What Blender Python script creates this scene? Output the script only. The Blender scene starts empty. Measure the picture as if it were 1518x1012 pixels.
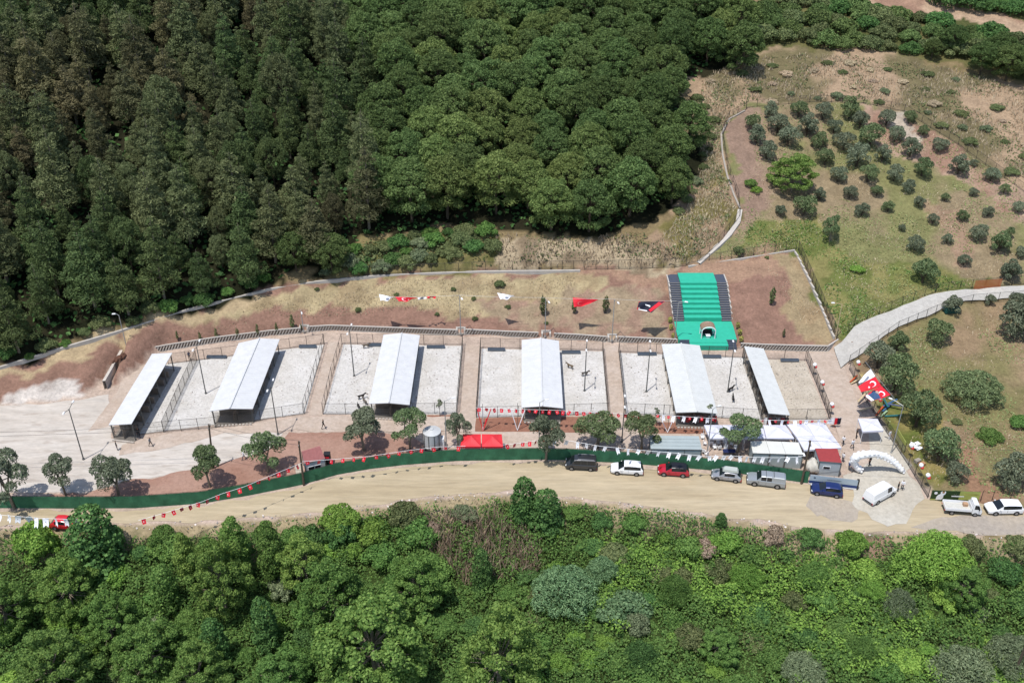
import bpy, bmesh, math, random
import numpy as np
from mathutils import Vector, Matrix

random.seed(7)
RNG = np.random.default_rng(11)
SC = bpy.context.scene
COL = SC.collection

# ------------------------------------------------------------------ camera, sky, sun, exposure
CAM_H, PITCH, FPX, CX, CY = 90.0, math.radians(32.0), 1465.0, 759.0, 506.0
cam = bpy.data.objects.new('camera', bpy.data.cameras.new('camera'))
COL.objects.link(cam)
cam.location = (0, 0, CAM_H)
cam.rotation_euler = (math.pi / 2 - PITCH, 0, 0)
cam.data.sensor_width = 36.0
cam.data.lens = 36.0 * FPX / 1518.0
cam.data.clip_end = 5000
SC.camera = cam

SUNV = Vector((-2.05, -2.5, 9.3)).normalized()
world = bpy.data.worlds.new('World')
SC.world = world
world.use_nodes = True
nt = world.node_tree
bg = nt.nodes['Background']
sky = nt.nodes.new('ShaderNodeTexSky')
sky.sky_type = 'NISHITA'
sky.sun_disc = False
sky.sun_elevation = math.asin(SUNV.z)
sky.sun_rotation = math.atan2(SUNV.x, SUNV.y)
nt.links.new(sky.outputs[0], bg.inputs[0])
bg.inputs[1].default_value = 0.15
sun = bpy.data.objects.new('sun', bpy.data.lights.new('sun', 'SUN'))
COL.objects.link(sun)
sun.data.energy = 4.0
sun.data.angle = math.radians(0.5)
sun.data.color = (1.0, 0.965, 0.92)
sun.rotation_euler = SUNV.to_track_quat('Z', 'Y').to_euler()
sun.location = (0, 0, 150)
SC.view_settings.view_transform = 'Standard'
SC.view_settings.look = 'None'
SC.view_settings.exposure = 0.16
SC.view_settings.gamma = 1.0

# ------------------------------------------------------------------ helpers: geometry of the view
CP, SP = math.cos(PITCH), math.sin(PITCH)


def us(px, py, z=0.0):
    u, v = (px - CX) / FPX, (py - CY) / FPX
    t = (CAM_H - z) / (SP + v * CP)
    return Vector((u * t, (CP - v * SP) * t, z))


def z_at(Y, py):
    v = (py - CY) / FPX
    return CAM_H - Y * (SP + v * CP) / (CP - v * SP)


def curve(pts):
    a = sorted([tuple(us(p[0], p[1], p[2] if len(p) > 2 else 0)) for p in pts])
    a = np.array(a)
    return a[:, 0], a[:, 1], a[:, 2]


L1 = curve([(-260, 620), (-80, 606), (0, 600), (120, 590), (157, 580), (188, 529), (240, 519), (320, 507), (450, 492),
            (490, 489), (600, 493), (690, 496), (810, 501), (905, 506), (1003, 511), (1095, 517), (1130, 518), (1240, 519), (1300, 520)])
L2 = curve([(-260, 632, 2.6), (-80, 575, 2.8), (0, 548, 3.0), (170, 497, 3.6), (280, 462, 4.0), (400, 432, 4.4), (560, 411, 4.8),
            (700, 405, 5.0), (800, 403, 5.0), (1000, 400, 5.0), (1100, 386, 5.3), (1180, 373, 5.5), (1300, 362, 5.5)])
LS = curve([(-300, 800), (0, 783), (100, 777), (300, 776), (450, 765), (550, 752), (650, 738), (760, 730), (850, 740),
            (950, 752), (1100, 772), (1250, 790), (1400, 792), (1518, 797), (1800, 800)])
XR = [us(1455, 800), us(1375, 737), us(1310, 650), us(1258, 545), us(1240, 507), us(1225, 470, 2), us(1180, 373, 5.5), us(1140, 250, 18), us(1130, 100, 30)]
XR = sorted([(p.y, p.x) for p in XR])
XRY, XRX = np.array([p[0] for p in XR]), np.array([p[1] for p in XR])
XWALL = us(188, 529).x


def sstep(a, b, x):
    t = np.clip((x - a) / (b - a), 0, 1)
    return t * t * (3 - 2 * t)


def softplus(x, k):
    return np.where(x > 12 * k, x, k * np.log1p(np.exp(np.clip(x / k, -30, 30))))


def bumps(X, Y):
    return (0.5 * np.sin(X * .21 + 1.3) * np.sin(Y * .19 + .4) + 0.3 * np.sin(X * .47 + Y * .31) * np.sin(Y * .53 - X * .22 + 2)
            + 0.16 * np.sin(X * 1.1 + 2.2 * np.sin(Y * .3)) * np.sin(Y * 1.3 + 1.7 * np.sin(X * .4)))


_ta, _tb = us(998.6, 476, 1.0), us(1085.3, 476.7, 1.0)
TX0, TX1, TYB = us(1006.5, 505, 1.0).x, us(1094.5, 509, 1.0).x, (_ta.y + _tb.y) / 2
TX0 = min(TX0, _ta.x); TX1 = max(TX1, _tb.x)
TYF = us(1050, 507, 1.0).y - .6; TYT = us(1034, 417.6, 4.6).y; TYE = us(1034, 406.5, 4.6).y


def H(X, Y):
    X = np.asarray(X, float); Y = np.asarray(Y, float)
    y1 = np.interp(X, L1[0], L1[1]); y2 = np.interp(X, L2[0], L2[1]); z2 = np.interp(X, L2[0], L2[2])
    ys = np.interp(X, LS[0], LS[1]); xr = np.interp(Y, XRY, XRX)
    z1 = np.where(X > XWALL, 0.85, 0.35)
    t = np.clip((Y - y1 - .35) / np.maximum(y2 - y1 - .35, .5), 0, 1)
    hill = z1 * np.clip((Y - y1 - .05) / .5, 0, 1) + (z2 - z1) * t
    d = np.maximum(Y - y2, 0)
    hill = hill + 2.2 * (1 - np.exp(-d / 4.0)) + 0.28 * d
    zr = .075 * softplus(Y - 116, 4) + .21 * softplus(Y - 152, 6)
    w = sstep(0.6, 8.0, X - xr)
    h = hill * (1 - w) + zr * w
    ds = np.maximum(ys - Y, 0)
    h = h - 8.5 * (1 - np.exp(-ds / 12.0)) * np.clip(ds / 3, 0, 1)
    mask = np.clip((np.abs(h) - .25) / 2.5, 0, 1)
    h = h + mask * .7 * bumps(X, Y)
    under = np.where(Y < TYB, .2, .2 + 3.4 * (Y - TYB) / (TYT - TYB))
    inside = (X > TX0 - .25) & (X < TX1 + .25) & (Y > TYF - .8) & (Y < TYE - .2)
    return np.where(inside, np.minimum(h, under), h)


_T = np.arange(70, 620, .6)


def G(px, py, dz=0.0):
    u, v = (px - CX) / FPX, (py - CY) / FPX
    X, Y, Z = u * _T, (CP - v * SP) * _T, CAM_H - (SP + v * CP) * _T
    s = Z - H(X, Y)
    i = int(np.argmax(s < 0))
    if i == 0:
        i = len(_T) - 1
    f = s[i - 1] / (s[i - 1] - s[i]) if s[i - 1] != s[i] else 0
    t = _T[i - 1] + f * .6
    x, y = u * t, (CP - v * SP) * t
    return Vector((x, y, float(H(x, y)) + dz))


def resample(pts, gap, closed=False):
    out = []
    P = list(pts) + ([pts[0]] if closed else [])
    for a, b in zip(P[:-1], P[1:]):
        n = max(1, int(round((b - a).length / gap)))
        for i in range(n):
            out.append(a.lerp(b, i / n))
    if not closed:
        out.append(P[-1].copy())
    return out


# ------------------------------------------------------------------ helpers: materials
def lin(c):
    c = c / 255.0
    return c / 12.92 if c <= .04045 else ((c + .055) / 1.055) ** 2.4


KALB = 0.66


def C(r, g, b, k=None):
    k = KALB if k is None else k
    return tuple(min(.86, lin(c) * k) for c in (r, g, b))


MATS = {}


def mat(name, col, rough=.8, metal=0.0, nscale=0.0, namt=0.0, bump=0.0, spec=.3, stripes=None, coat=0):
    if name in MATS:
        return MATS[name]
    m = bpy.data.materials.new(name)
    m.use_nodes = True
    n = m.node_tree.nodes; l = m.node_tree.links
    b = n['Principled BSDF']
    b.inputs['Base Color'].default_value = (*col, 1)
    b.inputs['Roughness'].default_value = rough
    b.inputs['Metallic'].default_value = metal
    b.inputs['Specular IOR Level'].default_value = spec
    if coat:
        b.inputs['Coat Weight'].default_value = coat
        b.inputs['Coat Roughness'].default_value = .08
    if namt:
        tc = n.new('ShaderNodeNewGeometry')
        nz = n.new('ShaderNodeTexNoise'); nz.inputs['Scale'].default_value = nscale
        nz.inputs['Detail'].default_value = 6; nz.inputs['Roughness'].default_value = .65
        l.new(tc.outputs['Position'], nz.inputs['Vector'])
        r = n.new('ShaderNodeMapRange')
        r.inputs[1].default_value = .3; r.inputs[2].default_value = .7
        r.inputs[3].default_value = 1 - namt; r.inputs[4].default_value = 1 + namt * .7
        l.new(nz.outputs[0], r.inputs[0])
        mx = n.new('ShaderNodeMix'); mx.data_type = 'RGBA'; mx.blend_type = 'MULTIPLY'
        mx.inputs[0].default_value = 1
        mx.inputs[6].default_value = (*col, 1)
        l.new(r.outputs[0], mx.inputs[7])
        l.new(mx.outputs[2], b.inputs['Base Color'])
        if bump:
            bp = n.new('ShaderNodeBump'); bp.inputs['Strength'].default_value = bump
            bp.inputs['Distance'].default_value = .1
            l.new(nz.outputs[0], bp.inputs['Height']); l.new(bp.outputs[0], b.inputs['Normal'])
    MATS[name] = m
    return m


def ground_mat(name, col, col2, speck, s1=.12, s2=1.6, bump=.6, ks=2.2, stretch=1.0, thr=.66):
    """earth-like sheet: two tones in broad patches, fine grain and small dark specks"""
    m = bpy.data.materials.new(name); m.use_nodes = True
    n = m.node_tree.nodes; l = m.node_tree.links; b = n['Principled BSDF']
    b.inputs['Roughness'].default_value = .95; b.inputs['Specular IOR Level'].default_value = .1
    g = n.new('ShaderNodeNewGeometry')

    def noise(sc, det=7, ro=.65):
        q = n.new('ShaderNodeTexNoise'); q.inputs['Scale'].default_value = sc
        q.inputs['Detail'].default_value = det; q.inputs['Roughness'].default_value = ro
        if stretch != 1.0:
            vm = n.new('ShaderNodeVectorMath'); vm.operation = 'MULTIPLY'; vm.inputs[1].default_value = (stretch, 1, 1)
            l.new(g.outputs['Position'], vm.inputs[0]); l.new(vm.outputs[0], q.inputs['Vector'])
        else:
            l.new(g.outputs['Position'], q.inputs['Vector'])
        return q
    a = noise(s1); f = noise(s2, 8, .75); k = noise(ks, 3, .5)
    r1 = n.new('ShaderNodeMapRange'); r1.inputs[1].default_value = .38; r1.inputs[2].default_value = .62
    l.new(a.outputs[0], r1.inputs[0])
    mx = n.new('ShaderNodeMix'); mx.data_type = 'RGBA'
    mx.inputs[6].default_value = (*col, 1); mx.inputs[7].default_value = (*col2, 1)
    l.new(r1.outputs[0], mx.inputs[0])
    r2 = n.new('ShaderNodeMapRange'); r2.inputs[1].default_value = .3; r2.inputs[2].default_value = .7
    r2.inputs[3].default_value = .78; r2.inputs[4].default_value = 1.16
    l.new(f.outputs[0], r2.inputs[0])
    m2 = n.new('ShaderNodeMix'); m2.data_type = 'RGBA'; m2.blend_type = 'MULTIPLY'; m2.inputs[0].default_value = 1
    l.new(mx.outputs[2], m2.inputs[6]); l.new(r2.outputs[0], m2.inputs[7])
    r3 = n.new('ShaderNodeMapRange'); r3.inputs[1].default_value = thr; r3.inputs[2].default_value = thr + .07
    r3.inputs[4].default_value = speck[3]
    l.new(k.outputs[0], r3.inputs[0])
    m3 = n.new('ShaderNodeMix'); m3.data_type = 'RGBA'
    l.new(r3.outputs[0], m3.inputs[0]); l.new(m2.outputs[2], m3.inputs[6]); m3.inputs[7].default_value = (*speck[:3], 1)
    l.new(m3.outputs[2], b.inputs['Base Color'])
    bp = n.new('ShaderNodeBump'); bp.inputs['Strength'].default_value = bump; bp.inputs['Distance'].default_value = .15
    l.new(f.outputs[0], bp.inputs['Height']); l.new(bp.outputs[0], b.inputs['Normal'])
    MATS[name] = m
    return m


def leaf_mat(name, dark, light, trans=.25, hue=.06, sat=.86):
    m = bpy.data.materials.new(name); m.use_nodes = True
    n = m.node_tree.nodes; l = m.node_tree.links; b = n['Principled BSDF']; out = n['Material Output']
    g = n.new('ShaderNodeNewGeometry'); oi = n.new('ShaderNodeObjectInfo')
    mx = n.new('ShaderNodeMix'); mx.data_type = 'RGBA'
    mx.inputs[6].default_value = (*dark, 1); mx.inputs[7].default_value = (*light, 1)
    l.new(g.outputs['Random Per Island'], mx.inputs[0])
    hs = n.new('ShaderNodeHueSaturation')
    r = n.new('ShaderNodeMapRange'); r.inputs[3].default_value = .488 - hue * .2; r.inputs[4].default_value = .488 + hue * .2
    l.new(oi.outputs['Random'], r.inputs[0]); l.new(r.outputs[0], hs.inputs['Hue'])
    r2 = n.new('ShaderNodeMapRange'); r2.inputs[3].default_value = .82; r2.inputs[4].default_value = 1.2
    ml = n.new('ShaderNodeMath'); ml.operation = 'MULTIPLY'; ml.inputs[1].default_value = 7.13
    fr = n.new('ShaderNodeMath'); fr.operation = 'FRACT'
    l.new(oi.outputs['Random'], ml.inputs[0]); l.new(ml.outputs[0], fr.inputs[0])
    l.new(fr.outputs[0], r2.inputs[0]); l.new(r2.outputs[0], hs.inputs['Value']); hs.inputs['Saturation'].default_value = sat
    l.new(mx.outputs[2], hs.inputs['Color'])
    l.new(hs.outputs[0], b.inputs['Base Color'])
    b.inputs['Roughness'].default_value = .7; b.inputs['Specular IOR Level'].default_value = .15
    t = n.new('ShaderNodeBsdfTranslucent'); l.new(hs.outputs[0], t.inputs[0])
    ms = n.new('ShaderNodeMixShader'); ms.inputs[0].default_value = trans
    l.new(b.outputs[0], ms.inputs[1]); l.new(t.outputs[0], ms.inputs[2]); l.new(ms.outputs[0], out.inputs[0])
    MATS[name] = m
    return m


def mesh_mat(name, col, cover):
    """woven wire or netting, mostly open"""
    m = bpy.data.materials.new(name); m.use_nodes = True
    n = m.node_tree.nodes; l = m.node_tree.links; b = n['Principled BSDF']; out = n['Material Output']
    b.inputs['Base Color'].default_value = (*col, 1); b.inputs['Roughness'].default_value = .6
    t = n.new('ShaderNodeBsdfTransparent'); ms = n.new('ShaderNodeMixShader'); ms.inputs[0].default_value = cover
    l.new(t.outputs[0], ms.inputs[1]); l.new(b.outputs[0], ms.inputs[2]); l.new(ms.outputs[0], out.inputs[0])
    MATS[name] = m
    return m


# ------------------------------------------------------------------ helpers: objects
def setp(o, label=None, cat=None, group=None, kind=None):
    if label: o['label'] = label
    if cat: o['category'] = cat
    if group: o['group'] = group
    if kind: o['kind'] = kind
    return o


def thing(name, label, cat, loc=(0, 0, 0), rz=0, group=None):
    o = bpy.data.objects.new(name, None); COL.objects.link(o)
    o.empty_display_size = .3
    o.location = loc; o.rotation_euler = (0, 0, rz)
    return setp(o, label, cat, group)


def link(name, me, parent=None, loc=None):
    o = bpy.data.objects.new(name, me); COL.objects.link(o)
    if parent: o.parent = parent
    if loc is not None: o.location = loc
    return o


def dup(root, loc, rz, label=None, group=None, scale=None):
    r = root.copy(); COL.objects.link(r); r.location = loc; r.rotation_euler = (0, 0, rz)
    if scale is not None: r.scale = scale
    if label: r['label'] = label
    if group: r['group'] = group
    for ch in list(root.children):
        c = ch.copy(); COL.objects.link(c); c.parent = r
        for g in list(ch.children):
            d = g.copy(); COL.objects.link(d); d.parent = c
    return r


class MB:
    def __init__(s):
        s.v, s.f, s.m = [], [], []

    def add(s, vs, fs, mi=0):
        o = len(s.v); s.v += [tuple(p) for p in vs]
        s.f += [tuple(i + o for i in f) for f in fs]; s.m += [mi] * len(fs)

    def box(s, c, size, rz=0, mi=0, taper=1.0):
        x, y, z = [k / 2 for k in size]; cr, sr = math.cos(rz), math.sin(rz)
        vs = []
        for dz, k in ((-z, 1), (z, taper)):
            for dx, dy in ((-x, -y), (x, -y), (x, y), (-x, y)):
                vs.append((c[0] + (dx * cr - dy * sr) * k, c[1] + (dx * sr + dy * cr) * k, c[2] + dz))
        s.add(vs, [(3, 2, 1, 0), (4, 5, 6, 7), (0, 1, 5, 4), (1, 2, 6, 5), (2, 3, 7, 6), (3, 0, 4, 7)], mi)

    def tube(s, p, q, r, r2=None, n=7, mi=0):
        p, q = Vector(p), Vector(q); r2 = r if r2 is None else r2
        d = q - p
        if d.length < 1e-6: return
        d.normalize()
        a = d.orthogonal().normalized(); b = d.cross(a)
        vs = []
        for c, rr in ((p, r), (q, r2)):
            for i in range(n):
                t = 2 * math.pi * i / n
                vs.append(c + a * (rr * math.cos(t)) + b * (rr * math.sin(t)))
        fs = [(i, (i + 1) % n, n + (i + 1) % n, n + i) for i in range(n)]
        fs += [tuple(range(n - 1, -1, -1)), tuple(range(n, 2 * n))]
        s.add(vs, fs, mi)

    def path(s, pts, rad, n=8, mi=0):
        if not hasattr(rad, '__len__'): rad = [rad] * len(pts)
        pts = [Vector(p) for p in pts]; vs = []; up = Vector((0, 1, 0.01))
        for i, p in enumerate(pts):
            d = (pts[min(i + 1, len(pts) - 1)] - pts[max(i - 1, 0)]).normalized()
            a = d.cross(up)
            a = d.orthogonal() if a.length < 1e-4 else a
            a.normalize(); b = a.cross(d)
            for k in range(n):
                t = 2 * math.pi * k / n
                vs.append(p + a * (rad[i] * math.cos(t)) + b * (rad[i] * math.sin(t)))
        fs = []
        for i in range(len(pts) - 1):
            for k in range(n):
                fs.append((i * n + k, i * n + (k + 1) % n, (i + 1) * n + (k + 1) % n, (i + 1) * n + k))
        fs += [tuple(range(n - 1, -1, -1)), tuple(range((len(pts) - 1) * n, len(pts) * n))]
        s.add(vs, fs, mi)

    def slab(s, top, th, mi=0):
        """solid under a polygon of 3-D points"""
        n = len(top); top = [Vector(p) for p in top]
        vs = top + [p - Vector((0, 0, th)) for p in top]
        fs = [tuple(range(n)), tuple(range(2 * n - 1, n - 1, -1))]
        fs += [(i, n + i, n + (i + 1) % n, (i + 1) % n) for i in range(n)]
        s.add(vs, fs, mi)

    def lathe(s, prof, n=16, c=(0, 0, 0), mi=0, cap=True):
        vs, fs = [], []
        for r, z in prof:
            for k in range(n):
                t = 2 * math.pi * k / n
                vs.append((c[0] + r * math.cos(t), c[1] + r * math.sin(t), c[2] + z))
        for i in range(len(prof) - 1):
            for k in range(n):
                fs.append((i * n + k, i * n + (k + 1) % n, (i + 1) * n + (k + 1) % n, (i + 1) * n + k))
        if cap: fs += [tuple(range(n - 1, -1, -1)), tuple(range((len(prof) - 1) * n, len(prof) * n))]
        s.add(vs, fs, mi)

    def mesh(s, name, mats, origin=(0, 0, 0), smooth=False):
        me = bpy.data.meshes.new(name)
        ox, oy, oz = origin
        me.from_pydata([(v[0] - ox, v[1] - oy, v[2] - oz) for v in s.v], [], s.f)
        for m in (mats if isinstance(mats, (list, tuple)) else [mats]): me.materials.append(m)
        me.polygons.foreach_set('material_index', s.m)
        if smooth: me.polygons.foreach_set('use_smooth', [True] * len(s.f))
        me.update()
        return me

    def build(s, name, mats, parent=None, smooth=False):
        """linked object; vertices given in world coordinates when the parent is an unrotated empty"""
        if parent is not None:
            return link(name, s.mesh(name, mats, parent.location, smooth), parent)
        o = Vector(s.v[0])
        ob = link(name, s.mesh(name, mats, o, smooth)); ob.location = o
        return ob

    def local(s, name, mats, parent, smooth=False):
        return link(name, s.mesh(name, mats, (0, 0, 0), smooth), parent)


# ------------------------------------------------------------------ palette
M_ROOF = mat('white_sheet_metal', (.55, .555, .56), .85, 0, .9, .08, 0, .1)
M_ROOF_PALE = mat('pale_sheet_metal', (.53, .54, .525), .85, 0, .9, .08, 0, .1)
M_STEEL = mat('grey_steel', C(120, 122, 120), .5, .3, 3, .15)
M_DARKSTEEL = mat('dark_steel', C(70, 68, 66), .6, .2, 3, .2)
M_GALV = mat('galvanised_steel', C(190, 192, 190), .45, .3, 2, .12)
M_WHITE = mat('white_paint', (.78, .78, .78), .5, 0, 2, .06)
M_CONC = mat('concrete', C(215, 208, 198), .9, 0, .8, .12, .3)
M_CONCG = mat('weathered_concrete', C(185, 176, 164), .9, 0, .8, .18, .3)
M_BLOCK = mat('brown_block_wall', C(222, 212, 200), .9, 0, 1.5, .2, .3)
M_PART = mat('shed_partition', C(168, 154, 140), .9, 0, 1.5, .2, .3)
M_WOOD = mat('weathered_pole_wood', C(105, 92, 78), .9, 0, 4, .25)
M_BARK = mat('bark', C(96, 84, 70), .95, 0, 4, .3, .4)
M_BARKL = mat('pale_bark', C(150, 138, 120), .95, 0, 4, .3, .4)
M_CHAIN = mesh_mat('chain_link', C(84, 82, 78), .11)
M_CHAIND = mesh_mat('dense_wire_mesh', C(60, 58, 54), .38)
M_GREEN = mat('green_screen_cloth', (.036, .135, .07), .85, 0, .7, .3)
M_TURF = mat('teal_artificial_turf', (.028, .38, .255), .9, 0, 1.2, .08)
M_STEPS = mat('slate_blue_step', C(84, 92, 108), .8, 0, 2, .12)
M_TENTW = mat('white_tent_fabric', (.57, .57, .635), .6, 0, .8, .04)
M_TENTR = mat('red_tent_fabric', (.66, .035, .045), .6, 0, .8, .08)
M_REDF = mat('red_flag_cloth', (.60, .015, .03), .7)
M_WHITEF = mat('white_flag_cloth', (.8, .8, .82), .7)
M_NAVY = mat('navy_flag_cloth', C(38, 42, 62), .7)
M_SKINF = mat('portrait_tone', C(205, 180, 165), .7)
M_EMBL = mat('grey_blue_emblem', C(150, 156, 176), .7)
M_BLACK = mat('black_rubber', (.012, .012, .013), .7)
M_GLASS = mat('dark_car_glass', (.012, .015, .018), .08, 0, spec=.6)
M_RIM = mat('alloy_rim', C(185, 185, 188), .35, .6)
M_LAMP = mat('clear_lamp', (.7, .72, .74), .15, 0, spec=.6)
M_TAIL = mat('red_tail_lamp', (.35, .01, .01), .25)
M_TRIM = mat('black_plastic_trim', (.02, .02, .022), .55)
M_WIRE = mat('cable_black', (.03, .03, .03), .6)
M_BLUEP = mat('blue_painted_wood', C(62, 105, 150), .7, 0, 3, .2)
M_TEAL = mat('teal_painted_wood', C(50, 125, 130), .7, 0, 3, .2)
M_ORANGE = mat('orange_paint', C(205, 95, 50), .7, 0, 3, .2)
M_CREAM = mat('cream_timber', C(222, 200, 160), .8, 0, 3, .15)
M_CABIN = mat('grey_sandwich_panel', C(196, 206, 210), .6, 0, 1, .06)
M_TILE = mat('red_roof_sheet', C(176, 72, 72), .6, 0, 2, .12)
M_PINK = mat('faded_red_corrugated', C(190, 128, 124), .7, 0, 2, .12)
M_CONTAIN = mat('pale_grey_container', C(186, 198, 198), .6, 0, 1, .08)
M_CREAMROOF = mat('off_white_container_roof', C(240, 240, 232), .6, 0, 1, .05)
M_TROUGH = mat('blue_grey_trough', C(112, 124, 138), .6, 0, 2, .15)
M_DARKF = mat('dark_net', (.02, .02, .022), .9)
M_TANK = mat('tank_steel', C(226, 228, 228), .45, .1, 2, .06)

# ------------------------------------------------------------------ terrain sheet
xs = np.concatenate([[-700, -500, -360, -270], np.arange(-210, 210.1, .85), [270, 360, 500, 700]])
ys_ = np.concatenate([[-60, -10, 20, 36], np.arange(46, 330, .85), [345, 375, 430, 520, 700]])
GX, GY = np.meshgrid(xs, ys_)
GZ = H(GX, np.minimum(GY, 340)) + np.where(GY > 340, 0.05 * (GY - 340), 0)


def inpoly(X, Y, poly):
    ins = np.zeros(X.shape, bool)
    n = len(poly)
    for i in range(n):
        x1, y1 = poly[i]; x2, y2 = poly[(i + 1) % n]
        c = ((y1 > Y) != (y2 > Y))
        with np.errstate(divide='ignore', invalid='ignore'):
            xi = (x2 - x1) * (Y - y1) / (y2 - y1 + 1e-12) + x1
        ins ^= c & (X < xi)
    return ins


def wpoly(pts):
    return [(p.x, p.y) for p in (G(a, b) for a, b in pts)]


def vnoise(X, Y, s, seed):
    r = np.random.default_rng(seed); out = 0; amp = 1; tot = 0
    for o in range(4):
        for k in range(3):
            a = r.uniform(0, 6.28); ph = r.uniform(0, 6.28); fq = s * 2 ** o * r.uniform(.8, 1.25)
            out = out + amp * np.sin((X * math.cos(a) + Y * math.sin(a)) * fq + ph + 1.5 * np.sin((Y * math.cos(a) - X * math.sin(a)) * fq * .7 + ph))
        tot += amp * 3; amp *= .6
    return out / tot * 2.2


JX = GX + 1.6 * vnoise(GX, GY, .35, 1); JY = GY + 1.6 * vnoise(GX, GY, .35, 2)
colr = np.zeros(GX.shape + (3,)); colr[:] = C(150, 134, 96)
n1 = vnoise(GX, GY, .16, 3); n2 = vnoise(GX, GY, .5, 4)


def paint(poly, c1, c2=None, thr=0.0, jitter=True, nz=None, amt=1.0):
    mk = inpoly(JX if jitter else GX, JY if jitter else GY, poly)
    if c2 is None:
        colr[mk] = colr[mk] * (1 - amt) + np.array(c1) * amt
    else:
        w = sstep(-.35, .35, (n1 if nz is None else nz) - thr)[..., None]
        cc = np.array(c1) * (1 - w) + np.array(c2) * w
        colr[mk] = cc[mk]


Y1g = np.interp(GX, L1[0], L1[1]); Y2g = np.interp(GX, L2[0], L2[1]); YSg = np.interp(GX, LS[0], LS[1])
XRg = np.interp(GY, XRY, XRX)
# hill behind: scrub, forest floor
EARTH, EARTH2, STRAW, STRAW2 = C(154, 116, 100), C(168, 136, 118), C(194, 176, 138), C(176, 156, 122)
GRASS, GRASS2, OLIVEG = C(118, 128, 66), C(148, 146, 92), C(104, 108, 62)
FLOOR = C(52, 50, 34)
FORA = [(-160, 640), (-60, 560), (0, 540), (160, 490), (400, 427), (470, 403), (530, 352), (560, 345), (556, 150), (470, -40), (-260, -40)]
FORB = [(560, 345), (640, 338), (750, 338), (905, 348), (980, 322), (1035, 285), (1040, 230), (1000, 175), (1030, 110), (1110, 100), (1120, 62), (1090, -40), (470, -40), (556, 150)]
WA, WB = wpoly(FORA), wpoly(FORB)
north = (GY > Y1g) & (GX < XRg + 4)
colr[north] = (np.array(EARTH)[None] * .5 + np.array(EARTH2)[None] * .5)
up = (GY > Y2g + .5)
colr[up] = C(150, 132, 98)
paint(wpoly([(990, 210), (1030, 110), (1120, 60), (1250, 60), (1400, 100), (1518, 130), (1700, 170), (1700, 420), (1518, 300), (1330, 170), (1230, 148), (1110, 155), (1075, 190), (1070, 260), (1000, 380)]), C(184, 158, 130), C(130, 120, 88), -.05)
paint(wpoly([(1100, 25), (1250, 0), (1518, -30), (1700, -10), (1700, 150), (1518, 118), (1400, 95), (1250, 65), (1110, 75)]), C(96, 100, 60), C(120, 116, 74))
paint(wpoly([(1230, 0), (1330, 14), (1430, 36), (1520, 56), (1700, 90), (1700, 60), (1518, 25), (1400, -5), (1300, -20)]), C(196, 168, 140), C(172, 138, 116))
# orchard
paint(wpoly([(1075, 190), (1110, 155), (1230, 148), (1330, 165), (1518, 285), (1700, 330), (1700, 420), (1518, 425), (1400, 430), (1245, 515), (1180, 372), (1040, 392), (1098, 318), (1075, 240)]), C(142, 140, 94), C(162, 144, 114), .08)
paint(wpoly([(1120, 330), (1200, 320), (1260, 380), (1400, 400), (1480, 420), (1370, 440), (1246, 505), (1190, 400), (1180, 372), (1100, 372)]), C(118, 126, 70), C(150, 144, 92), .05, nz=n2)
paint(wpoly([(1078, 190), (1112, 160), (1140, 170), (1140, 250), (1150, 290), (1120, 330), (1042, 390), (1095, 320), (1098, 296)]), C(164, 138, 120), C(172, 150, 124))
paint(wpoly([(1270, 160), (1345, 170), (1518, 285), (1600, 330), (1518, 330), (1400, 260), (1300, 220)]), C(188, 160, 138), C(170, 136, 116))
paint(wpoly([(1370, 295), (1420, 310), (1450, 380), (1430, 390), (1390, 340)]), C(178, 146, 124), amt=.7)
paint(wpoly([(1300, 165), (1340, 165), (1370, 215), (1340, 210)]), C(208, 196, 178), amt=.8)
# lower right orchard
paint(wpoly([(1250, 545), (1300, 505), (1400, 452), (1518, 440), (1750, 430), (1750, 760), (1518, 755), (1380, 742), (1310, 640)]), C(142, 134, 92), C(166, 142, 112), .0)
paint(wpoly([(1400, 640), (1440, 660), (1470, 720), (1500, 755), (1440, 752), (1420, 700)]), C(172, 132, 108), amt=.8)
paint(wpoly([(1250, 545), (1280, 560), (1300, 640), (1345, 700), (1330, 700), (1285, 640)]), C(196, 178, 120), amt=.9)
paint(wpoly([(1285, 600), (1370, 560), (1400, 640), (1390, 720), (1350, 690)]), C(112, 122, 62), C(160, 146, 92), .0, nz=n2)
# enclosed slope
paint(wpoly([(240, 492), (300, 468), (400, 440), (470, 424), (560, 416), (700, 410), (860, 408), (900, 420), (840, 458), (780, 474), (735, 468), (650, 460), (540, 454), (430, 458), (330, 470)]), STRAW, STRAW2, .2, nz=n2)
paint(wpoly([(-80, 590), (0, 560), (110, 535), (175, 508), (330, 462), (400, 440), (380, 432), (170, 496), (0, 547), (-80, 575)]), C(206, 184, 146), amt=.9)
paint(wpoly([(700, 440), (880, 430), (985, 420), (985, 500), (760, 490)]), C(176, 156, 128), C(172, 142, 122), .1, nz=n2)
paint(wpoly([(840, 405), (1000, 402), (1180, 376), (1195, 400), (1100, 410), (980, 425)]), C(190, 158, 130), amt=.6)
paint(wpoly([(1150, 380), (1192, 378), (1238, 505), (1205, 508), (1170, 460)]), STRAW2, C(176, 152, 118), .2, nz=n2)
paint(wpoly([(-80, 612), (0, 598), (0, 589), (50, 573), (90, 561), (115, 563), (124, 590)]), C(226, 216, 206), C(196, 184, 174), .3, jitter=False, nz=n2)
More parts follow.
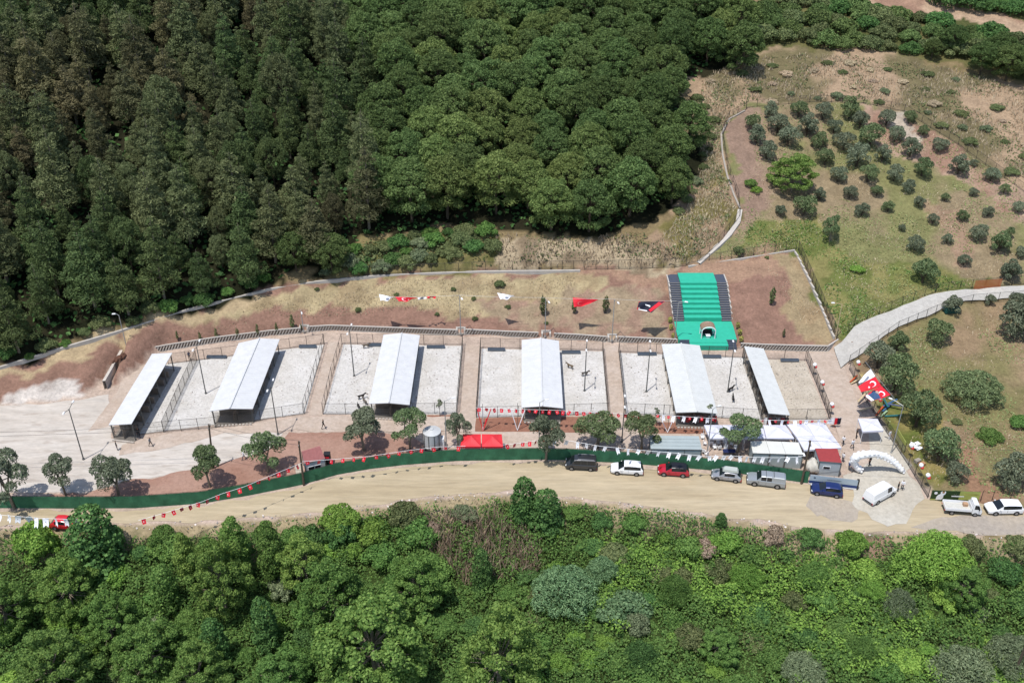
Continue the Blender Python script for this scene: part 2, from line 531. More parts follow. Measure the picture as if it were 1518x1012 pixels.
# cut bank behind the fence
paint(wpoly([(735, 350), (900, 352), (960, 372), (1040, 352), (1060, 372), (1000, 400), (735, 404)]), C(196, 178, 148), C(150, 132, 108), .2, nz=n2)
paint(wpoly([(540, 345), (735, 350), (735, 404), (560, 412), (470, 420)]), C(112, 110, 66), C(150, 136, 94), .1, nz=n2)
paint(wpoly([(980, 330), (1040, 290), (1085, 250), (1098, 320), (1035, 390), (1000, 398), (960, 380)]), C(128, 120, 74), C(172, 146, 120), .2, nz=n2)
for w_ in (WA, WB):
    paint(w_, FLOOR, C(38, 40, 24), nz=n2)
# valley floor south of the road, dry verge
so = GY < YSg
colr[so] = C(66, 82, 40)
w = sstep(.2, -.5, (YSg - GY) / 5.0 - .7 + .5 * n2)[..., None]
vg = np.array(C(184, 166, 132))[None, None]
colr = np.where(so[..., None], colr * (1 - w) + vg * w, colr)
paint(wpoly([(1262, 782), (1330, 782), (1326, 806), (1318, 830), (1300, 830), (1288, 806)]), C(206, 184, 160), C(170, 140, 118), 0, nz=n2)
plat = (GY <= Y1g) & (GY >= YSg) & (GX < XRg + 1.0)
colr[plat] = C(214, 192, 174)

nx, ny = len(xs), len(ys_)
verts = np.stack([GX, GY, GZ], -1).reshape(-1, 3)
idx = np.arange(nx * ny).reshape(ny, nx)
faces = np.stack([idx[:-1, :-1], idx[:-1, 1:], idx[1:, 1:], idx[1:, :-1]], -1).reshape(-1, 4)


def np_mesh(name, V, F, mats, smooth=False):
    me = bpy.data.meshes.new(name)
    V = np.ascontiguousarray(V, np.float32); F = np.ascontiguousarray(F, np.int32); k = F.shape[1]
    me.vertices.add(len(V)); me.vertices.foreach_set('co', V.ravel())
    me.loops.add(F.size); me.loops.foreach_set('vertex_index', F.ravel())
    me.polygons.add(len(F)); me.polygons.foreach_set('loop_start', np.arange(0, F.size, k, dtype=np.int32))
    me.polygons.foreach_set('loop_total', np.full(len(F), k, np.int32))
    if smooth: me.polygons.foreach_set('use_smooth', np.ones(len(F), bool))
    for m in mats: me.materials.append(m)
    me.update(calc_edges=True); me.validate()
    return me


m = bpy.data.materials.new('hillside_ground'); m.use_nodes = True
n_, l_ = m.node_tree.nodes, m.node_tree.links
b_ = n_['Principled BSDF']; b_.inputs['Roughness'].default_value = .95; b_.inputs['Specular IOR Level'].default_value = .1
at = n_.new('ShaderNodeAttribute'); at.attribute_name = 'soil'
ge = n_.new('ShaderNodeNewGeometry')
mxs = at.outputs['Color']
for sc_, lo, hi in ((.35, .72, 1.22), (2.2, .72, 1.25)):
    q = n_.new('ShaderNodeTexNoise'); q.inputs['Scale'].default_value = sc_; q.inputs['Detail'].default_value = 8; q.inputs['Roughness'].default_value = .72
    l_.new(ge.outputs['Position'], q.inputs['Vector'])
    r_ = n_.new('ShaderNodeMapRange'); r_.inputs[1].default_value = .3; r_.inputs[2].default_value = .7
    r_.inputs[3].default_value = lo; r_.inputs[4].default_value = hi
    l_.new(q.outputs[0], r_.inputs[0])
    x_ = n_.new('ShaderNodeMix'); x_.data_type = 'RGBA'; x_.blend_type = 'MULTIPLY'; x_.inputs[0].default_value = 1
    l_.new(mxs, x_.inputs[6]); l_.new(r_.outputs[0], x_.inputs[7]); mxs = x_.outputs[2]
l_.new(mxs, b_.inputs['Base Color'])
bp_ = n_.new('ShaderNodeBump'); bp_.inputs['Strength'].default_value = .8; bp_.inputs['Distance'].default_value = .25
l_.new(q.outputs[0], bp_.inputs['Height']); l_.new(bp_.outputs[0], b_.inputs['Normal'])
me = np_mesh('terrain', verts, faces, [m], True)
ca = me.color_attributes.new('soil', 'FLOAT_COLOR', 'POINT')
cc = np.concatenate([colr.reshape(-1, 3), np.ones((nx * ny, 1))], 1).astype(np.float32)
ca.data.foreach_set('color', cc.ravel())
setp(link('terrain', me), 'wooded hillside rising behind a levelled platform', None, None, 'structure')

# ------------------------------------------------------------------ flat sheets on the platform
M_ROADD = ground_mat('sandy_dirt_road', C(212, 195, 164), C(197, 179, 147), (*C(184, 160, 124), .35), .3, 1.6, .5, 2.2, .12)
M_GRAVEL = ground_mat('white_gravel', C(240, 236, 230), C(224, 219, 211), (*C(160, 152, 142), .5), .25, 2.4, .9, 3.2, 1.0, .60)
M_GRAVELT = ground_mat('tan_gravel', C(222, 210, 192), C(208, 195, 176), (*C(130, 120, 106), .7), .25, 2.4, .9, 3.2, 1.0, .61)
M_AISLE = ground_mat('beige_concrete', C(216, 198, 182), C(204, 184, 166), (*C(188, 166, 148), .4), .3)
M_YARD = ground_mat('white_levelled_yard', C(228, 219, 208), C(214, 203, 190), (*C(186, 172, 158), .5), .22, 1.0, .8, .9, .3, .58)
M_BED = ground_mat('red_brown_soil', C(174, 134, 116), C(190, 154, 136), (*C(120, 84, 70), .5))
M_BEDD = ground_mat('dark_red_soil', C(160, 112, 92), C(172, 128, 108), (*C(100, 66, 52), .6))
M_APRON = ground_mat('pale_concrete_apron', C(220, 214, 200), C(206, 197, 180), (*C(190, 180, 164), .3))
M_ASPH = ground_mat('dusty_grey_asphalt', C(186, 175, 162), C(200, 186, 166), (*C(150, 140, 130), .3))
M_CROAD = ground_mat('pale_concrete_road', C(214, 211, 203), C(203, 198, 190), (*C(196, 188, 176), .25))


def wob(pts, amp, gap=1.2, seed=0):
    p = resample([Vector((q.x, q.y, 0)) for q in pts], gap, True)
    out = []
    for i, q in enumerate(p):
        a = float(vnoise(np.array(q.x), np.array(q.y), .8, 50 + seed)) * amp
        b = float(vnoise(np.array(q.x), np.array(q.y), .8, 60 + seed)) * amp
        out.append(Vector((q.x + a, q.y + b, 0)))
    return out


def sheet(name, px, z, mt, amp=0.0, seed=0, label=None):
    P = [us(a, b, 0) for a, b in px]
    if amp: P = wob(P, amp, 1.2, seed)
    mb = MB(); mb.add([(p.x, p.y, z) for p in P], [tuple(range(len(P)))])
    me = mb.mesh(name, mt)
    bm = bmesh.new(); bm.from_mesh(me); bmesh.ops.recalc_face_normals(bm, faces=bm.faces)
    for f in bm.faces:
        if f.normal.z < 0: f.normal_flip()
    bmesh.ops.triangulate(bm, faces=bm.faces); bm.to_mesh(me); bm.free()
    return setp(link(name, me), label, None, None, 'structure')


GF = [(-260, 770), (-40, 754), (0, 753), (120, 753.5), (200, 753), (300, 746), (370, 734), (447, 718.6), (500, 703.5), (548, 695), (599, 689), (678, 683), (796, 681),
      (839, 682), (918, 686), (1000, 692), (1076, 699), (1118, 705), (1197, 716)]
road = [(a, b + 4) for a, b in GF] + [(1270, 728), (1330, 735), (1375, 742), (1518, 752), (1800, 752), (1800, 802), (1518, 794), (1400, 789), (1250, 787), (1100, 769),
        (950, 749), (850, 737), (760, 727), (650, 735), (550, 749), (450, 762), (300, 773), (100, 774), (0, 780), (-260, 797)]
sheet('dirt_road', road, .03, M_ROADD, .35, 1)
sheet('road', [(1395, 766), (1518, 764), (1800, 762), (1800, 800), (1518, 792), (1430, 790), (1350, 782)], .05, M_ASPH, .4, 2)
sheet('road', [(1205, 737), (1262, 741), (1266, 772), (1200, 766), (1190, 750)], .05, M_ASPH, 1.1, 3)
sheet('pavement', [(1255, 706), (1284, 690), (1338, 690), (1373, 739), (1362, 747), (1345, 776), (1318, 781), (1282, 762), (1262, 745)], .06, M_APRON, .7, 4)
sheet('pavement', [(1278, 625), (1308, 630), (1352, 690), (1342, 700), (1338, 690), (1284, 690), (1270, 668)], .04, M_APRON, .2, 5)
sheet('yard', [(-260, 622), (0, 602), (120, 593), (160, 585), (168, 600), (168, 648), (232, 655), (330, 641), (395, 638), (425, 640), (395, 672), (330, 690), (250, 704), (200, 712), (120, 730), (-30, 732), (-260, 740)], .03, M_YARD, .5, 6)
sheet('yard', [(172, 583), (192, 537), (224, 530), (161, 632), (130, 640)], .035, M_AISLE, .1, 7)
sheet('path', [(182, 657), (240, 646), (460, 617), (480, 617), (690, 617), (690, 640), (580, 640), (470, 641), (440, 637), (330, 643), (250, 664), (175, 676)], .05, M_AISLE, .3, 8)
for k, px in enumerate([[(488, 508), (502, 507), (477, 616), (457.5, 616)], [(690, 513), (712, 513), (705, 640), (682, 640)],
                        [(895, 513), (916, 512), (927, 640), (907, 640)], [(1196, 520), (1241, 511), (1252, 545), (1288, 640), (1290, 690), (1256, 706), (1248, 660), (1238, 632)]]):
    sheet('path', px, .045 + .004 * k, M_AISLE, .06, 9 + k)
sheet('path', [(700, 638), (1040, 640), (1045, 664), (700, 666)], .055, M_AISLE, .1, 14)
PENS = [[(247, 540), (480, 511), (452, 613), (170, 648)], [(509, 511), (686, 513), (677, 614), (479, 614)], [(714, 517), (893, 521), (901, 613), (707, 619)], [(918, 523), (1101, 530), (1131, 622), (927, 613)]]
for k, px in enumerate(PENS):
    sheet('gravel', px, .05, M_GRAVEL, .05, 20 + k)
sheet('gravel', [(1101, 531), (1193, 535), (1228, 622), (1131, 624)], .05, M_GRAVELT, .05, 25)
sheet('soil_bed', [(25, 737), (120, 730), (200, 711), (250, 703), (330, 688), (395, 668), (430, 642), (470, 641), (580, 640), (612, 650), (640, 664), (600, 676), (500, 691), (447, 706), (300, 733), (200, 741)], .04, M_BED, .5, 30)
sheet('soil_bed', [(634, 616), (677, 616), (682, 632), (655, 640), (634, 630)], .04, M_BEDD, .2, 31)
sheet('soil_bed', [(706, 620), (800, 618), (870, 618), (868, 641), (704, 640)], .06, M_BEDD, .1, 32)
sheet('soil_bed', [(945, 627), (1044, 625), (1044, 643), (948, 643)], .065, M_BEDD, .1, 33)
sheet('soil_bed', [(1240, 616), (1248, 634), (1236, 634), (1228, 624)], .05, M_BEDD, .05, 34)


def strip(name, left, right, mt, dz, gap=1.5, kind='structure'):
    a = resample([G(*p) for p in left], gap); N = len(a)
    bb = resample([G(*p) for p in right], gap)
    b = [bb[min(len(bb) - 1, int(round(i * (len(bb) - 1) / (N - 1))))] for i in range(N)]
    W = 5; vs = []; fs = []
    for i in range(N):
        for k in range(W):
            p = a[i].lerp(b[i], k / (W - 1)); vs.append((p.x, p.y, float(H(p.x, p.y)) + dz))
    for i in range(N - 1):
        for k in range(W - 1):
            fs.append((i * W + k, i * W + k + 1, (i + 1) * W + k + 1, (i + 1) * W + k))
    mb = MB(); mb.add(vs, fs)
    me = mb.mesh(name, mt, smooth=True)
    bm = bmesh.new(); bm.from_mesh(me)
    for f in bm.faces:
        f.normal_update()
        if f.normal.z < 0: f.normal_flip()
    bm.to_mesh(me); bm.free()
    return setp(link(name, me), None, None, None, kind)


strip('road', [(1236, 516), (1247, 510), (1266, 486), (1320, 463), (1386, 437), (1440, 431), (1518, 425), (1700, 415)],
      [(1246, 547), (1258, 537), (1300, 508), (1330, 487), (1400, 457), (1440, 447), (1518, 441), (1700, 432)], M_CROAD, .3)

# ------------------------------------------------------------------ fences, walls
POST = MB(); POST.tube((0, 0, 0), (0, 0, 1), .042, n=6); POST_ME = POST.mesh('post', M_DARKSTEEL)


def fence(name, label, pts, h, gap, mmat=None, cat='fence', group=None, rail=True, lean=0.0, post_mat=None):
    P = resample(pts, gap)
    t = thing(name, label, cat, P[0], 0, group)
    for p in P:
        o = link('post', POST_ME, t, p - P[0]); o.scale = (1, 1, h)
    if mmat:
        mb = MB()
        for a, b in zip(P[:-1], P[1:]):
            z = Vector((0, 0, 1))
            mb.add([a + z * .08, b + z * .08, b + z * (h - .05), a + z * (h - .05)], [(0, 1, 2, 3)])
        mb.build('wire_mesh', mmat, t)
    if rail:
        up = Vector((0, 0, 1))
        for nm, zz in (('top_rail', h - .06), ('bottom_rail', .2)):
            mb = MB(); mb.path([p + up * zz for p in P], .028, 5); mb.build(nm, M_DARKSTEEL, t)
    return t


def U(l): return [us(a, b, 0) for a, b in l]
def GG(l): return [G(a, b) for a, b in l]


FH = 2.1
fence('pen_fence', 'wire fence along the front of the two leftmost sheds', U([(172, 649), (243, 641), (320, 634), (452, 613.5)]), FH, 3, M_CHAIN)
fence('pen_fence', 'dark wire fence between the leftmost shed and the second shed', U([(292, 535), (268, 585), (243, 640)]), FH, 2.6, M_CHAIND)
fence('pen_fence', 'wire fence on the left of the first beige aisle, right of the second shed', U([(481, 510), (466, 560), (450, 613)]), FH, 2.4, M_CHAIN)
fence('pen_fence', 'wire fence along the back of the two leftmost sheds', U([(250, 540), (330, 530), (405, 520), (480, 510)]), FH, 3, M_CHAIN)
fence('pen_fence', 'wire fence on the right of the first beige aisle, left of the third shed', U([(507, 510), (492, 560), (479, 613)]), FH, 2.4, M_CHAIN)
fence('pen_fence', 'wire fence along the back of the third shed', U([(507, 510), (600, 511), (686, 512)]), FH, 3, M_CHAIN)
fence('pen_fence', 'wire fence along the front of the third shed', U([(479, 614), (580, 614), (677, 613)]), FH, 3, M_CHAIN)
fence('pen_fence', 'wire fence on the left of the second beige aisle, right of the third shed', U([(686, 512), (677, 613)]), FH, 2.4, M_CHAIND)
fence('pen_fence', 'wire fence on the right of the second beige aisle, left of the fourth shed', U([(712.5, 516), (706, 618)]), FH, 2.4, M_CHAIND)
fence('pen_fence', 'wire fence along the back of the fourth shed', U([(712.5, 516), (800, 518), (893, 520)]), FH, 3, M_CHAIN)
fence('pen_fence', 'wire fence along the front of the fourth shed', U([(706, 619), (800, 617), (901, 613)]), FH, 3, M_CHAIN)
fence('pen_fence', 'wire fence on the left of the third beige aisle, right of the fourth shed', U([(893, 520), (901, 613)]), FH, 2.4, M_CHAIND)
fence('pen_fence', 'wire fence on the right of the third beige aisle, left of the fifth shed', U([(917, 522), (927, 613)]), FH, 2.4, M_CHAIND)
fence('pen_fence', 'wire fence along the back of the two rightmost sheds', U([(917, 522), (1000, 526), (1100, 531), (1193, 535)]), FH, 3, M_CHAIN)
fence('pen_fence', 'wire fence along the front of the two rightmost sheds', U([(927, 613.5), (1040, 618), (1130, 623), (1227, 622)]), FH, 3, M_CHAIN)
fence('pen_fence', 'dark wire fence beside the narrow rightmost shed', U([(1101, 531), (1112, 566), (1128, 622)]), FH, 2.4, M_CHAIND)
fence('pen_fence', 'dense dark fence between the tan pen and the wide beige track', U([(1195, 535), (1210, 570), (1230, 622)]), FH, 2.0, M_CHAIND)
fence('mesh_fence', 'tall dark mesh fence along the right edge of the entrance yard', U([(1259, 548), (1285, 597), (1313, 640), (1346, 690), (1375, 738)]), 2.0, 2.6, M_CHAIND)
UP = [(0, 546), (90, 518), (170, 494.5), (280, 460), (400, 430), (470, 419), (560, 410)]
fence('hill_fence', 'wire fence above the enclosed slope at the foot of the pine wood', GG([(540, 409), (640, 405), (720, 402), (800, 401), (900, 400), (1000, 397), (1100, 383), (1180, 370)]), 2.0, 2.2, M_CHAIN)
fence('hill_fence', 'fence stepping down the right edge of the enclosed slope', GG([(1183, 371), (1200, 410), (1220, 455), (1240, 503)]), 2.0, 1.8, M_CHAIND)
fence('road_fence', 'dark post fence on the uphill side of the pale concrete road', GG([(1256, 494), (1266, 483), (1320, 460), (1386, 434), (1440, 428), (1518, 422), (1640, 416)]), 1.9, 2.4, M_CHAIN)
fence('road_fence', 'dark post fence on the downhill side of the pale concrete road', GG([(1258, 540), (1300, 511), (1330, 490), (1400, 460), (1440, 450), (1518, 444), (1640, 434)]), 1.9, 2.4, M_CHAIN)
fence('orchard_fence', 'wire fence curving round the left side of the orchard', GG([(1037, 388), (1065, 362), (1096, 322), (1094, 295), (1078, 250), (1070, 200), (1080, 176), (1106, 163)]), 1.7, 2.4, M_CHAIN)
fence('orchard_fence', 'wire fence along the upper edge of the orchard', GG([(1106, 161), (1200, 152), (1280, 154), (1340, 166), (1420, 215), (1518, 285), (1640, 345)]), 1.7, 2.6, M_CHAIN)
fence('verge_fence', 'sparse dark posts on the red earth behind the rightmost white car', U([(1453, 743), (1470, 742), (1497, 741), (1530, 742)]), 1.9, 3, None, rail=False)


def wall(name, label, pts, h, th, mt, cat='wall', z_extra=0, group=None):
    P = resample(pts, 1.2); mb = MB()
    for a, b in zip(P[:-1], P[1:]):
        d = (b - a); L = d.length; rz = math.atan2(d.y, d.x)
        n = Vector((-d.y, d.x, 0)).normalized() * th / 2
        zl = Vector((0, 0, -.4)); zh = Vector((0, 0, h))
        vs = [a + n + zl, a - n + zl, b - n + zl, b + n + zl, a + n + zh, a - n + zh, b - n + zh, b + n + zh]
        mb.add(vs, [(4, 5, 6, 7), (1, 2, 6, 5), (3, 0, 4, 7)])
    a, b = P[0], P[-1]
    o = mb.build(name, mt)
    return setp(o, label, cat, group)


wall('kerb_wall', 'low pale concrete kerb at the foot of the woods, above the earth slope', GG([(-120, 585), (-40, 560)] + UP + [(640, 406.5), (720, 404), (860, 402.5)]), .35, .35, M_CONC)
wall('kerb_wall', 'low pale kerb behind the top of the green terrace', GG([(1020, 396), (1100, 384.5), (1178, 372)]), .3, .3, M_CONC)
# stepped white wall down the right side of the enclosed slope
t = thing('stepped_wall', 'white stepped wall down the right edge of the enclosed slope', 'wall', G(1178, 373))
mb = MB(); P = resample(GG([(1178, 374), (1196, 410), (1216, 455), (1236, 503)]), 1.9)
for a, b in zip(P[:-1], P[1:]):
    d = b - a; top = max(a.z, b.z) + .35; lo = min(a.z, b.z) - .3
    c = (a + b) / 2; mb.box((c.x, c.y, (top + lo) / 2), (Vector((d.x, d.y)).length - .02, .3, top - lo), math.atan2(d.y, d.x))
mb.build('wall_course', M_CONC, t)
wall('low_wall', 'short grey-brown wall at the left end of the lattice wall', U([(157, 577), (183, 531)]), 1.65, .45, M_BLOCK)
wall('channel_wall', 'pale concrete gutter climbing beside the orchard', GG([(1035, 391), (1062, 367), (1080, 350), (1094, 330), (1097, 312)]), .25, .9, M_CONC)
wall('channel_wall', 'thin weathered kerb curving up the left of the orchard', GG([(1097, 310), (1088, 290), (1078, 262), (1071, 230), (1069, 200), (1080, 178), (1104, 165)]), .25, .35, M_CONCG)


bm = bmesh.new(); bmesh.ops.create_icosphere(bm, subdivisions=4, radius=1)
c = G(177, 531)
for v in bm.verts:
    k = 1 + .22 * math.sin(6 * v.co.x + 3 * v.co.y) + .18 * math.sin(11 * v.co.y - 5 * v.co.z) + .1 * math.sin(23 * v.co.x + 17 * v.co.z)
    k = 1 + (k - 1) * .6; v.co = Vector((v.co.x * .6 * k + v.co.y * .5, v.co.y * 1.3 * k, max(-.3, v.co.z) * .4 * k))
me = bpy.data.meshes.new('soil_heap'); bm.to_mesh(me); bm.free(); me.materials.append(mat('dark_dug_earth', C(112, 78, 62), .95, 0, 3, .35, .6))
setp(link('soil_heap', me, None, c), 'heap of dark dug earth above the short grey-brown wall', 'heap')


# lattice retaining wall in bays
def lattice(label, px):
    P = resample([us(a, b, 0) for a, b in px], .5)
    t = thing('lattice_wall', label, 'wall', P[0], 0, 'lattice wall bays below the slope')
    top, bot, sl = MB(), MB(), MB()
    for i, (a, b) in enumerate(zip(P[:-1], P[1:])):
        d = b - a; rz = math.atan2(d.y, d.x); c = (a + b) / 2; L = d.length
        top.box((c.x, c.y, 1.13), (L, .24, .12), rz)
        bot.box((c.x, c.y, .06), (L, .22, .12), rz)
        q0 = a + Vector((0, 0, .14)); q1 = b + Vector((0, 0, .78))
        sl.tube(a + Vector((0, -.03, .1)), b + Vector((0, -.03, 1.08)), .11, n=4)
    top.build('coping', M_CONC, t); bot.build('plinth', M_CONC, t); sl.build('lattice', M_CONC, t)
    bk = MB()
    for a, b in zip(P[:-1], P[1:]):
        n = Vector((-(b - a).y, (b - a).x, 0)).normalized() * .14
        bk.add([a + n, b + n, b + n + Vector((0, 0, 1.08)), a + n + Vector((0, 0, 1.08))], [(0, 1, 2, 3)])
    bk.build('backing', mat('darker_concrete_backing', C(172, 156, 142), .95, 0, 2, .2), t)  # backing sheet in a darker tone of pale concrete


lattice('white lattice retaining wall, bay behind the two leftmost sheds', [(197, 529), (250, 519), (320, 508), (400, 498), (445, 494)])
lattice('white lattice retaining wall, bay behind the third shed', [(457, 492), (490, 490), (600, 494), (677, 497)])
lattice('white lattice retaining wall, bay between the second aisle and the fourth shed', [(690, 496), (750, 499), (798, 501)])
lattice('white lattice retaining wall, bay right of the fourth shed', [(821, 502), (860, 504), (899, 507)])
lattice('white lattice retaining wall, bay left of the green terrace', [(916, 507), (960, 509), (1003, 511)])
lattice('white lattice retaining wall, bay right of the green terrace', [(1097, 517), (1130, 518.5), (1180, 520), (1226, 521), (1241, 511)])
for lab, px in (('beige concrete niche in the lattice wall at the first aisle', 451), ('beige concrete niche in the lattice wall at the second aisle', 683), ('beige concrete niche in the lattice wall behind the fourth shed', 809.5), ('beige concrete niche in the lattice wall at the third aisle', 907.5)):
    py = np.interp(px, [451, 683, 809.5, 907.5], [492.5, 496, 501, 506.5])
    c = us(px, py, 0); t = thing('wall_niche', lab, 'wall', c, 0, 'niches of the lattice wall')
    mb = MB()
    for sx in (-1, 1): mb.box((c.x + sx * .68, c.y + .25, .5), (.3, .9, 1.0))
    mb.box((c.x, c.y + .78, .55), (1.66, .2, 1.1)); mb.build('niche_wall', M_CONC, t)
    mb = MB(); mb.box((c.x, c.y + .2, .12), (1.0, .8, .24)); mb.build('plinth', M_CONCG, t)

# green screen fence along the road
GP = U(GF); GP = resample(GP, 2.5)
t = thing('screen_fence', 'long dark green screen fence between the road and the yards', 'fence', GP[0])
mb = MB()
FT = 2.1
R2 = resample(GP, .5)
for i, (a, b) in enumerate(zip(R2[:-1], R2[1:])):
    def off(p, zz):
        k = .05 * math.sin(p.x * 3.1) + .04 * math.sin(p.x * 1.3 + 2)
        return (p.x, p.y + k * (1 if .2 < zz < FT - .1 else .2), zz)
    for z0, z1 in ((.03, .6), (.6, 1.2), (1.2, FT)):
        mb.add([off(a, z0), off(b, z0), off(b, z1), off(a, z1)], [(0, 1, 2, 3)])
mb.build('screen_cloth', M_GREEN, t, smooth=True)
mb = MB()
for a, b in zip(GP[:-1], GP[1:]): mb.tube(a + Vector((0, .09, FT)), b + Vector((0, .09, FT)), .03, n=5)
mb.build('rail', M_DARKSTEEL, t)
for p in GP:
    o = link('post', POST_ME, t, p - GP[0] + Vector((0, .12, 0))); o.scale = (1, 1, FT + .05)


# ------------------------------------------------------------------ sheds
def shed(label, TL, RT, TR, BR, RB, BL, mono=None):
    eL, eR, rd = 2.75, 2.75, 3.45
    if mono == 'R': eL, eR = 2.7, 3.4
    if mono == 'L': eL, eR = 3.4, 2.7
    tl, tr, br, bl = us(*TL, eL), us(*TR, eR), us(*BR, eR), us(*BL, eL)
    c = (tl + tr + br + bl) / 4; c.z = 0
    t = thing('shelter_shed', label, 'shed', c, 0, 'open sided shelter sheds')
    mt = M_ROOF_PALE if mono == 'L' or TL[0] > 900 else M_ROOF
    mb = MB(); th = .09

    def grid(a, b, c2, d, ribs):
        # corrugated sheets: low ribs running down the slope a->b is the eave side
        n = 34
        for i in range(n):
            p, q = a.lerp(d, i / n), a.lerp(d, (i + 1) / n)
            r, s = b.lerp(c2, i / n), b.lerp(c2, (i + 1) / n)
            mb.slab([p, r, s, q], th)
            up = Vector((0, 0, .016)); m0 = p.lerp(q, .5); m1 = r.lerp(s, .5); w = (q - p) * .06
            mb.slab([p + up, r + up, r + w + up, p + w + up], .03)
    if mono:
        grid(bl, br, tr, tl, 1)
    else:
        rt, rb = us(*RT, rd), us(*RB, rd)
        mid_t, mid_b = (tl + tr) / 2, (bl + br) / 2
        rt = Vector((mid_t.x * .5 + rt.x * .5, rt.y, rd)); rb = Vector((mid_b.x * .5 + rb.x * .5, rb.y, rd))
        grid(bl, rb, rt, tl, 1); grid(rb, br, tr, rt, 1)
        cp = MB(); cp.tube(rb + Vector((0, 0, .05)), rt + Vector((0, 0, .05)), .12, n=6); cp.build('ridge_cap', mt, t)
    mb.build('roof', mt, t)
    # structure
    ins = .25
    A = [bl.lerp(br, .05), bl.lerp(br, .95)]; B = [tl.lerp(tr, .05), tl.lerp(tr, .95)]
    n = 6
    for side in (0, 1):
        for i in range(n):
            p = A[side].lerp(B[side], .02 + .96 * i / (n - 1)); h = p.z - .1
            m1 = MB(); m1.box((p.x, p.y, h / 2), (.14, .14, h)); m1.build('post', M_STEEL, t)
    beam = MB()
    for side in (0, 1):
        beam.tube(A[side] - Vector((0, 0, .16)), B[side] - Vector((0, 0, .16)), .07, n=4)
    if not mono:
        for i in range(n):
            f = .02 + .96 * i / (n - 1)
            r = rb.lerp(rt, f) - Vector((0, 0, .2)); l = A[0].lerp(B[0], f) - Vector((0, 0, .16)); q = A[1].lerp(B[1], f) - Vector((0, 0, .16))
            beam.tube(l, r, .06, n=4); beam.tube(r, q, .06, n=4); beam.tube(l, q, .05, n=4)
    beam.build('truss', M_STEEL, t)
    fl = MB(); fl.slab([Vector((p.x, p.y, .14)) for p in (A[0], A[1], B[1], B[0])], .12); fl.build('floor_slab', M_CONCG, t)
    # low partition walls across the shed and a rear long panel
    pw = MB()
    for i in range(1, 8):
        f = i / 8; l = A[0].lerp(B[0], f); r = A[1].lerp(B[1], f); c2 = l.lerp(r, .5); d = r - l
        pw.box((c2.x, c2.y, .72), (Vector((d.x, d.y)).length * .9, .12, 1.15), math.atan2(d.y, d.x))
    d = B[0] - A[0]; c2 = (A[0].lerp(A[1], .5) + B[0].lerp(B[1], .5)) / 2
    pw.box((c2.x, c2.y, .95), (.12, Vector((d.x, d.y)).length * .97, 1.6), math.atan2(d.y, d.x) - math.pi / 2)
    pw.build('partition_wall', M_PART, t)
    fr = MB(); a, b = A[0], A[1]; k = 11
    for i in range(k):
        q = a.lerp(b, (i + .5) / k); fr.box((q.x, q.y - .35, .18), (.32, .18, .3))
    fr.build('kerb_block', M_BLOCK, t)
    nt_ = MB()
    q0, q1 = A[0], A[1]
    nt_.add([(q0.x, q0.y - .02, .15), (q1.x, q1.y - .02, .15), (q1.x, q1.y - .02, q1.z - .25), (q0.x, q0.y - .02, q0.z - .25)], [(0, 1, 2, 3)])
    nt_.build('front_mesh', M_CHAIND, t)
    return t


shed('leftmost shed, a narrow white single slope roof at the edge of the bare yard', (225.3, 524.2), None, (255.3, 522.8), (194.7, 628), None, (161, 629.6), 'R')
shed('second shed from the left, white ridged roof leaning to the left in the picture', (353.8, 508.4), (386.4, 501.5), (414.6, 502.5), (374.5, 605.8), (341.3, 605.3), (310.3, 609.2))
shed('third shed from the left, white ridged roof above the steel water tank', (568.6, 496), (596.2, 493.6), (622.5, 496.6), (607.1, 599.9), (577.5, 597), (546.8, 598))
shed('fourth shed from the left, white ridged roof standing upright behind the red tents', (773.5, 503.9), (802.2, 500.9), (828.5, 505), (834.8, 604.9), (804.2, 601.7), (773.1, 603.7))
shed('fifth shed from the left, pale ridged roof in front of the green terrace', (980.8, 510), (1009.4, 508.8), (1037.1, 511.8), (1063.8, 612.6), (1033.2, 610.2), (1001.9, 611.2))
shed('rightmost shed, a narrow pale single slope roof beside the tan pen', (1103.3, 513), None, (1132, 516.3), (1171.1, 615.1), None, (1139.5, 612.2), 'L')

# feeding troughs along the backs of the pens
for lab, a, b, y in (('blue-grey trough behind the gap between the first two sheds', 307, 336, 531), ('blue-grey trough right of the second shed', 443.7, 469.4, 515.5), ('blue-grey trough just left of the third shed', 545, 566, 513),
                     ('blue-grey trough right of the third shed', 632.8, 659.5, 516), ('blue-grey trough left of the fourth shed', 723, 748.8, 520), ('blue-grey trough just right of the fourth shed', 832.8, 860.5, 524),
                     ('blue-grey trough left of the fifth shed', 945, 973, 526.5), ('blue-grey trough right of the fifth shed', 1042, 1068.7, 530.5), ('blue-grey trough at the back of the tan pen', 1157, 1183.8, 536)):
    p, q = us(a, y, 0), us(b, y, 0); c = (p + q) / 2; L = (q - p).length
    t = thing('feed_trough', lab, 'trough', c, 0, 'troughs along the back of the pens')
    mb = MB()
    for sy in (-1, 1): mb.box((c.x, c.y + sy * .24, .34), (L, .06, .32))
    mb.box((c.x, c.y, .22), (L, .42, .06))
    for sx in (-1, 1): mb.box((c.x + sx * (L / 2 - .03), c.y, .36), (.06, .42, .24))
    mb.build('basin', M_TROUGH, t)
    for sx in (-1, 1):
        m2 = MB(); m2.box((c.x + sx * (L / 2 - .3), c.y, .12), (.1, .5, .22)); m2.build('leg', M_STEEL, t)

